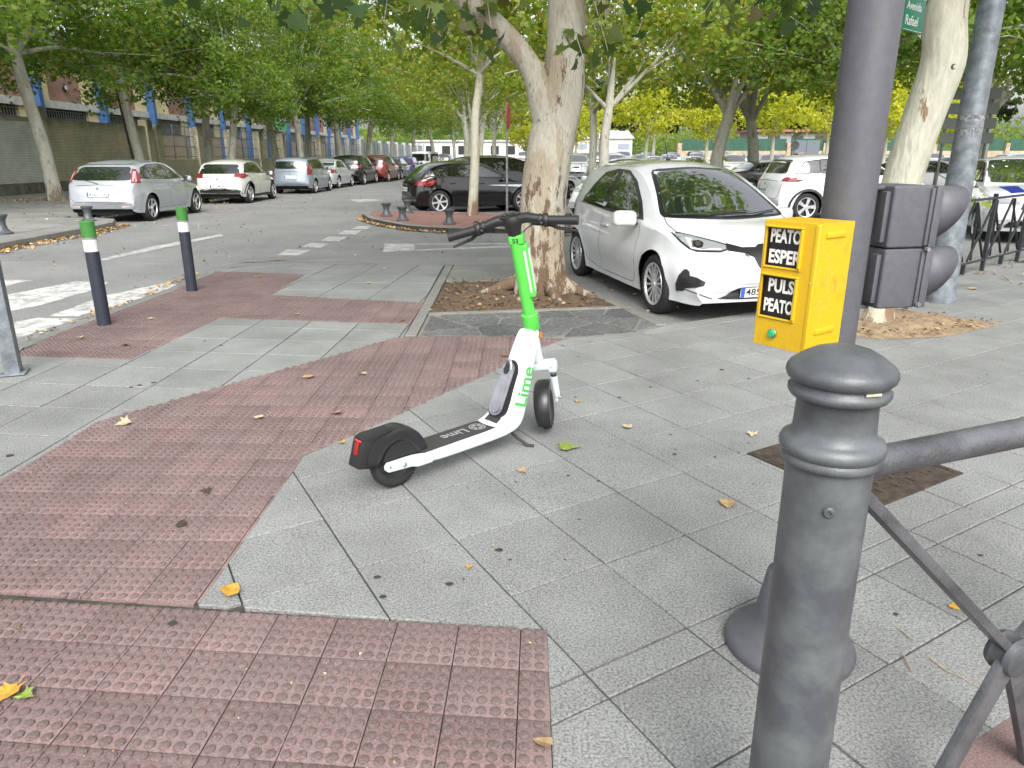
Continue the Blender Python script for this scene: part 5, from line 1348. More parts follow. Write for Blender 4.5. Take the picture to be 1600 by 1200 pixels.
c = kerbside('hatch', D_H, P_silver, -9.27, 19.0, 'silver hatchback with tall red tail lights parked first along the left kerb', 89.5, plate='4561 GFJ', tail_poly=[(.74, .95), (.86, .95), (.82, 1.12), (.73, 1.27), (.66, 1.28), (.70, 1.10)], spokes=5, style='pair')
c.panel('tail_light_insert', [(.76, .97), (.82, .97), (.75, 1.22), (.71, 1.22)], 'B', M_tail_c, .018, .05, mirror=True)
c.panel('fog_reflector', [(.50, .37), (.80, .40), (.80, .43), (.50, .42)], 'B', M_tail_c, .006, .06, mirror=True)
c.panel('rear_spoiler', [(-.60, 1.375), (-.58, 1.405), (.58, 1.405), (.60, 1.375)], 'B', P_silver, .03, .1, th=.03)
c.wiper([(0, .93), (.30, 1.0), (.45, 1.02)], 'B')
c = kerbside('hatch', (3.99, 1.47, 1.75, 2.54, .70, .325), P_beige, -9.20, 26.1, 'pearl white small hatchback with black bumper and dark red tail lights behind the silver one', 90, plate='1332 MZK', low_black=True, arch_black=True, spokes=5, tail_poly=[(.52, .86), (.80, .85), (.84, .93), (.80, 1.01), (.54, 1.0)], detail=2)
c = kerbside('mpv', (4.02, 1.53, 1.72, 2.49, .76, .31), P_grey, -8.65, 32.7, 'blue grey boxy family car with tall tail lights, third along the left kerb', 89, plate='9057 DKX', spokes=8)
kerbside('sedan', (4.38, 1.44, 1.73, 2.51, .95, .31), P_lsil, -8.75, 37.6, 'light silver saloon parked in front of the blue grey family car', 87, spokes=7, detail=1)
kerbside('suv', (4.4, 1.62, 1.84, 2.65, .85, .34), P_blk, -8.35, 42.2, 'glossy black crossover parked between the silver saloon and the red car', 86, detail=1)
kerbside('suv', (4.3, 1.62, 1.80, 2.6, .82, .33), P_red, -7.75, 46.8, 'dark red crossover, the only red car along the left kerb', 85, detail=1)
kerbside('hatch', (4.2, 1.48, 1.77, 2.6, .78, .32), P_navy, -7.60, 51.4, 'very dark blue hatchback parked just beyond the red crossover', 85, detail=1)
kerbside('hatch', (4.1, 1.50, 1.74, 2.5, .78, .31), P_blue, -7.30, 56.0, 'bright blue hatchback parked far along the left kerb', 85, detail=1)
kerbside('van', (4.8, 1.90, 1.9, 3.0, .85, .33), P_wht, -6.4, 61, 'white van parked far down the left kerb', 84, detail=1, cat='van')
kerbside('suv', (4.4, 1.70, 1.85, 2.65, .85, .34), P_dgrey, -5.4, 67, 'graphite car parked beyond the white van at the end of the row', 84, detail=1)
# ------------------------------------------------------- black hatchback on the right of the street, side on
def placed(kind, dims, paint, rx, ry, hd, lab, side='R', **k):
    """rear wheel contact of the visible side at rx,ry"""
    hw = dims[2] / 2 - .1; a = rad(hd); sg = 1 if side == 'R' else -1
    return gen_car(kind, dims, paint, (rx - sg * hw * math.sin(a), ry + sg * hw * math.cos(a), ZR), a, lab, **k)
GR_ = 'cars parked at an angle behind the brick island'
c = placed('hatch', (4.25, 1.46, 1.75, 2.61, .76, .33), P_blk, -2.08, 21.2, 24, 'glossy black hatchback seen side on behind the slim tree on the island', group=GR_, plate='7182 FGS', spokes=12, style='pair', tail_poly=[(.60, .80), (.84, .78), (.86, .93), (.74, .96)])
placed('suv', (4.5, 1.60, 1.80, 2.7, .9, .33), P_blk, -1.1, 24.3, 24, 'second black car with roof rails hidden behind the black hatchback', group=GR_, detail=1)
bm = bmesh.new()
placed('hatch', (4.2, 1.50, 1.78, 2.55, .78, .32), P_wht, -.2, 27.6, 24, 'white hatchback roof showing behind the two black cars', group=GR_, detail=1)
GW = 'cars parked behind the white electric hatchback'
gen_car('hatch', (4.2, 1.46, 1.78, 2.6, .78, .33), P_wht, (4.0, 22.4, ZR), rad(235), 'white hatchback with dark grille showing between the big tree and the white electric car', group=GW, detail=1)
gen_car('hatch', (4.2, 1.50, 1.78, 2.6, .78, .33), P_navy, (4.9, 28.4, ZR), rad(235), 'dark blue car with pale windscreen behind the plane tree trunk', group=GW, detail=1)
gen_car('hatch', (4.2, 1.50, 1.78, 2.6, .78, .33), P_wht, (5.6, 34.0, ZR), rad(235), 'white car tucked behind the dark blue one beyond the plane tree', group=GW, detail=1)
placed('suv', (4.35, 1.64, 1.82, 2.67, .80, .345), P_wht, 7.45, 18.9, 4, 'white crossover with black wheel arch trim parked between the white hatchback and the grey pole', arch_black=True, spokes=5, plate='3340 KVL', tail_poly=[(.70, .99), (.86, .96), (.88, 1.06), (.76, 1.08)])
placed('sedan', (4.6, 1.42, 1.85, 2.8, .95, .34), P_dgrey, 9.45, 29.8, 6, 'graphite and silver coupe crossing behind the white electric hatchback')
placed('hatch', (4.2, 1.5, 1.78, 2.6, .78, .33), P_wht, 13.8, 26, 10, 'white car whose windscreen shows between the leaning tree and the lamp post', detail=1)
# municipal patrol car behind the railing
pc = gen_car('suv', (4.45, 1.60, 1.84, 2.65, .85, .335), P_wht, (11.1, 16.9, ZR), rad(-112), 'white patrol car with blue and fluorescent yellow stripes behind the dark railing', plate='', spokes=5, name='patrol_car')
M_pblue = mat('patrol_blue', (.02, .03, .28), .3, coat=.5); M_pneon = mat('patrol_neon', (.62, .85, .04), .4)
for sg in (-1, 1):
    m_ = 'R' if sg < 0 else 'L'
    for k in range(5):
        pc.panel('checker', [(-.2 + k * .55, .62), (.08 + k * .55, .62), (.08 + k * .55, .80), (-.2 + k * .55, .80)], m_, M_pblue if k % 2 else M_pneon, .004, .1)
    pc.panel('side_stripe', [(2.70, .70), (3.25, .66), (3.30, .78), (2.75, .90)], m_, M_pneon, .004, .08)
pc.panel('bonnet_stripe', [(2.6, .30), (3.2, .26), (3.2, .50), (2.6, .62)], 'T', M_pblue, .004, .1, mirror=True)
# ------------------------------------------------------- the far car park: one row of cars nose towards us, another behind
far_paints = [P_wht, P_lsil, P_wht, P_grey, P_wht, P_wht, P_silver, P_wht, P_lsil, P_red2]
names_ = ['white', 'pale silver', 'white', 'blue grey', 'white', 'white', 'silver', 'white', 'pale silver', 'red']
protos = {}
ORD = ['first', 'second', 'third', 'fourth', 'fifth', 'sixth', 'seventh', 'eighth', 'ninth', 'tenth', 'eleventh', 'twelfth', 'thirteenth', 'fourteenth', 'fifteenth']
GF = 'cars parked in rows across the far car park'
def far_car(i, x, y, z, hd, k, lab):
    kind = ('hatch', 'suv', 'mpv', 'hatch')[k % 4]; pi_ = k % len(far_paints); key = (kind, pi_)
    lab = '%s %s %s' % (names_[pi_], {'hatch': 'hatchback', 'suv': 'crossover', 'mpv': 'family car'}[kind], lab)
    if key not in protos:
        dm = {'hatch': (4.2, 1.48, 1.78, 2.6, .78, .32), 'suv': (4.4, 1.62, 1.84, 2.65, .85, .34), 'mpv': (4.3, 1.60, 1.78, 2.6, .8, .32)}[kind]
        c = gen_car(kind, dm, far_paints[pi_], (x, y, z), rad(hd), lab, GF, detail=1); protos[key] = c.root; return c.root
    r = copy_tree(protos[key]); r['label'] = lab; r.location = (x, y, z); r.rotation_euler = (0, 0, rad(hd)); return r
rr = random.Random(12); k = 0
for i in range(15): far_car(i, 4.5 + i * 2.75, 74 + i * .3 + rr.uniform(-.3, .3), .15, -90 + rr.uniform(-4, 4) - 8, k, '%s from the left in the farthest row of the car park' % ORD[i]); k += 1
for i in range(9): far_car(i, 2.0 + i * 2.8, 56 + rr.uniform(-.3, .3), .0, -95 + rr.uniform(-3, 3), k, '%s from the left in the middle row of the car park' % ORD[i]); k += 3
for i in range(9): far_car(i, 1.5 + i * 2.8, 88 + rr.uniform(-.3, .3), .35, -92 + rr.uniform(-3, 3), k, '%s from the left in the short row beyond the farthest trees' % ORD[i]); k += 1
for i in range(4): far_car(i, 30 + i * 5.2, 60 + i * 1.0, .05, 5, k, '%s of the cars parked lengthwise on the far right' % ORD[i]); k += 1
# =================================================================== LEFT SIDE OF THE STREET
LK = [(-9.25, 4), (-9.2, 13.0), (-9.28, 16.6), (-9.5, 17.7), (-10.3, 18.25), (-11.25, 18.5), (-11.25, 34), (-10.7, 42), (-9.9, 50), (-9.0, 60), (-7.8, 75), (-6.2, 100), (-4, 140)]
bm = bmesh.new(); prism(bm, LK + [(-40, 140), (-40, 4)], -.3, Z_LEFT - .006)
M_pavl = speckle('old_grey_pavement', (.24, .24, .23), (.14, .14, .135), (.32, .32, .31), 60, stain=.3, per_obj=0, stain_scale=.8)
lpv = from_bm('left_pavement', bm, M_pavl); tag(lpv, kind='structure')
kerb(lpv, 'kerb_stone', LK, .14, Z_LEFT + .004, -.2, M_kerb, step=1.0, side=-1)
paint([(-9.9, 4), (-9.9, 16.4), (-12.5, 17.4), (-19.0, 17.6), (-19.0, 4)], speckle('left_slabs', (.27, .27, .255), (.18, .18, .17), (.34, .34, .33), 60, stain=.2, per_obj=0), 'left_slab_paving', z=Z_LEFT - .002, px=False, ragged=.0)
# --- light brick boundary wall
def brick_mat(name, c1, c2, mortar, bw=.25, bh=.062, scale=1.0, bump=.6, axis='YZ', stain=None):
    m = bpy.data.materials.new(name); m.use_nodes = True; N, L, b = nodes(m)
    g = N.new('ShaderNodeNewGeometry'); sp = N.new('ShaderNodeSeparateXYZ'); cb = N.new('ShaderNodeCombineXYZ'); L.new(g.outputs['Position'], sp.inputs[0])
    L.new(sp.outputs[{'Y': 1, 'X': 0}[axis[0]]], cb.inputs[0]); L.new(sp.outputs[2 if axis[1] == 'Z' else 1], cb.inputs[1])
    br = N.new('ShaderNodeTexBrick'); L.new(cb.outputs[0], br.inputs['Vector']); br.inputs['Scale'].default_value = 1; br.inputs['Brick Width'].default_value = bw; br.inputs['Row Height'].default_value = bh
    br.inputs['Mortar Size'].default_value = .009; br.inputs['Color1'].default_value = (*c1, 1); br.inputs['Color2'].default_value = (*c2, 1); br.inputs['Mortar'].default_value = (*mortar, 1); br.inputs['Mortar Smooth'].default_value = .3
    n = N.new('ShaderNodeTexNoise'); n.inputs['Scale'].default_value = .8; n.inputs['Detail'].default_value = 8; n.inputs['Roughness'].default_value = .7; L.new(g.outputs['Position'], n.inputs['Vector'])
    mr = N.new('ShaderNodeMapRange'); L.new(n.outputs['Fac'], mr.inputs['Value']); mr.inputs['From Min'].default_value = .3; mr.inputs['From Max'].default_value = .7; mr.inputs['To Min'].default_value = .72; mr.inputs['To Max'].default_value = 1.12
    v = N.new('ShaderNodeVectorMath'); v.operation = 'SCALE'; L.new(br.outputs['Color'], v.inputs[0]); L.new(mr.outputs[0], v.inputs['Scale'])
    out = v.outputs[0]
    if stain:   # dark algae near the coping, streaky
        mz = N.new('ShaderNodeMapRange'); L.new(sp.outputs[2], mz.inputs['Value']); mz.inputs['From Min'].default_value = stain[0]; mz.inputs['From Max'].default_value = stain[1]
        n2 = N.new('ShaderNodeTexNoise'); n2.inputs['Scale'].default_value = 2.2; n2.inputs['Detail'].default_value = 7; L.new(g.outputs['Position'], n2.inputs['Vector'])
        mm = N.new('ShaderNodeMath'); mm.operation = 'MULTIPLY'; L.new(mz.outputs[0], mm.inputs[0]); L.new(n2.outputs['Fac'], mm.inputs[1]); mm.use_clamp = True
        m2 = N.new('ShaderNodeMath'); m2.operation = 'MULTIPLY'; m2.inputs[1].default_value = 1.5; L.new(mm.outputs[0], m2.inputs[0]); m2.use_clamp = True
        mx = N.new('ShaderNodeMix'); mx.data_type = 'RGBA'; L.new(m2.outputs[0], mx.inputs['Factor']); L.new(out, mx.inputs[6]); mx.inputs[7].default_value = (*stain[2], 1); out = mx.outputs[2]
    L.new(out, b.inputs['Base Color']); b.inputs['Roughness'].default_value = .85
    bp = N.new('ShaderNodeBump'); bp.inputs['Strength'].default_value = bump; bp.inputs['Distance'].default_value = .01; bp.invert = True; L.new(br.outputs['Fac'], bp.inputs['Height']); L.new(bp.outputs['Normal'], b.inputs['Normal'])
    return m
M_br_cream = brick_mat('cream_brick', (.74, .69, .52), (.66, .61, .45), (.30, .28, .22), stain=(2.5, 3.05, (.13, .11, .06)))
M_br_white = brick_mat('white_washed_brick', (.78, .80, .78), (.72, .74, .72), (.42, .42, .41))
M_br_pink = brick_mat('pink_brick', (.42, .23, .18), (.36, .20, .16), (.28, .19, .15))
M_yelp = mat('cream_render', (.72, .62, .38), .8, var=.08, vscale=2)
M_band = mat('concrete_band', (.52, .53, .53), .8, var=.15, vscale=3)
M_bblue = mat('blue_steel', (.045, .12, .29), .45, var=.12, vscale=3)
M_darkw = mat('dark_window', (.03, .032, .035), .15, spec=.8)
M_plinth = mat('plinth_concrete', (.22, .21, .18), .9, col2=(.10, .10, .08), vscale=3, detail=8, bump=.4, bscale=30)
WX = -19.3
def wblock(name, y0, y1, z0, z1, m, parent, x=WX, th=.25, xo=0):
    bm = bmesh.new(); box(bm, (th, y1 - y0, z1 - z0), (x - th / 2 + xo, (y0 + y1) / 2, (z0 + z1) / 2)); return from_bm(name, bm, m, parent)
bw = empty('brick_wall', label='long pale brick boundary wall with concrete plinth behind the left pavement', cat='wall')
wblock('plinth', 8, 40.3, 0, .48, M_plinth, bw, xo=.04)
wblock('painted_panel', 8, 31.2, .482, 2.82, M_br_white, bw)
wblock('panel', 31.75, 40.3, .482, 3.0, M_br_cream, bw)
bm = bmesh.new()
for k in range(int((31.2 - 8) / .075)):
    y = 8 + .0375 + k * .075
    if y > 31.15 : break
    box(bm, (.05, .062, .24), (WX + .012, y, .62))
sc_ = from_bm('soldier_course', bm, M_br_white, bw); sc_['kind'] = 'stuff'
wblock('top_course', 8, 31.2, 2.822, 3.0, M_br_cream, bw, xo=.012)
wblock('pier', 31.2, 31.75, 0, 3.45, M_br_cream, bw, xo=.10, th=.4)
for i, (y, h_) in enumerate(((40.3, 3.3), (41.3, 3.1))): wblock('pier', y, y + .6, 0, h_, M_br_cream, bw, xo=.12, th=.45)
# --- low wall with piers and mesh further along; the line drifts towards the street
def WXf(y): return WX + max(0, y - 42) * .068
fw_ = empty('fence', label='low brick wall with grey mesh panels and brick piers beyond the tall pale wall', cat='fence')
M_mesh = mat('mesh_wire', (.20, .21, .22), .5, metal=.4)
def seg(name, y0, y1, z0, z1, m, th=.25, off=0, parent=fw_):
    a = math.atan2(WXf(y1) - WXf(y0), y1 - y0); bm = bmesh.new(); box(bm, (th, (y1 - y0) / math.cos(a), z1 - z0), (0, 0, 0)); bmesh.ops.rotate(bm, cent=(0, 0, 0), matrix=M3('Z', -a), verts=bm.verts)
    bmesh.ops.translate(bm, vec=((WXf(y0) + WXf(y1)) / 2 - th / 2 + off, (y0 + y1) / 2, (z0 + z1) / 2), verts=bm.verts); return from_bm(name, bm, m, parent)
y = 41.9; k = 0
M_pale = mat('pale_panel', (.48, .49, .47), .7, var=.12, vscale=1.5)
while y < 118:
    y1 = y + 4.6
    seg('low_wall', y + .02, y1 - .52, 0, 1.30, M_br_cream if k < 7 else M_pale)
    seg('pier', y1 - .5, y1, 0, 3.15, M_br_cream if k < 6 else M_pale, .5, .12)
    if k < 9:
        bm = bmesh.new(); n_ = 34
        for i in range(n_):
            yy = y + .1 + (4.0 * i / (n_ - 1)); box(bm, (.012, .012, 1.85), (WXf(yy) - .12, yy, 2.24))
        o = from_bm('mesh_bars', bm, M_mesh, fw_); o['kind'] = 'stuff'
        for zz in (1.45, 2.0, 2.6, 3.1): seg('mesh_rail', y + .05, y1 - .55, zz, zz + .03, M_mesh, .03, -.10)
    else: seg('pale_panel', y + .05, y1 - .52, 1.31, 2.9, M_pale, .06, -.08)
    for yy in (y + 1.5, y + 2.9):
        bm = bmesh.new(); box(bm, (.06, .06, 3.2), (WXf(yy) - .05, yy, 1.6)); from_bm('blue_post' if k > 1 else 'grey_post', bm, M_bblue if k > 1 else M_mesh, fw_)
    y = y1; k += 1
# --- industrial building behind
BXW = -23.0
bd = empty('industrial_building', label='long low building with cream and pink brick bays and blue steel pillars behind the wall', cat='building')
def bblock(name, y0, y1, z0, z1, m, th=.3, xo=0, parent=bd):
    bm = bmesh.new(); box(bm, (th, y1 - y0, z1 - z0), (BXW - th / 2 + xo, (y0 + y1) / 2, (z0 + z1) / 2)); return from_bm(name, bm, m, parent)
pil = [19.8 + 5.8 * i for i in range(17)]
bblock('lower_wall', 12, 118, 0, 2.85, mat('lower_render', (.42, .36, .26), .85, var=.15, vscale=2), xo=-.02)
bblock('concrete_band', 12, 118, 3.78, 4.14, M_band, .5, .10)
bblock('fascia', 12, 118, 6.75, 7.35, mat('blue_grey_fascia', (.13, .20, .30), .5, var=.1, vscale=3), .6, .25)
bm = bmesh.new(); box(bm, (14, 106, .3), (BXW - 7.2, 65, 7.5)); from_bm('roof', bm, mat('roof_sheet', (.3, .31, .32), .6), bd)
bm = bmesh.new(); box(bm, (12, 105.8, 7.3), (BXW - 6.6, 65, 3.67)); from_bm('core', bm, M_band, bd)
rr = random.Random(5)
for i, p0 in enumerate(pil):
    o = bblock('pillar', p0 - .16, p0 + .16, 0, 7.4, M_bblue, .45, .45)
    if i == len(pil) - 1: break
    L_ = 5.48; y0 = p0 + .16
    cuts = [0, .22, .74, 1.0] if i % 3 != 2 else [0, .16, .50, 1.0]
    ms = [M_yelp, M_br_pink, M_yelp] if i % 3 != 2 else [M_band, M_yelp, M_br_pink]
    for a_, b_, m_ in zip(cuts, cuts[1:], ms): bblock('wall_panel', y0 + L_ * a_, y0 + L_ * b_, 4.142, 6.748, m_, .28, 0 if m_ is not M_br_pink else -.015)
    # window strip below the band
    wf = bblock('window', y0 + .06, y0 + L_ * .80, 2.852, 3.778, M_darkw, .12, -.08)
    bm = bmesh.new()
    for q in range(22): box(bm, (.02, .02, .92), (BXW + .02, y0 + .1 + (L_ * .80 - .1) * q / 21, 3.315))
    for zz in (2.95, 3.3, 3.65): box(bm, (.02, L_ * .78, .02), (BXW + .045, y0 + .06 + L_ * .39, zz))
    o = from_bm('window_grille', bm, M_mesh, wf); o['kind'] = 'stuff'
    bblock('jamb', y0 + L_ * .80, y0 + L_, 2.852, 3.778, M_yelp, .26)
    bm = bmesh.new(); lathe(bm, [(0, .10), (.10, .09), (.20, .04), (.22, 0)], 20, axis='X', loc=(BXW + .02, y0 + L_ * .48, 4.85)); lamp = from_bm('wall_lamp', bm, mat('lamp_black', (.03, .03, .035), .4), bd, smooth=True)
    bm = bmesh.new(); lathe(bm, [(0, .03), (.11, .02), (.12, 0)], 16, axis='X', loc=(BXW + .11, y0 + L_ * .48, 4.83)); from_bm('lamp_glass', bm, M_band, lamp, smooth=True)
bm = bmesh.new(); box(bm, (.1, 3.2, 1.7), (0, 0, 0)); o = from_bm('green_banner', bm, mat('banner_green', (.06, .42, .20), .5), None); o.location = (-21.6, 72, 4.6); tag(o, 'green and white banner on the building behind the street trees', 'banner')
bm = bmesh.new(); box(bm, (.04, 1.5, .7), (0, 0, 0)); o2 = from_bm('banner_panel', bm, M_pale, o); o2.location = (.075, .3, .3)
# pale building closing the street far away
fb = empty('far_building', (0, 0, 0), label='pale low building closing the end of the street', cat='building')
M_fpale = mat('far_pale_wall', (.60, .59, .56), .8, var=.05, vscale=.3)
def fbox(name, x0, x1, y0, y1, z0, z1, m, parent):
    bm = bmesh.new(); box(bm, (x1 - x0, y1 - y0, z1 - z0), ((x0 + x1) / 2, (y0 + y1) / 2, (z0 + z1) / 2)); return from_bm(name, bm, m, parent)
fbox('wall', -19, 6, 150, 160, 0, 4.0, M_fpale, fb); fbox('roof', -19.4, 6.4, 149.6, 160.4, 4.0, 4.3, M_band, fb)
for i in range(7):
    wn = fbox('window', -17 + i * 3.2, -15.4 + i * 3.2, 149.92, 150.0, 1.6, 3.2, M_darkw, fb)
fb2 = empty('warehouse', label='white warehouse with pitched roof beyond the far car park', cat='building')
fbox('wall', 6.6, 24, 152, 170, 0, 4.6, M_fpale, fb2)
bm = bmesh.new(); vs = [bm.verts.new(q) for q in ((6.2, 151.6, 4.6), (24.4, 151.6, 4.6), (24.4, 161, 6.4), (6.2, 161, 6.4))]; bm.faces.new(vs); vs2 = [bm.verts.new(q) for q in ((6.2, 170.4, 4.6), (24.4, 170.4, 4.6))]; bm.faces.new([vs[3], vs[2], vs2[1], vs2[0]]); from_bm('roof', bm, mat('pale_roof', (.6, .6, .62), .5), fb2)
for i in range(4): fbox('window', 8.5 + i * 4.2, 10.8 + i * 4.2, 151.93, 152.0, 2.6, 3.6, mat('pale_window', (.3, .34, .38), .2), fb2)

# --- brick island with its curved kerb
isl = [(-4.0, 20.6), (-3.95, 19.6), (-3.6, 18.6), (-3.05, 17.6), (-2.3, 16.5), (-1.4, 15.95), (-.3, 15.85), (1.2, 15.85), (4.2, 15.9), (4.4, 16.4), (4.4, 18.2), (2.4, 19.2), (-1.6, 20.4), (-3.0, 21.0), (-3.7, 21.1)]
bm = bmesh.new(); prism(bm, isl, -.3, ISL_Z - .012); il = from_bm('brick_island', bm, M_joint); tag(il, kind='structure')
M_rbrick = speckle('red_paving_brick', (.27, .145, .125), (.18, .10, .085), (.34, .21, .185), 60, stain=.2, per_obj=.1)
inner = [(p[0] * 1.0, p[1]) for p in isl]
cxi = sum(p[0] for p in isl) / len(isl); cyi = sum(p[1] for p in isl) / len(isl)
isl_in = offset_line(isl + [isl[0]], .16)[:-1]
rest = bmesh.new(); k = 0; shared = None
bl, bwd = .20, .10; rows_ = []
for j in range(60):
    for i in range(50):
        x = -4.2 + i * bl + (bl / 2 if j % 2 else 0); yv = 15.8 + j * bwd
        if not inside((x + bl / 2, yv + bwd / 2), isl_in): continue
        rows_.append((yv, x))
rows_.sort()
for yv, x in rows_:
    if k < 290:
        if shared is None:
            bm = tile_mesh([(-bl / 2 + .005, -bwd / 2 + .005), (bl / 2 - .005, -bwd / 2 + .005), (bl / 2 - .005, bwd / 2 - .005), (-bl / 2 + .005, bwd / 2 - .005)], 0, thick=.03, bev=.004); o = from_bm('brick', bm, M_rbrick, il); shared = o.data
        else: o = mesh_obj('brick', shared, il)
        o.location = (x + bl / 2, yv + bwd / 2, ISL_Z + random.uniform(-.0015, .0015)); k += 1
    else:
        box(rest, (bl - .01, bwd - .01, .03), (x + bl / 2, yv + bwd / 2, ISL_Z - .015 + random.uniform(-.0015, .0015)))
o = from_bm('brick_field', rest, M_rbrick, il); o['kind'] = 'stuff'
kerb(il, 'kerb_stone', isl, .15, ISL_Z + .006, -.2, M_kerb, step=.75, side=1)
# --- dark railing on the right along the bay kerb
M_rail = mat('railing_black', (.028, .030, .034), .45, bump=.1, bscale=100)
R0 = Vector((4.95, 8.95)); Rd = Vector((8.06 - 6.18, 11.45 - 9.86)).normalized(); R0 = Vector((6.18, 9.86)) - Rd * .9
rg = empty('railing', (R0.x, R0.y, 0), math.atan2(Rd.y, Rd.x), 'black steel railing with crossed bars along the right pavement before the patrol car', 'railing')
bm = bmesh.new(); bar(bm, (0, 0, 1.0), (7.6, 0, 1.0), .045, .03); from_bm('top_rail', bm, M_rail, rg)
bm = bmesh.new(); bar(bm, (0, 0, .16), (7.6, 0, .16), .04, .02); from_bm('bottom_rail', bm, M_rail, rg)
for i in range(11):
    x = .05 + i * .74
    if i % 2 == 0: bm = bmesh.new(); bar(bm, (x, 0, 0), (x, 0, 1.06), .05, .05); from_bm('post', bm, M_rail, rg)
    else:
        bm = bmesh.new(); bar(bm, (x, 0, .02), (x, 0, .15), .05, .05); from_bm('foot', bm, M_rail, rg)
    if i < 10:
        bm = bmesh.new(); bar(bm, (x + .04, .014, .97), (x + .70, .014, .19), .032, .012); from_bm('cross_bar', bm, M_rail, rg)
        bm = bmesh.new(); bar(bm, (x + .04, -.014, .19), (x + .70, -.014, .97), .032, .012); from_bm('cross_bar', bm, M_rail, rg)
        bm = bmesh.new(); bar(bm, (x + .10, 0, .97), (x + .22, 0, .19), .03, .010); from_bm('cross_bar', bm, M_rail, rg)
        bm = bmesh.new(); lathe(bm, [(0, -.03), (.045, -.022), (.05, 0), (.045, .022), (0, .03)], 14, axis='Y', loc=(x + .37, 0, .58)); from_bm('boss', bm, M_rail, rg, smooth=True)
# second, paler railing across the car park road
def cheap_rail(x0, y0, x1, y1, n, h_, lab, m, zb=0):
    e = empty('railing', (x0, y0, zb), math.atan2(y1 - y0, x1 - x0), lab, 'railing'); L_ = math.hypot(x1 - x0, y1 - y0)
    for zz in (h_, .2): bm = bmesh.new(); bar(bm, (0, 0, zz), (L_, 0, zz), .05, .03); from_bm('rail', bm, m, e)
    for i in range(n + 1): bm = bmesh.new(); bar(bm, (L_ * i / n, 0, 0), (L_ * i / n, 0, h_ + .05), .05, .05); from_bm('post', bm, m, e)
    for i in range(n):
        s = L_ / n
        for a_, b_ in ((.22, h_), (h_, .22)):
            bm = bmesh.new(); bar(bm, (s * i + .05, 0, a_), (s * (i + 1) - .05, 0, b_), .03, .02); from_bm('brace', bm, m, e)
cheap_rail(13.5, 24, 40, 33, 14, 1.0, 'grey crossed bar railing beyond the parked cars on the far right', M_galv)
cheap_rail(1.5, 50, 42, 52, 26, 1.0, 'thin grey railing in front of the far car park rows', M_galv)
# board on two posts seen between the leaning tree and the lamp post
sb_ = empty('direction_boards', (11.9, 20.0, 0), rad(-8), 'stack of dark grey direction boards on two posts between the leaning tree and lamp post', 'sign')
M_bd = mat('board_grey', (.07, .085, .075), .5)
for i, zz in enumerate((1.98, 2.34, 2.70, 3.06)): bm = bmesh.new(); box(bm, (1.3, .03, .27), (0, 0, zz), bev=.004); from_bm('board', bm, M_bd, sb_)
for xx in (-.55, .5): bm = bmesh.new(); lathe(bm, [(.035, 0), (.035, 3.2)], 10, loc=(xx, .04, 0)); from_bm('post', bm, M_bd, sb_, smooth=True)
# red and white no-entry / stop sign seen edge on beyond the island
so_ = empty('traffic_sign', (-.13, 19.2, ISL_Z), rad(82), 'round red traffic sign seen edge on on a thin pole on the brick island', 'traffic sign')
bm = bmesh.new(); lathe(bm, [(.028, 0), (.028, 2.75)], 10); from_bm('pole', bm, M_galv, so_, smooth=True)
bm = bmesh.new(); lathe(bm, [(0, -.012), (.30, -.012), (.31, 0), (.30, .012), (0, .012)], 28, axis='Y', loc=(0, -.04, 2.42)); from_bm('disc', bm, mat('sign_red', (.30, .03, .03), .5), so_, smooth=True)
# signs in the far car park
for i, (x, y_) in enumerate(((20.6, 55.5),)):
    e = empty('traffic_sign', (x, y_, 0), 0, 'two pale traffic signs back to us on one pole in the far car park', 'traffic sign')
    bm = bmesh.new(); lathe(bm, [(.04, 0), (.04, 3.3)], 8); from_bm('pole', bm, M_galv, e)
    bm = bmesh.new(); lathe(bm, [(0, -.01), (.32, -.01), (.32, .01), (0, .01)], 20, axis='Y', loc=(0, -.05, 2.2)); from_bm('disc', bm, M_galv, e)
    bm = bmesh.new(); lathe(bm, [(0, -.01), (.42, -.01), (.42, .01), (0, .01)], 3, axis='Y', loc=(0, -.05, 3.0)); from_bm('triangle', bm, M_galv, e)
# walls and houses on the far right
hw_ = empty('boundary_wall', label='low tan stone wall with green fence above it behind the far car park', cat='wall')
M_stone = mat('tan_stone', (.40, .32, .22), .9, var=.3, vscale=1.2, detail=8); M_hedge = mat('green_screen', (.03, .09, .06), .8, var=.2, vscale=3)
fbox('wall', 20, 75, 92, 92.4, 0, 2.0, M_stone, hw_)
for i in range(13): fbox('pier', 20 + i * 4.4, 20.5 + i * 4.4, 91.8, 92.5, 0, 2.9, M_stone, hw_)
for i in range(12): fbox('screen_panel', 20.55 + i * 4.4, 23.9 + i * 4.4 + .45, 92.1, 92.2, 2.0, 3.4, M_hedge, hw_)
gt = empty('gate', label='grey double gate in the tan stone wall behind the car park', cat='gate')
fbox('gate_leaf', 33.8, 35.4, 91.55, 91.65, 0, 3.2, M_dgrey if False else mat('gate_grey', (.12, .14, .17), .5), gt); fbox('gate_leaf', 35.45, 37.0, 91.55, 91.65, 0, 3.2, MATS['gate_grey'], gt)
hs_ = empty('house', label='low house with shallow red edged roof behind the stone wall', cat='house')
fbox('wall', 31, 42, 97, 104, 0, 4.3, mat('house_grey', (.30, .31, .30), .8), hs_)
fbox('roof', 30.5, 42.5, 96.4, 104.6, 4.3, 4.6, mat('roof_rust', (.32, .12, .10), .8), hs_)
for i in range(3): fbox('window', 32.5 + i * 3, 34 + i * 3, 96.93, 96.99, 2.8, 3.9, M_darkw, hs_)
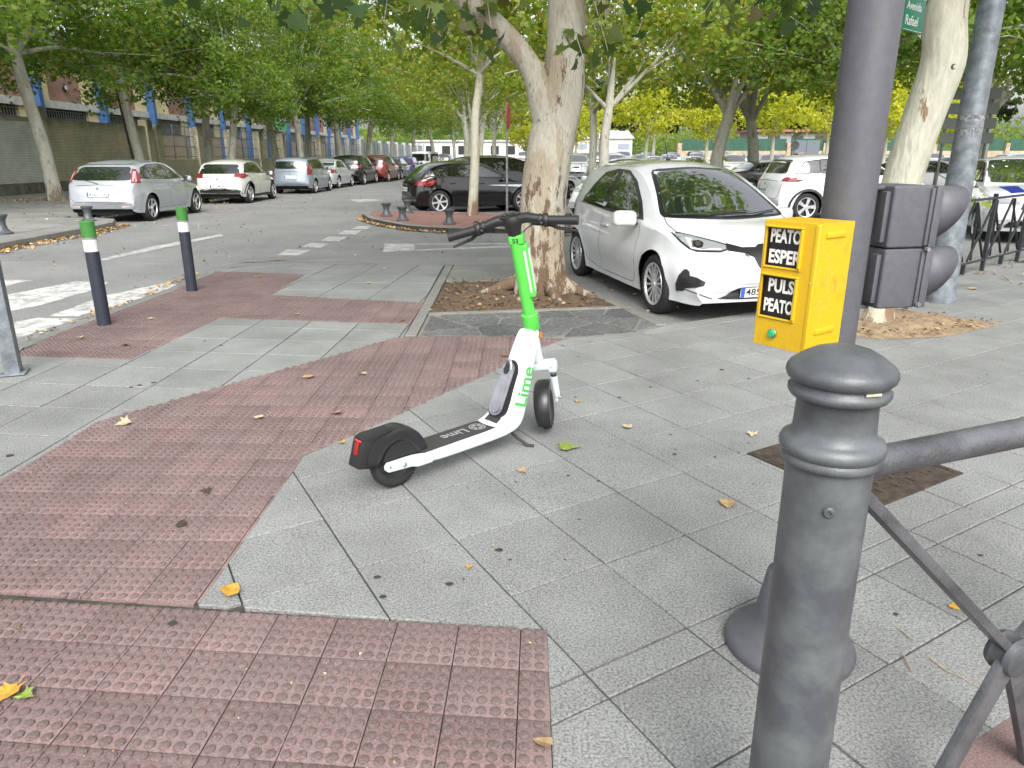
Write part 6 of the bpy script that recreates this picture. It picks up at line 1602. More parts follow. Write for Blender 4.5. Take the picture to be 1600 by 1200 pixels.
# red awning at the right edge
aw = empty('awning', (23.3, 30, 0), rad(-20), 'red rounded awning on thin posts at the far right edge', 'awning')
bm = bmesh.new(); A_ = []
for i in range(9):
    t = PI * i / 8; A_.append([bm.verts.new((-1.1 * math.cos(t), yy, 2.15 + .75 * math.sin(t))) for yy in (-.6, .6)])
for a_, b_ in zip(A_, A_[1:]): bm.faces.new((a_[0], b_[0], b_[1], a_[1]))
bm.faces.new([q[0] for q in A_]); cn = from_bm('canopy', bm, mat('awning_red', (.50, .03, .04), .6), aw, smooth=True)
for xx in (-1.0, 1.0): bm = bmesh.new(); lathe(bm, [(.03, 0), (.03, 2.2)], 8, loc=(xx, -.55, 0)); from_bm('post', bm, M_rail, aw)
# dark rusty leaning pole beside the second tree
bm = bmesh.new(); tube(bm, [(0, 0, 0), (-.5, 0, 5.5)], .09, 10); o = from_bm('utility_pole', bm, mat('dark_wood', (.05, .035, .028), .8), None, smooth=True); o.location = (-16.35, 33.0, Z_LEFT); tag(o, 'dark leaning wooden pole beside the second street tree from the left', 'pole')
# haze-free hill line and far greens are trees in the next section
# =================================================================== TREES
def leaf_mat(name, cols, trans=.4):
    m = bpy.data.materials.new(name); m.use_nodes = True; N, L, b = nodes(m)
    g = N.new('ShaderNodeNewGeometry'); r = N.new('ShaderNodeValToRGB'); L.new(g.outputs['Random Per Island'], r.inputs['Fac'])
    e = r.color_ramp.elements; n = len(cols); e[0].position = 0; e[0].color = (*cols[0], 1); e[1].position = 1; e[1].color = (*cols[-1], 1)
    for i, c in enumerate(cols[1:-1]): q = e.new((i + 1) / (n - 1)); q.color = (*c, 1)
    b.inputs['Roughness'].default_value = .45; b.inputs['Specular IOR Level'].default_value = .35; L.new(r.outputs['Color'], b.inputs['Base Color'])
    tr = N.new('ShaderNodeBsdfTranslucent'); mul = N.new('ShaderNodeMix'); mul.data_type = 'RGBA'; mul.blend_type = 'MULTIPLY'; mul.inputs['Factor'].default_value = 1
    L.new(r.outputs['Color'], mul.inputs[6]); mul.inputs[7].default_value = (2.2, 2.1, .8, 1); L.new(mul.outputs[2], tr.inputs['Color'])
    mx = N.new('ShaderNodeMixShader'); mx.inputs['Fac'].default_value = trans; L.new(b.outputs[0], mx.inputs[1]); L.new(tr.outputs[0], mx.inputs[2])
    out = N['Material Output']; L.new(mx.outputs[0], out.inputs['Surface']); return m
GR = [(.06, .12, .022), (.085, .155, .028), (.11, .19, .035), (.075, .15, .03), (.14, .22, .045), (.17, .24, .055), (.095, .17, .03), (.20, .25, .06), (.12, .20, .035), (.27, .26, .06)]
LGR = [(.10, .17, .03), (.14, .21, .04), (.19, .26, .05), (.15, .23, .04), (.23, .29, .055), (.12, .20, .035), (.27, .31, .065), (.34, .31, .07), (.16, .24, .04), (.26, .20, .07)]
YEL = [(.34, .38, .06), (.46, .47, .07), (.26, .33, .05), (.52, .50, .08), (.40, .42, .06), (.20, .28, .05)]
DKG = [(.018, .04, .016), (.03, .055, .022), (.04, .07, .025), (.025, .05, .02)]
M_leafG = leaf_mat('plane_leaf_green', GR, .5); M_leafL = leaf_mat('plane_leaf_light', LGR, .52); M_leafY = leaf_mat('leaf_yellow', YEL, .5); M_leafD = leaf_mat('leaf_conifer', DKG, .15)
M_leafNear = leaf_mat('plane_leaf_near', [(.03, .065, .02), (.05, .09, .03), (.065, .11, .035), (.04, .08, .03), (.09, .12, .04), (.14, .08, .03)], .35)
# bark
def bark_mat(name, pale, tan, brown, base_h=1.2, sc=5.0):
    m = bpy.data.materials.new(name); m.use_nodes = True; N, L, b = nodes(m)
    tc = N.new('ShaderNodeTexCoord'); mp = N.new('ShaderNodeMapping'); mp.inputs['Scale'].default_value = (1, 1, .28); L.new(tc.outputs['Object'], mp.inputs['Vector'])
    def noise(s, d=6, r=.6):
        n = N.new('ShaderNodeTexNoise'); n.inputs['Scale'].default_value = s; n.inputs['Detail'].default_value = d; n.inputs['Roughness'].default_value = r; L.new(mp.outputs[0], n.inputs['Vector']); return n
    n1 = noise(sc); n2 = noise(sc * 2.3, 8, .7); n3 = noise(sc * 9, 4)
    sep = N.new('ShaderNodeSeparateXYZ'); L.new(tc.outputs['Object'], sep.inputs[0])
    zr = N.new('ShaderNodeMapRange'); L.new(sep.outputs[2], zr.inputs['Value']); zr.inputs['From Min'].default_value = base_h; zr.inputs['From Max'].default_value = .05; zr.inputs['To Min'].default_value = 0; zr.inputs['To Max'].default_value = .14
    def ramp(n, lo, hi, addz):
        a = N.new('ShaderNodeMath'); a.operation = 'ADD'; L.new(n.outputs['Fac'], a.inputs[0])
        if addz: L.new(zr.outputs[0], a.inputs[1])
        else: a.inputs[1].default_value = 0
        r = N.new('ShaderNodeMapRange'); L.new(a.outputs[0], r.inputs['Value']); r.inputs['From Min'].default_value = lo; r.inputs['From Max'].default_value = hi; return r
    m1 = N.new('ShaderNodeMix'); m1.data_type = 'RGBA'; L.new(ramp(n1, .50, .56, True).outputs[0], m1.inputs['Factor']); m1.inputs[6].default_value = (*pale, 1); m1.inputs[7].default_value = (*tan, 1)
    m2 = N.new('ShaderNodeMix'); m2.data_type = 'RGBA'; L.new(ramp(n2, .59, .625, True).outputs[0], m2.inputs['Factor']); L.new(m1.outputs[2], m2.inputs[6]); m2.inputs[7].default_value = (*brown, 1)
    v = N.new('ShaderNodeMapRange'); L.new(n3.outputs['Fac'], v.inputs['Value']); v.inputs['From Min'].default_value = .3; v.inputs['From Max'].default_value = .7; v.inputs['To Min'].default_value = .82; v.inputs['To Max'].default_value = 1.12
    s = N.new('ShaderNodeVectorMath'); s.operation = 'SCALE'; L.new(m2.outputs[2], s.inputs[0]); L.new(v.outputs[0], s.inputs['Scale']); L.new(s.outputs[0], b.inputs['Base Color'])
    b.inputs['Roughness'].default_value = .8; b.inputs['Specular IOR Level'].default_value = .25
    bp = N.new('ShaderNodeBump'); bp.inputs['Strength'].default_value = .7; bp.inputs['Distance'].default_value = .02
    ad = N.new('ShaderNodeMath'); ad.operation = 'ADD'; L.new(n2.outputs['Fac'], ad.inputs[0]); L.new(n3.outputs['Fac'], ad.inputs[1]); L.new(ad.outputs[0], bp.inputs['Height']); L.new(bp.outputs['Normal'], b.inputs['Normal'])
    return m
M_bark = bark_mat('plane_bark', (.46, .44, .37), (.38, .33, .25), (.15, .10, .068), 1.7)
M_bark2 = bark_mat('pale_bark', (.46, .455, .37), (.41, .40, .31), (.22, .15, .10), .6, 2.6)
M_bark3 = bark_mat('street_bark', (.46, .46, .40), (.38, .36, .30), (.20, .16, .12), .6, 4)
from mathutils import noise as mnoise
def trunk_mesh(path, radii, n=20, rough=.03, flare=0., seed=0, step=.12):
    """tube along a smooth path with lumpy skin and root flare"""
    P = [Vector(p) for p in path]; L = [0]
    for a, b in zip(P, P[1:]): L.append(L[-1] + (b - a).length)
    m = max(4, int(L[-1] / step)); pts = []; rs = []
    for k in range(m + 1):
        s = L[-1] * k / m; i = 0
        while i < len(L) - 2 and L[i + 1] < s: i += 1
        f = (s - L[i]) / (L[i + 1] - L[i]); p0 = P[max(i - 1, 0)]; p1 = P[i]; p2 = P[i + 1]; p3 = P[min(i + 2, len(P) - 1)]
        f2 = f * f; f3 = f2 * f
        pts.append(.5 * ((2 * p1) + (-p0 + p2) * f + (2 * p0 - 5 * p1 + 4 * p2 - p3) * f2 + (-p0 + 3 * p1 - 3 * p2 + p3) * f3)); rs.append(radii[i] + (radii[i + 1] - radii[i]) * f)
    bm = bmesh.new(); rings = []; up = Vector((1, 0, 0))
    for k, p in enumerate(pts):
        d = (pts[min(k + 1, m)] - pts[max(k - 1, 0)]).normalized(); a = d.cross(up).normalized(); up = a.cross(d).normalized(); ring_ = []
        for j in range(n):
            t = 2 * PI * j / n; q = a * math.cos(t) + up * math.sin(t); r = rs[k]
            nz = mnoise.noise((q.x * 1.3 + seed, q.y * 1.3, p.z * .9)) * 1.2 + .6 * mnoise.noise((q.x * 4 + seed, q.y * 4, p.z * 3))
            fl = flare * math.exp(-max(0, p.z) / .22) * (1 + .8 * math.sin(t * 3 + seed) + .4 * math.sin(t * 5 + 2 * seed))
            ring_.append(bm.verts.new(p + q * (r * (1 + rough * nz * 3) + fl)))
        rings.append(ring_)
    for A_, B_ in zip(rings, rings[1:]):
        for j in range(n): bm.faces.new((A_[j], A_[(j + 1) % n], B_[(j + 1) % n], B_[j]))
    bm.faces.new(rings[-1]); bmesh.ops.recalc_face_normals(bm, faces=bm.faces); return bm
# plane leaf outlines
_lobes = [(0, 0), (.14, .10), (.42, .02), (.34, .20), (.50, .42), (.26, .46), (.20, .62), (.12, .70), (0, 1.0)]
LEAF_A = [(x, y) for x, y in _lobes] + [(-x, y) for x, y in reversed(_lobes[1:-1])]
LEAF_B = [(0, 0), (.42, .22), (.30, .62), (0, 1), (-.34, .60), (-.45, .20)]
def leaf_cloud(centres, normals, sizes, shape, fold=.18, seed=1):
    rng = np.random.default_rng(seed); N_ = len(centres); k = len(shape); S = np.array(shape) - np.array([0, .45])
    nrm = normals / np.linalg.norm(normals, axis=1, keepdims=True)
    ref = rng.normal(size=(N_, 3)); t = np.cross(nrm, ref); t /= np.linalg.norm(t, axis=1, keepdims=True) + 1e-9; bt = np.cross(nrm, t)
    V = centres[:, None, :] + sizes[:, None, None] * (S[None, :, 0, None] * t[:, None, :] + S[None, :, 1, None] * bt[:, None, :] + (fold * np.abs(S[None, :, 0, None]) + .10 * (S[None, :, 1, None]) ** 2) * nrm[:, None, :] * rng.uniform(.2, 1.6, (N_, 1, 1)))
    V = V.reshape(-1, 3)
    if k == 6: tris = [(0, 1, 2, 3), (0, 3, 4, 5)]
    else:
        tris = [(0, 1, 2, 3, 4, 5, 6, 7, 8), tuple([0, 8] + list(range(9, k)))]
    loops = []; starts = []; tot = []; c = 0
    per = [np.array(q) for q in tris]
    idx = np.concatenate([np.concatenate(per)[None, :] + (np.arange(N_) * k)[:, None]], axis=0).reshape(-1)
    cnt = np.array([len(q) for q in tris]); cnts = np.tile(cnt, N_); st = np.concatenate([[0], np.cumsum(cnts)[:-1]])
    me = bpy.data.meshes.new('foliage'); me.vertices.add(len(V)); me.vertices.foreach_set('co', V.astype(np.float32).ravel())
    me.loops.add(len(idx)); me.loops.foreach_set('vertex_index', idx.astype(np.int32)); me.polygons.add(len(cnts)); me.polygons.foreach_set('loop_start', st.astype(np.int32)); me.polygons.foreach_set('loop_total', cnts.astype(np.int32))
    me.update(calc_edges=True); me.validate(); return me
def crown_points(blobs, n, clump=28, sig=.30, seed=1, shell=.55):
    rng = np.random.default_rng(seed); vol = np.array([b[3] * b[4] * b[5] for b in blobs]) ** .8; pr = vol / vol.sum(); nc = max(1, n // clump)
    which = rng.choice(len(blobs), nc, p=pr); B = np.array(blobs)[which]
    d = rng.normal(size=(nc, 3)); d /= np.linalg.norm(d, axis=1, keepdims=True); r = shell + (1 - shell) * rng.random(nc) ** .5; r *= rng.uniform(.8, 1.08, nc)
    C = B[:, :3] + d * r[:, None] * B[:, 3:]
    cc = np.repeat(C, clump, axis=0); sz = np.repeat(rng.uniform(.6, 1.35, nc), clump)[:, None]
    P = cc + rng.normal(size=cc.shape) * sig * sz * np.array([1, 1, .62])
    Nn = rng.normal(size=P.shape) * .75 + np.array([0, 0, .75]); return P, Nn, C
def limbs(bm_list, root, ends, r0, m, parent, name='limb', seed=0):
    for i, e in enumerate(ends):
        rg = random.Random(seed + i); a = Vector(root); b = Vector(e); mid = a.lerp(b, .45) + Vector((rg.uniform(-.25, .25), rg.uniform(-.25, .25), rg.uniform(.0, .35)))
        bm = trunk_mesh([a, mid, b], [r0 * rg.uniform(.8, 1.1), r0 * .6, r0 * .14], 9, .03, 0, seed + i, .22); from_bm(name, bm, m, parent, smooth=True, angle=80)
def add_crown(parent, blobs, n, size, m, seed, shape=LEAF_B, clump=28, sig=.30, name='crown', shell=.5):
    P, Nn, C = crown_points(blobs, n, clump, sig, seed, shell); rng = np.random.default_rng(seed + 5)
    me = leaf_cloud(P, Nn, size * rng.uniform(.65, 1.25, len(P)), shape, seed=seed); me.materials.append(m); o = mesh_obj(name, me, parent)
    # fine twigs, one per few clumps
    return o, C
def twigs(parent, root, C, m, every=6, r=.018, name='twigs'):
    bm = bmesh.new(); rt = Vector(root)
    for c in C[::every]:
        c = Vector(c); a = rt.lerp(c, .45); a.z = min(a.z, c.z); mid = a.lerp(c, .5) + Vector((random.uniform(-.15, .15), random.uniform(-.15, .15), random.uniform(-.05, .2)))
        tube(bm, [a, mid, c], [r * 1.3, r, r * .35], 4, cap=False)
    o = from_bm(name, bm, m, parent, smooth=True); o['kind'] = 'stuff'; return o

GS = 'plane trees along the left pavement'
def street_tree(seed, x, y, h_fork, rad_, leans, blobs, n, size, m, bark, lab, group=None, z0=Z_LEFT, name='plane_tree', tw=7, rz=0):
    e = empty(name, (x, y, z0), rz, lab, 'tree', group)
    lx, ly = leans; top = (lx, ly, h_fork)
    bm = trunk_mesh([(0, 0, -.05), (lx * .25 + .03, ly * .3, h_fork * .35), (lx * .6 - .03, ly * .6, h_fork * .7), top, (lx * 1.2 + .1, ly * 1.2, h_fork * 1.5)], [rad_, rad_ * .86, rad_ * .78, rad_ * .7, rad_ * .25], 16, .02, rad_ * .18, seed, .25)
    from_bm('trunk', bm, bark, e, smooth=True, angle=80)
    limbs(None, top, [(b[0] * .9 + lx * .1, b[1] * .9, b[2]) for b in blobs[:5]], rad_ * .42, bark, e, seed=seed)
    cr, C = add_crown(e, blobs, n, size, m, seed); twigs(e, (lx, ly, h_fork + .5), C, bark, tw, .016)
    return e
def ring_blobs(seed, R, zc, zr, k=7, br=1.6):
    rg = random.Random(seed); out = []
    for i in range(k):
        a = 2 * PI * i / k + rg.uniform(-.3, .3); r = R * rg.uniform(.45, .75); out.append((r * math.cos(a), r * math.sin(a), zc + rg.uniform(-zr, zr) * .7, br * rg.uniform(.8, 1.25), br * rg.uniform(.8, 1.25), br * rg.uniform(.65, .95)))
    out.append((0, 0, zc + zr * .9, br * 1.3, br * 1.3, br))
    out += [(1.3, .6, zc + 3.2, 2.3, 2.3, 1.4), (-1.3, -.7, zc + 3.5, 2.3, 2.2, 1.4), (.2, 0, zc + 5.2, 2.2, 2.2, 1.4)]; return out
# left row: three masters, the others copies
M1 = street_tree(11, -15.55, 25.4, 4.6, .24, (-.55, .2), ring_blobs(1, 4.2, 5.8, 1.8, 8, 1.75), 16500, .155, M_leafG, M_bark3, 'first street tree from the left, pale trunk leaning over the painted wall', GS)
M2 = street_tree(23, -15.3, 31.2, 4.2, .22, (-.35, .0), ring_blobs(2, 4.2, 5.5, 1.8, 8, 1.75), 16500, .155, M_leafG, M_bark3, 'second street tree from the left, standing behind the silver hatchback', GS)
M3_ = street_tree(37, -15.2, 37.8, 3.9, .22, (.15, .2), ring_blobs(3, 4.3, 5.6, 1.8, 8, 1.8), 16500, .155, M_leafG, M_bark3, 'third street tree from the left, behind the pearl white hatchback', GS)
lt = [(M1, -14.4, 46.5, 1.05, 1.3, 'fourth street tree from the left, behind the blue grey family car'), (M2, -14.2, 53, 1.08, 2.1, 'fifth street tree along the left pavement'), (M3_, -13.8, 60, 1.1, .6, 'sixth street tree along the left pavement'), (M1, -12.8, 67, 1.1, 3.3, 'seventh street tree along the left pavement'), (M2, -11.9, 75, 1.1, 4.4, 'eighth street tree along the left pavement'), (M3_, -11, 84, 1.15, 5.2, 'ninth street tree along the left pavement'), (M1, -9.6, 94, 1.1, .2, 'tenth street tree, nearly at the end of the left pavement'), (M2, -8, 106, 1.1, 1.2, 'farthest street tree at the end of the left pavement'), (M3_, -15.9, 18.2, 1.0, 2.6, 'street tree whose leaves hang into the top left corner')]
for src, x, y, s, rz, lab in lt:
    c = copy_tree(src); c.location = (x, y, Z_LEFT); c.rotation_euler = (0, 0, rz); c.scale = (s, s, s); c['label'] = lab
# inner row on the left kerb whose crowns meet over the street
for src, x, y, s, rz, lab in ((M1, -12.6, 33.8, .82, 4.0, 'plane tree standing near the kerb beside the third parked car'), (M3_, -11.9, 43, .9, 1.9, 'plane tree near the kerb beside the black crossover'), (M2, -11.4, 50.5, .95, 5.6, 'plane tree near the kerb beside the dark blue hatchback')):
    c = copy_tree(src); c.location = (x, y, Z_LEFT); c.rotation_euler = (0, 0, rz); c.scale = (s, s, s); c['label'] = lab
# slim tree on the brick island
IT = street_tree(41, -1.05, 19.4, 3.4, .135, (.25, .1), [(-1.6, .3, 4.2, 1.3, 1.3, .9), (.9, -.4, 3.9, 1.1, 1.2, .9), (0, .5, 5.2, 1.7, 1.6, 1.2), (-.7, -.8, 5.8, 1.5, 1.5, 1.2), (1.6, .4, 5.0, 1.4, 1.3, 1.0), (-2.4, .4, 5.6, 1.4, 1.3, 1.1), (.2, .2, 6.8, 2.0, 2.0, 1.2)], 7600, .155, M_leafL, M_bark2, 'slim pale trunked tree standing on the red brick island', z0=ISL_Z, name='slim_plane_tree')
# car park trees
CP = 'plane trees among the parked cars'
C1 = street_tree(51, 2.75, 23.2, 2.9, .19, (.15, 0), [(-1.2, 0, 4.2, 1.5, 1.5, 1.0), (1.5, .4, 4.6, 1.7, 1.6, 1.1), (0, 0, 5.6, 2.0, 1.9, 1.3), (2.8, -.3, 5.4, 1.4, 1.5, 1.1), (-2.4, .5, 5.2, 1.5, 1.5, 1.1), (.5, .3, 7.2, 2.4, 2.2, 1.4)], 7600, .16, M_leafL, M_bark3, 'slender tree with spreading fork right of the big plane trunk', CP, z0=ZR)
C2 = street_tree(61, 7.9, 29.8, 3.0, .30, (.5, .1), ring_blobs(7, 4.3, 6.0, 1.5, 8, 1.9), 12500, .165, M_leafL, M_bark3, 'thicker forked tree rising behind the roof of the white electric hatchback', CP, z0=ZR)
cpl = [(C2, 10.2, 31.5, .95, 2.0, 'curving trunk tree just right of the thicker forked one'), (C1, 14.5, 34, 1.15, 1.0, 'tree right of centre beyond the graphite coupe'), (C2, 18.5, 30, 1.0, 4.0, 'tree behind the grey traffic light column'), (C1, 4.0, 37, 1.2, 2.2, 'tree in the middle of the car park behind the plane trunk'), (C2, -2.0, 36, .85, 5.0, 'tree on the right side of the street beyond the black cars'), (C1, -2.6, 45, 1.2, 3.0, 'second tree on the right side of the street'), (C2, -2.4, 55, 1.0, 1.0, 'third tree on the right side of the street'), (C1, -1.6, 66, 1.2, 5.5, 'farthest tree on the right side of the street')]
for src, x, y, s, rz, lab in cpl:
    c = copy_tree(src); c.location = (x, y, ZR); c.rotation_euler = (0, 0, rz); c.scale = (s, s, s); c['label'] = lab
# yellow trees in the far car park
GY = 'yellow leaved trees in the far car park'
Y1 = street_tree(71, 8.6, 49, 2.6, .14, (.1, 0), [(0, 0, 3.9, 2.0, 2.0, 1.2), (-1.2, .3, 4.6, 1.4, 1.4, 1.1), (1.2, -.2, 4.8, 1.5, 1.5, 1.1), (0, 0, 5.8, 1.6, 1.6, 1.2)], 4200, .19, M_leafY, M_bark2, 'yellow tree left of the forked trunk in the far car park', GY, z0=ZR, name='yellow_tree', tw=12)
for i, (x, y, s, rz) in enumerate(((13.8, 54, 1.0, 1.0), (17.5, 51, 1.1, 2.0), (22, 53, 1.05, 3.0), (26.5, 54, 1.1, 4.0), (31, 57, 1.0, 5.0), (5.0, 60, .9, .5), (1.2, 62, .8, 2.5), (24, 41, .75, 1.5))):
    c = copy_tree(Y1); c.location = (x, y, ZR); c.rotation_euler = (0, 0, rz); c.scale = (s, s, s)
    c['label'] = ['yellow tree behind the forked trunk', 'yellow tree above the graphite coupe', 'yellow tree in front of the green screen wall', 'yellow tree left of the grey traffic light column', 'yellow tree behind the traffic light column', 'yellow tree behind the slender tree', 'small yellow tree left of the slender tree', 'bright yellow green bush tree right of the lamp post'][i]
# right-hand trees beyond the railing
RT = copy_tree(M2); RT.location = (17.6, 22.5, ZR); RT.rotation_euler = (0, 0, 1.1); RT.scale = (.95,) * 3; RT['label'] = 'tree with thin grey trunk beyond the black railing at the right edge'; RT['group'] = 'trees at the right edge'
RT2 = copy_tree(M1); RT2.location = (13.6, 18.8, ZR); RT2.rotation_euler = (0, 0, 2.4); RT2.scale = (.92,) * 3; RT2['label'] = 'tree whose crown fills the upper right behind the lamp post'; RT2['group'] = 'trees at the right edge'
RT3 = copy_tree(M3_); RT3.location = (10.6, 24.5, ZR); RT3.rotation_euler = (0, 0, 5.4); RT3.scale = (.95,) * 3; RT3['label'] = 'tree behind the traffic light column and the white crossover'; RT3['group'] = 'trees at the right edge'
# dark pines and far greenery
GP = 'dark pines behind the car park wall'
PN = street_tree(81, 30, 112, 5, .3, (0, 0), [(0, 0, 8, 4.5, 4.5, 2.2), (-2.5, 0, 6.5, 3, 3, 1.8), (2.8, 0, 6.8, 3.2, 3, 1.8), (0, 0, 10, 3.5, 3.5, 2)], 6000, .5, M_leafD, M_bark3, 'dark pine left of the house behind the car park', GP, z0=0, name='pine_tree', tw=20)
for i, (x, y, s) in enumerate(((38, 110, .9), (47, 114, 1.1), (22, 118, 1.0), (57, 112, 1.1), (68, 116, 1.2), (14, 125, 1.1))):
    c = copy_tree(PN); c.location = (x, y, 0); c.rotation_euler = (0, 0, i * 1.3); c.scale = (s,) * 3; c['label'] = ['dark pine right behind the house roof', 'dark pine right of the house', 'dark pine behind the forked tree', 'second dark pine right of the house', 'large dark pine at the far right', 'dark pine far left of the house'][i]
me = leaf_cloud(*(lambda P, N_: (P, N_, np.random.default_rng(2).uniform(.5, 1.1, len(P))))(*(lambda r: (np.column_stack([r.uniform(-75, 190, 26000), r.uniform(165, 215, 26000), np.abs(r.normal(0, 1, 26000)) * 3.4 + r.uniform(0, 4.5, 26000)]), r.normal(size=(26000, 3)) + np.array([0, -.6, .5])))(np.random.default_rng(9))), LEAF_B, seed=3)
me.materials.append(M_leafG); tag(mesh_obj('distant_woodland', me), kind='stuff')

# ------------------------------------------------------- the big plane tree
bt = empty('plane_tree', (.33, 8.55, 0), 0, 'big plane tree with flaking bark and forked trunk in the pit behind the scooter', 'tree')
bm = trunk_mesh([(0.02, 0, -.08), (0.0, 0, .35), (.03, 0, 1.1), (.12, 0, 1.75), (.22, 0, 2.25), (.25, 0, 2.75), (.26, .0, 3.6), (.3, .1, 5.2), (.2, .3, 7.0)], [.285, .272, .262, .250, .235, .205, .185, .14, .07], 44, .018, .05, 2.2, .06)
from_bm('trunk', bm, M_bark, bt, smooth=True, angle=80)
bm = trunk_mesh([(.10, -.02, 1.72), (.0, -.06, 2.12), (-.12, -.10, 2.45), (-.42, -.16, 2.80), (-.85, -.22, 3.12), (-1.5, -.3, 3.6), (-2.4, -.3, 4.6)], [.16, .15, .125, .11, .10, .09, .04], 28, .022, 0, 6.1, .06); from_bm('limb', bm, M_bark, bt, smooth=True, angle=80)
for i, (pts, rs) in enumerate((([(-.25, 0, .15), (-.50, -.06, .07), (-.80, -.1, -.03)], [.10, .06, .02]), ([(.1, -.25, .12), (.16, -.46, .04), (.25, -.7, -.03)], [.10, .06, .02]), ([(.28, -.1, .12), (.5, -.2, .03), (.68, -.25, -.03)], [.10, .05, .02]), ([(-.1, -.26, .1), (-.22, -.5, .02), (-.3, -.62, -.03)], [.09, .05, .02]))):
    bm = trunk_mesh(pts, rs, 14, .05, 0, i, .05); from_bm('root', bm, M_bark, bt, smooth=True, angle=80)
bt_ends = [(-3.2, -1.5, 4.6), (-1.5, 1.8, 5.2), (2.2, -1.2, 4.9), (2.6, 1.6, 5.4), (.4, -2.6, 4.6), (-3.4, 1.0, 5.2), (0, 2.8, 6.2)]
for i, e in enumerate(bt_ends):
    a = Vector((.26, 0, 3.3 + .25 * (i % 4))); b = Vector(e); md = a.lerp(b, .5) + Vector((0, 0, .35)); bm = trunk_mesh([a, md, b], [.10, .065, .02], 10, .03, 0, i, .15); from_bm('limb', bm, M_bark, bt, smooth=True, angle=80)
bb = [(-3.2, -1.5, 4.9, 1.6, 1.5, .9), (-1.5, 1.8, 5.6, 1.8, 1.6, 1.0), (2.2, -1.2, 5.1, 1.5, 1.5, .9), (2.6, 1.6, 5.7, 1.7, 1.6, 1.0), (.4, -2.4, 5.0, 1.5, 1.3, .8), (0, 2.8, 6.4, 1.8, 1.8, 1.1), (0, 0, 7.2, 2.6, 2.4, 1.2), (-3.6, 1.2, 5.6, 1.5, 1.5, .9)]
bb += [(.6, -4.6, 6.3, 2.0, 1.5, .8), (3.2, -3.8, 6.5, 1.9, 1.6, .8), (-2.6, -4.6, 6.4, 1.8, 1.5, .8), (4.4, -1.0, 6.2, 1.6, 1.6, .8), (3.6, 2.4, 6.6, 1.8, 1.8, .8), (5.2, 3.6, 7.2, 1.7, 1.6, .8), (3.8, 5.0, 7.4, 1.8, 1.6, .8), (6.4, 1.4, 7.2, 1.5, 1.5, .7)]  # unseen clumps added overhead and behind so the windscreen reflects leaves
cr, C = add_crown(bt, bb, 8200, .21, M_leafG, 91, LEAF_A, 26, .32); cr['kind'] = 'stuff'; cr.name = 'crown'
twigs(bt, (.26, 0, 4), C, M_bark3, 3, .014)
# low hanging sprays: every leaf an object; points given in the photograph's upper edge, hung at 6.5 to 9.5 m
leaf_near = leaf_cloud(np.zeros((1, 3)), np.array([[0, 0, 1.]]), np.array([1.]), LEAF_A, seed=4); leaf_near.materials.append(M_leafNear)
leaf_vars = [leaf_near]
for k, m_ in ((5, [(.05, .09, .02), (.06, .10, .02)]), (6, [(.09, .13, .03), (.10, .14, .03)]), (7, [(.03, .06, .018), (.035, .07, .02)]), (8, [(.10, .10, .03), (.09, .08, .03)]), (9, [(.11, .15, .035), (.08, .12, .03)])):
    q = leaf_cloud(np.zeros((1, 3)), np.array([[0, 0, 1.]]), np.array([1.]), LEAF_A, seed=k); q.materials.append(leaf_mat('spray_leaf_%d' % k, m_, .35)); leaf_vars.append(q)
rg = random.Random(77); spr = bmesh.new(); nleaf = 0
def spray(px_, py_, D, n, spread, size=.20, drop=.35):
    """a drooping twig with leaves, tip at a surveyed place"""
    global nleaf
    tip = AT(px_, py_, D) - Vector((.33, 8.55, 0)); root = tip + Vector((rg.uniform(-.5, .5), rg.uniform(-.3, .5), drop + rg.uniform(.25, .5)))
    tube(spr, [root, root.lerp(tip, .5) + Vector((0, 0, .08)), tip], [.009, .006, .003], 5, cap=False)
    for i in range(int(n * 1.4)):
        t = rg.random() ** .8; p = root.lerp(tip, t) + Vector((rg.gauss(0, spread), rg.gauss(0, spread), rg.gauss(0, spread * .6) - .04))
        o = mesh_obj('leaf', rg.choice(leaf_vars if nleaf > 0 else leaf_vars[:1]), bt); nleaf += 1
        o.location = p; s = size * rg.uniform(.7, 1.25); o.scale = (s, s, s); o.rotation_euler = (rg.gauss(rad(55), .5), rg.gauss(0, .5), rg.uniform(0, 2 * PI))
for (x, y, D, n, sp_) in ((430, 8, 7.5, 9, .16), (470, 18, 8, 9, .18), (520, 14, 7, 10, .16), (560, 26, 7.6, 10, .18), (600, 34, 7.2, 12, .16), (640, 18, 6.6, 8, .14), (668, 30, 7.4, 9, .15), (690, 78, 7.8, 7, .12), (735, 40, 8.2, 8, .16), (770, 60, 8.0, 8, .15), (500, 2, 6.6, 8, .16), (590, 4, 6.4, 9, .18), (912, 92, 7.6, 5, .10), (950, 80, 8.4, 7, .14), (975, 40, 8.6, 8, .18), (1100, 20, 8.8, 8, .16), (1145, 30, 8.2, 8, .16), (1185, 14, 7.6, 9, .18), (1225, 20, 8.2, 8, .18), (815, 22, 7.7, 3, .10), (350, 2, 8, 8, .18), (290, 0, 8, 8, .18), (1270, 8, 8, 8, .16)):
    spray(x, y, D, n, sp_)
o = from_bm('hanging_twigs', spr, M_bark3, bt, smooth=True); o['kind'] = 'stuff'
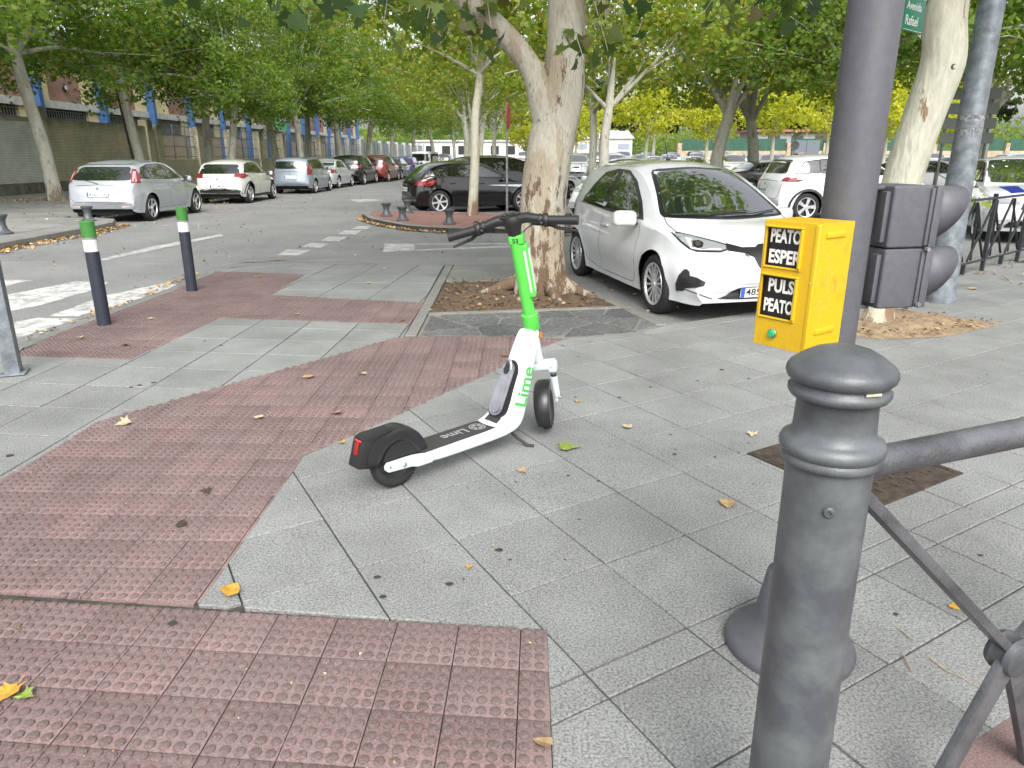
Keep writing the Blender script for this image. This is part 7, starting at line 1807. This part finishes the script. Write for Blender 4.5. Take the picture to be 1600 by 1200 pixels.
# ------------------------------------------------------- the leaning tree on the right
rt = empty('leaning_plane_tree', (3.56, 7.02, 0), 0, 'leaning plane tree with smooth cream bark growing from the sandy patch behind the traffic light', 'tree')
bm = trunk_mesh([(-.02, 0, -.06), (0, 0, .25), (.03, 0, .8), (.09, 0, 1.35), (.19, 0, 1.9), (.28, 0, 2.35), (.24, 0, 2.75), (.30, 0, 3.2), (.5, .1, 4.4), (.6, .2, 6)], [.205, .178, .165, .165, .172, .182, .165, .145, .11, .05], 40, .020, .05, 4.4, .06)
from_bm('trunk', bm, M_bark2, rt, smooth=True, angle=80)
bm = bmesh.new(); lathe(bm, [(.0, .006), (.010, .004), (.020, .010), (.028, .0)], 16, axis='X', mat3=M3('X', PI / 2)); o = from_bm('knot', bm, mat('knot_dark', (.09, .06, .04), .9), rt, smooth=True); o.location = (.29, -.172, 2.30); o.rotation_euler = (0, 0, rad(10))
for i, e in enumerate([(-1.6, -.5, 4.6), (2.0, .5, 4.8), (.3, -1.6, 5.0), (.6, 1.8, 5.2)]):
    a = Vector((.3, 0, 3.2 + .2 * i)); b = Vector(e); bm = trunk_mesh([a, a.lerp(b, .5) + Vector((0, 0, .3)), b], [.08, .05, .015], 10, .03, 0, i, .15); from_bm('limb', bm, M_bark2, rt, smooth=True, angle=80)
cr, C = add_crown(rt, [(-1.7, -.5, 5.0, 1.5, 1.4, .9), (2.1, .6, 4.9, 1.6, 1.5, 1.0), (.4, -1.7, 5.2, 1.5, 1.2, .8), (.7, 1.9, 5.3, 1.6, 1.5, 1.0), (.4, .2, 6.4, 2.2, 2.2, 1.1)], 3200, .21, M_leafG, 101, LEAF_A, 26, .32); cr['kind'] = 'stuff'
twigs(rt, (.3, 0, 3.8), C, M_bark3, 3, .014)
# =================================================================== LITTER, STAINS, SMALL THINGS
def flat_leaf(shape, size, m, curl, seed):
    rg_ = random.Random(seed); k = len(shape); V = []
    for i, (x, y) in enumerate(shape):
        V.append(((x + rg_.uniform(-.03, .03)) * size, (y - .45 + rg_.uniform(-.03, .03)) * size, .004 + curl * size * (abs(x) * 1.1 + (y - .45) ** 2) * rg_.uniform(.4, 1.3)))
    V.append((0, -.05 * size, .006)); c = k; F = [(i, (i + 1) % k, c) for i in range(k)]
    V += [(.008 * size, -.45 * size, .004), (-.008 * size, -.45 * size, .004), (-.02 * size + .05 * size, -.80 * size, .006 + curl * .1 * size), (.0 + .065 * size, -.80 * size, .006 + curl * .1 * size)]; F.append((c + 1, c + 2, c + 3, c + 4))
    bm = bmesh.new(); vs = [bm.verts.new(v) for v in V]
    for f in F: bm.faces.new([vs[i] for i in f])
    bmesh.ops.recalc_face_normals(bm, faces=bm.faces); 
    for f in bm.faces:
        if f.normal.z < 0: f.normal_flip()
    return bm
def leafcol(name, a, b): return mat(name, a, .6, col2=b, vscale=35, detail=5)
LC = {'yellow': leafcol('dry_leaf_yellow', (.55, .33, .05), (.40, .20, .03)), 'green': leafcol('dry_leaf_green', (.24, .32, .06), (.16, .22, .04)), 'tan': leafcol('dry_leaf_tan', (.42, .30, .16), (.30, .19, .09)), 'brown': leafcol('dry_leaf_brown', (.22, .11, .05), (.13, .06, .03)), 'pale': leafcol('dry_leaf_pale', (.50, .42, .28), (.38, .30, .18)), 'dark': leafcol('dry_leaf_dark', (.07, .045, .03), (.04, .03, .02))}
# px, py, size, colour, label
FL_ = [(362, 925, .075, 'yellow', 'curled yellow leaf lying on the grey slab corner beside the red tactile paving'),
 (10, 1087, .085, 'yellow', 'orange yellow leaf at the left edge on the nearest red tactile tiles'),
 (43, 1088, .050, 'green', 'small green leaf beside the orange one on the nearest red tactile tiles'),
 (850, 1163, .055, 'tan', 'tan leaf with long stalk on the lower corner edge of the red tactile strip'),
 (733, 888, .032, 'yellow', 'tiny orange leaf fragment between gum spots on the grey slabs'),
 (890, 700, .125, 'green', 'large green plane leaf lying right of the scooter kickstand'),
 (980, 668, .062, 'pale', 'small pale leaf on the slabs upper right of the large green leaf'),
 (902, 628, .045, 'tan', 'small tan leaf just right of the scooter front wheel'),
 (817, 737, .050, 'tan', 'dry tan leaf below the scooter deck between slabs'),
 (1137, 789, .080, 'tan', 'orange brown leaf lying left of the big cast iron bollard'),
 (527, 646, .080, 'tan', 'curled tan leaf on red tactile paving above the scooter rear wheel'),
 (534, 692, .038, 'yellow', 'small yellow leaf on the slab just left of the scooter mudguard'),
 (405, 653, .055, 'pale', 'pale leaf in the middle of the red tactile diagonal'),
 (193, 662, .085, 'pale', 'pale leaf on the left edge of the red tactile diagonal'),
 (568, 585, .070, 'pale', 'pale leaf on the upper part of the red tactile diagonal'),
 (482, 590, .080, 'tan', 'tan leaf on the red tactile diagonal near its left upper edge'),
 (790, 557, .075, 'brown', 'brown leaf on the red tactile paving just left of the scooter neck'),
 (323, 769, .055, 'dark', 'dark crumpled leaf on the red tactile tiles at left centre'),
 (285, 820, .050, 'dark', 'dark withered twig leaf on the red tactile tiles below the crumpled one'),
 (235, 499, .080, 'pale', 'whitish leaf on the kerb tactile paving between the two bollards'),
 (126, 528, .065, 'pale', 'pale leaf beside the foot of the nearer navy bollard'),
 (195, 540, .070, 'brown', 'brown curled leaf on the kerb tactile paving near its lower corner'),
 (403, 433, .090, 'tan', 'tan leaf at the far end of the kerb tactile paving'),
 (294, 458, .050, 'tan', 'tan leaf at the foot of the farther navy bollard'),
 (465, 492, .060, 'pale', 'pale leaf on the cross strip of the kerb tactile paving'),
 (600, 420, .085, 'pale', 'pale leaf on the far grey slabs near the side street'),
 (578, 443, .075, 'pale', 'pale leaf on the far grey slabs left of the tree pit'),
 (629, 502, .060, 'brown', 'brown leaf beside the edging stones of the tree pit'),
 (1175, 680, .060, 'pale', 'faint pale leaf left of the manhole cover'),
 (1491, 948, .040, 'yellow', 'tiny yellowish leaf scrap right of the diagonal railing brace'),
 (1520, 452, .090, 'tan', 'tan leaf on the pavement below the black railing'),
 (1090, 437, .060, 'tan', 'leaf under the sill of the white electric hatchback'),
 (955, 455, .060, 'tan', 'leaf between the tree pit edge and the white electric hatchback')]
for i, (x, y, s, c, lab) in enumerate(FL_):
    sh = LEAF_A if i % 3 else LEAF_B
    if s > .1 or c in ('green',): sh = LEAF_A
    zz = .0075 if c != 'x' and (x < 640 and y > 520) or y > 960 else .002
    if i >= 31: zz = Z_ROAD + .003
    gx, gy = G(x, y, zz); o = from_bm('fallen_leaf', flat_leaf(sh, s * 1.15, LC[c], .30 if s < .1 else .18, i), LC[c]); o.location = (gx, gy, zz); o.rotation_euler = (random.gauss(0, .08), random.gauss(0, .08), random.uniform(0, 6.28)); tag(o, lab, 'leaf', 'fallen leaves')
def litter(name, pts, size, mats, seed, z=.0, curl=.35, flatp=.3, kind='stuff', parent=None):
    """a drift of small dry leaves joined in one object"""
    rg_ = random.Random(seed); bm = bmesh.new()
    for (x, y, zz) in pts:
        s = size * rg_.uniform(.5, 1.3); a = rg_.uniform(0, 6.28); R_ = Matrix.Rotation(a, 3, 'Z') @ Matrix.Rotation(rg_.gauss(0, flatp), 3, 'X') @ Matrix.Rotation(rg_.gauss(0, flatp), 3, 'Y'); mi = rg_.randrange(len(mats)); vs = []
        for (u_, v_) in LEAF_B: vs.append(bm.verts.new(Vector((x, y, zz + z + .25 * s)) + R_ @ Vector((u_ * s, (v_ - .45) * s, curl * s * abs(u_)))))
        for q in ((0, 1, 2, 3), (0, 3, 4, 5)):
            f = bm.faces.new([vs[k] for k in q]); f.material_index = mi
    o = from_bm(name, bm, mats, parent); o['kind'] = kind; return o
rg = random.Random(31)
def along(line, n, sd, zf, side=1):
    out = []; P = resample(line, .2)
    for _ in range(n):
        p = rg.choice(P); k = abs(rg.gauss(0, sd)); i = P.index(p); t = (P[min(i + 1, len(P) - 1)] - P[max(i - 1, 0)]).normalized(); nn = Vector((t.y, -t.x)) * side; q = p + nn * k + t * rg.uniform(-.1, .1); out.append((q.x, q.y, zf + rg.uniform(0, .02) * max(0, 1 - k / sd)))
    return out
warm = [LC['tan'], LC['yellow'], LC['brown'], LC['pale']]
litter('gutter_leaves', along([(-9.1, 8), (-9.05, 13.0), (-9.12, 16.4), (-9.3, 17.6)], 900, .16, Z_ROAD), .07, warm, 1)
litter('gutter_leaves', along([(-11.1, 18.5), (-11.1, 34), (-10.5, 42), (-9.7, 50)], 700, .5, Z_ROAD), .08, warm, 2)
litter('gutter_leaves', along([(-4.12, 20.4), (-4.1, 19.5), (-3.75, 18.5), (-3.2, 17.45), (-2.4, 16.35), (-1.5, 15.78)], 800, .15, Z_ROAD, -1), .07, warm, 3)
litter('gutter_leaves', along([(-4.4, 6.5), (-4.34, 8.3), (-4.42, 10.1)], 90, .08, Z_ROAD, -1), .05, warm, 4)
litter('road_leaves', [(rg.uniform(-9, 1), rg.uniform(9, 34), Z_ROAD) for _ in range(420)] + [(rg.uniform(.9, 4), rg.uniform(7.6, 12), Z_ROAD) for _ in range(60)] + [(rg.uniform(-11.5, -9), rg.uniform(18.5, 40), Z_ROAD) for _ in range(160)], .055, warm, 5)
litter('pavement_leaves', [(rg.uniform(-19, -10), rg.uniform(12, 40), Z_LEFT) for _ in range(420)] + [(-15.55 + rg.gauss(0, .8), 25.4 + rg.gauss(0, .7), Z_LEFT) for _ in range(260)], .07, warm, 6)
pitl = []
while len(pitl) < 520:
    q = (rg.uniform(-.86, 1.1), rg.uniform(7.4, 9.4))
    if inside(q, pit_poly): pitl.append((q[0], q[1], .018))
litter('pit_leaves', pitl, .042, [LC['brown'], LC['dark'], LC['dark'], LC['brown'], LC['tan']], 7)
pitl = []
while len(pitl) < 420:
    q = (rg.uniform(2.8, 4.8), rg.uniform(6.2, 7.7))
    if inside(q, sp): pitl.append((q[0], q[1], .024))
litter('patch_leaves', pitl, .035, [LC['brown'], LC['tan'], LC['tan'], LC['dark']], 8)
litter('patch_leaves', [(rg.uniform(6.3, 9.5), rg.uniform(8.6, 11), .004) for _ in range(200)], .05, [LC['brown'], LC['tan']], 9)
litter('slab_debris', [(rg.uniform(-3.9, 4.6), rg.uniform(2, 8), .002) for _ in range(190)], .012, [LC['dark'], LC['brown'], LC['tan']], 10)
litter('tile_debris', [(rg.uniform(-2.6, .1), rg.uniform(1.3, 4.5), .007) for _ in range(160)], .009, [LC['pale'], LC['tan'], LC['brown']], 12)
# chewing-gum spots, children of the paving
M_gum = mat('old_gum', (.035, .037, .036), .9, var=.2, vscale=60)
def gum(x, y, r, z=.0022):
    bm = bmesh.new(); n = 12; rg_ = random.Random(int(x * 1000)); vs = [bm.verts.new((r * (1 + rg_.uniform(-.22, .22)) * math.cos(2 * PI * i / n), r * .9 * (1 + rg_.uniform(-.22, .22)) * math.sin(2 * PI * i / n), 0)) for i in range(n)]; c = bm.verts.new((0, 0, .0014))
    for i in range(n): bm.faces.new((vs[i], vs[(i + 1) % n], c))
    o = from_bm('gum_spot', bm, M_gum, pavement, smooth=True); o.location = (x, y, z)
for px_, py_, r in ((780, 860, .017), (797, 875, .008), (590, 902, .014), (598, 933, .015), (702, 913, .015), (1128, 578, .02), (1090, 595, .014), (1170, 592, .014), (968, 621, .013), (1054, 710, .012), (1016, 605, .014), (880, 540, .012), (345, 540, .02), (320, 533, .018), (240, 598, .018), (218, 602, .016), (205, 605, .014), (15, 712, .02), (1400, 960, .009), (1532, 868, .010), (935, 752, .009), (905, 812, .007)):
    gum(*G(px_, py_), r)
gum(*G(270, 977), .016, .0085)
for _ in range(46):
    x = rg.uniform(.2, 6); y = rg.uniform(2.2, 8)
    gum(x, y, rg.uniform(.005, .012))
# twigs near the bollard
def twig(pts, r, lab):
    P = [Vector((*G(x, y), .008)) for x, y in pts]; c = P[0].copy(); bm = bmesh.new(); tube(bm, [p - c for p in P], [r, r * .9] + [r * .6] * (len(P) - 2), 6)
    o = from_bm('twig', bm, mat('twig_tan', (.38, .31, .22), .8, var=.2, vscale=60), None, smooth=True); o.location = c; tag(o, lab, 'twig', 'dry twigs')
twig([(1452, 1030), (1480, 1052), (1500, 1060), (1528, 1076)], .0022, 'long thin dry twig on the slab right of the big bollard'); twig([(1410, 1023), (1417, 1038), (1425, 1053)], .003, 'short forked dry twig left of the long one'); twig([(1405, 985), (1415, 993), (1425, 1002)], .003, 'short dry stalk lying on the joint above the forked twig')
# weeds in the joints

# pieces that stand apart become parts of their own
def split_loose(o):
    me = o.data; bm = bmesh.new(); bm.from_mesh(me); seen = set(); isl_ = []
    for f in bm.faces:
        if f in seen: continue
        st = [f]; seen.add(f); cur = [f]
        while st:
            g_ = st.pop()
            for v in g_.verts:
                for h in v.link_faces:
                    if h not in seen: seen.add(h); st.append(h); cur.append(h)
        isl_.append(cur)
    if 1 < len(isl_) <= 12:
        for i, cur in enumerate(isl_):
            idx = {}; V = []; F = []; M_ = []
            for f in cur:
                q = []
                for v in f.verts:
                    if v not in idx: idx[v] = len(V); V.append(v.co.copy())
                    q.append(idx[v])
                F.append(q); M_.append(f.material_index)
            m2 = bpy.data.meshes.new(me.name); m2.from_pydata(V, [], F); m2.update()
            for mm in me.materials: m2.materials.append(mm)
            m2.polygons.foreach_set('material_index', M_); shade(m2, True, 35)
            if i == 0: o.data = m2
            else:
                c = o.copy(); c.data = m2; COL.objects.link(c)
    bm.free()
for o in list(bpy.data.objects):
    b_ = o.name.split('.')[0]
    if o.type == 'MESH' and b_ in ('back_rib', 'bracket', 'latch', 'mount', 'wheel_arch_trim', 'sill_trim', 'peeled_sticker', 'mortar_bed', 'panel_seam', 'phone_clip', 'cable', 'border', 'axle_nut'):
        split_loose(o)
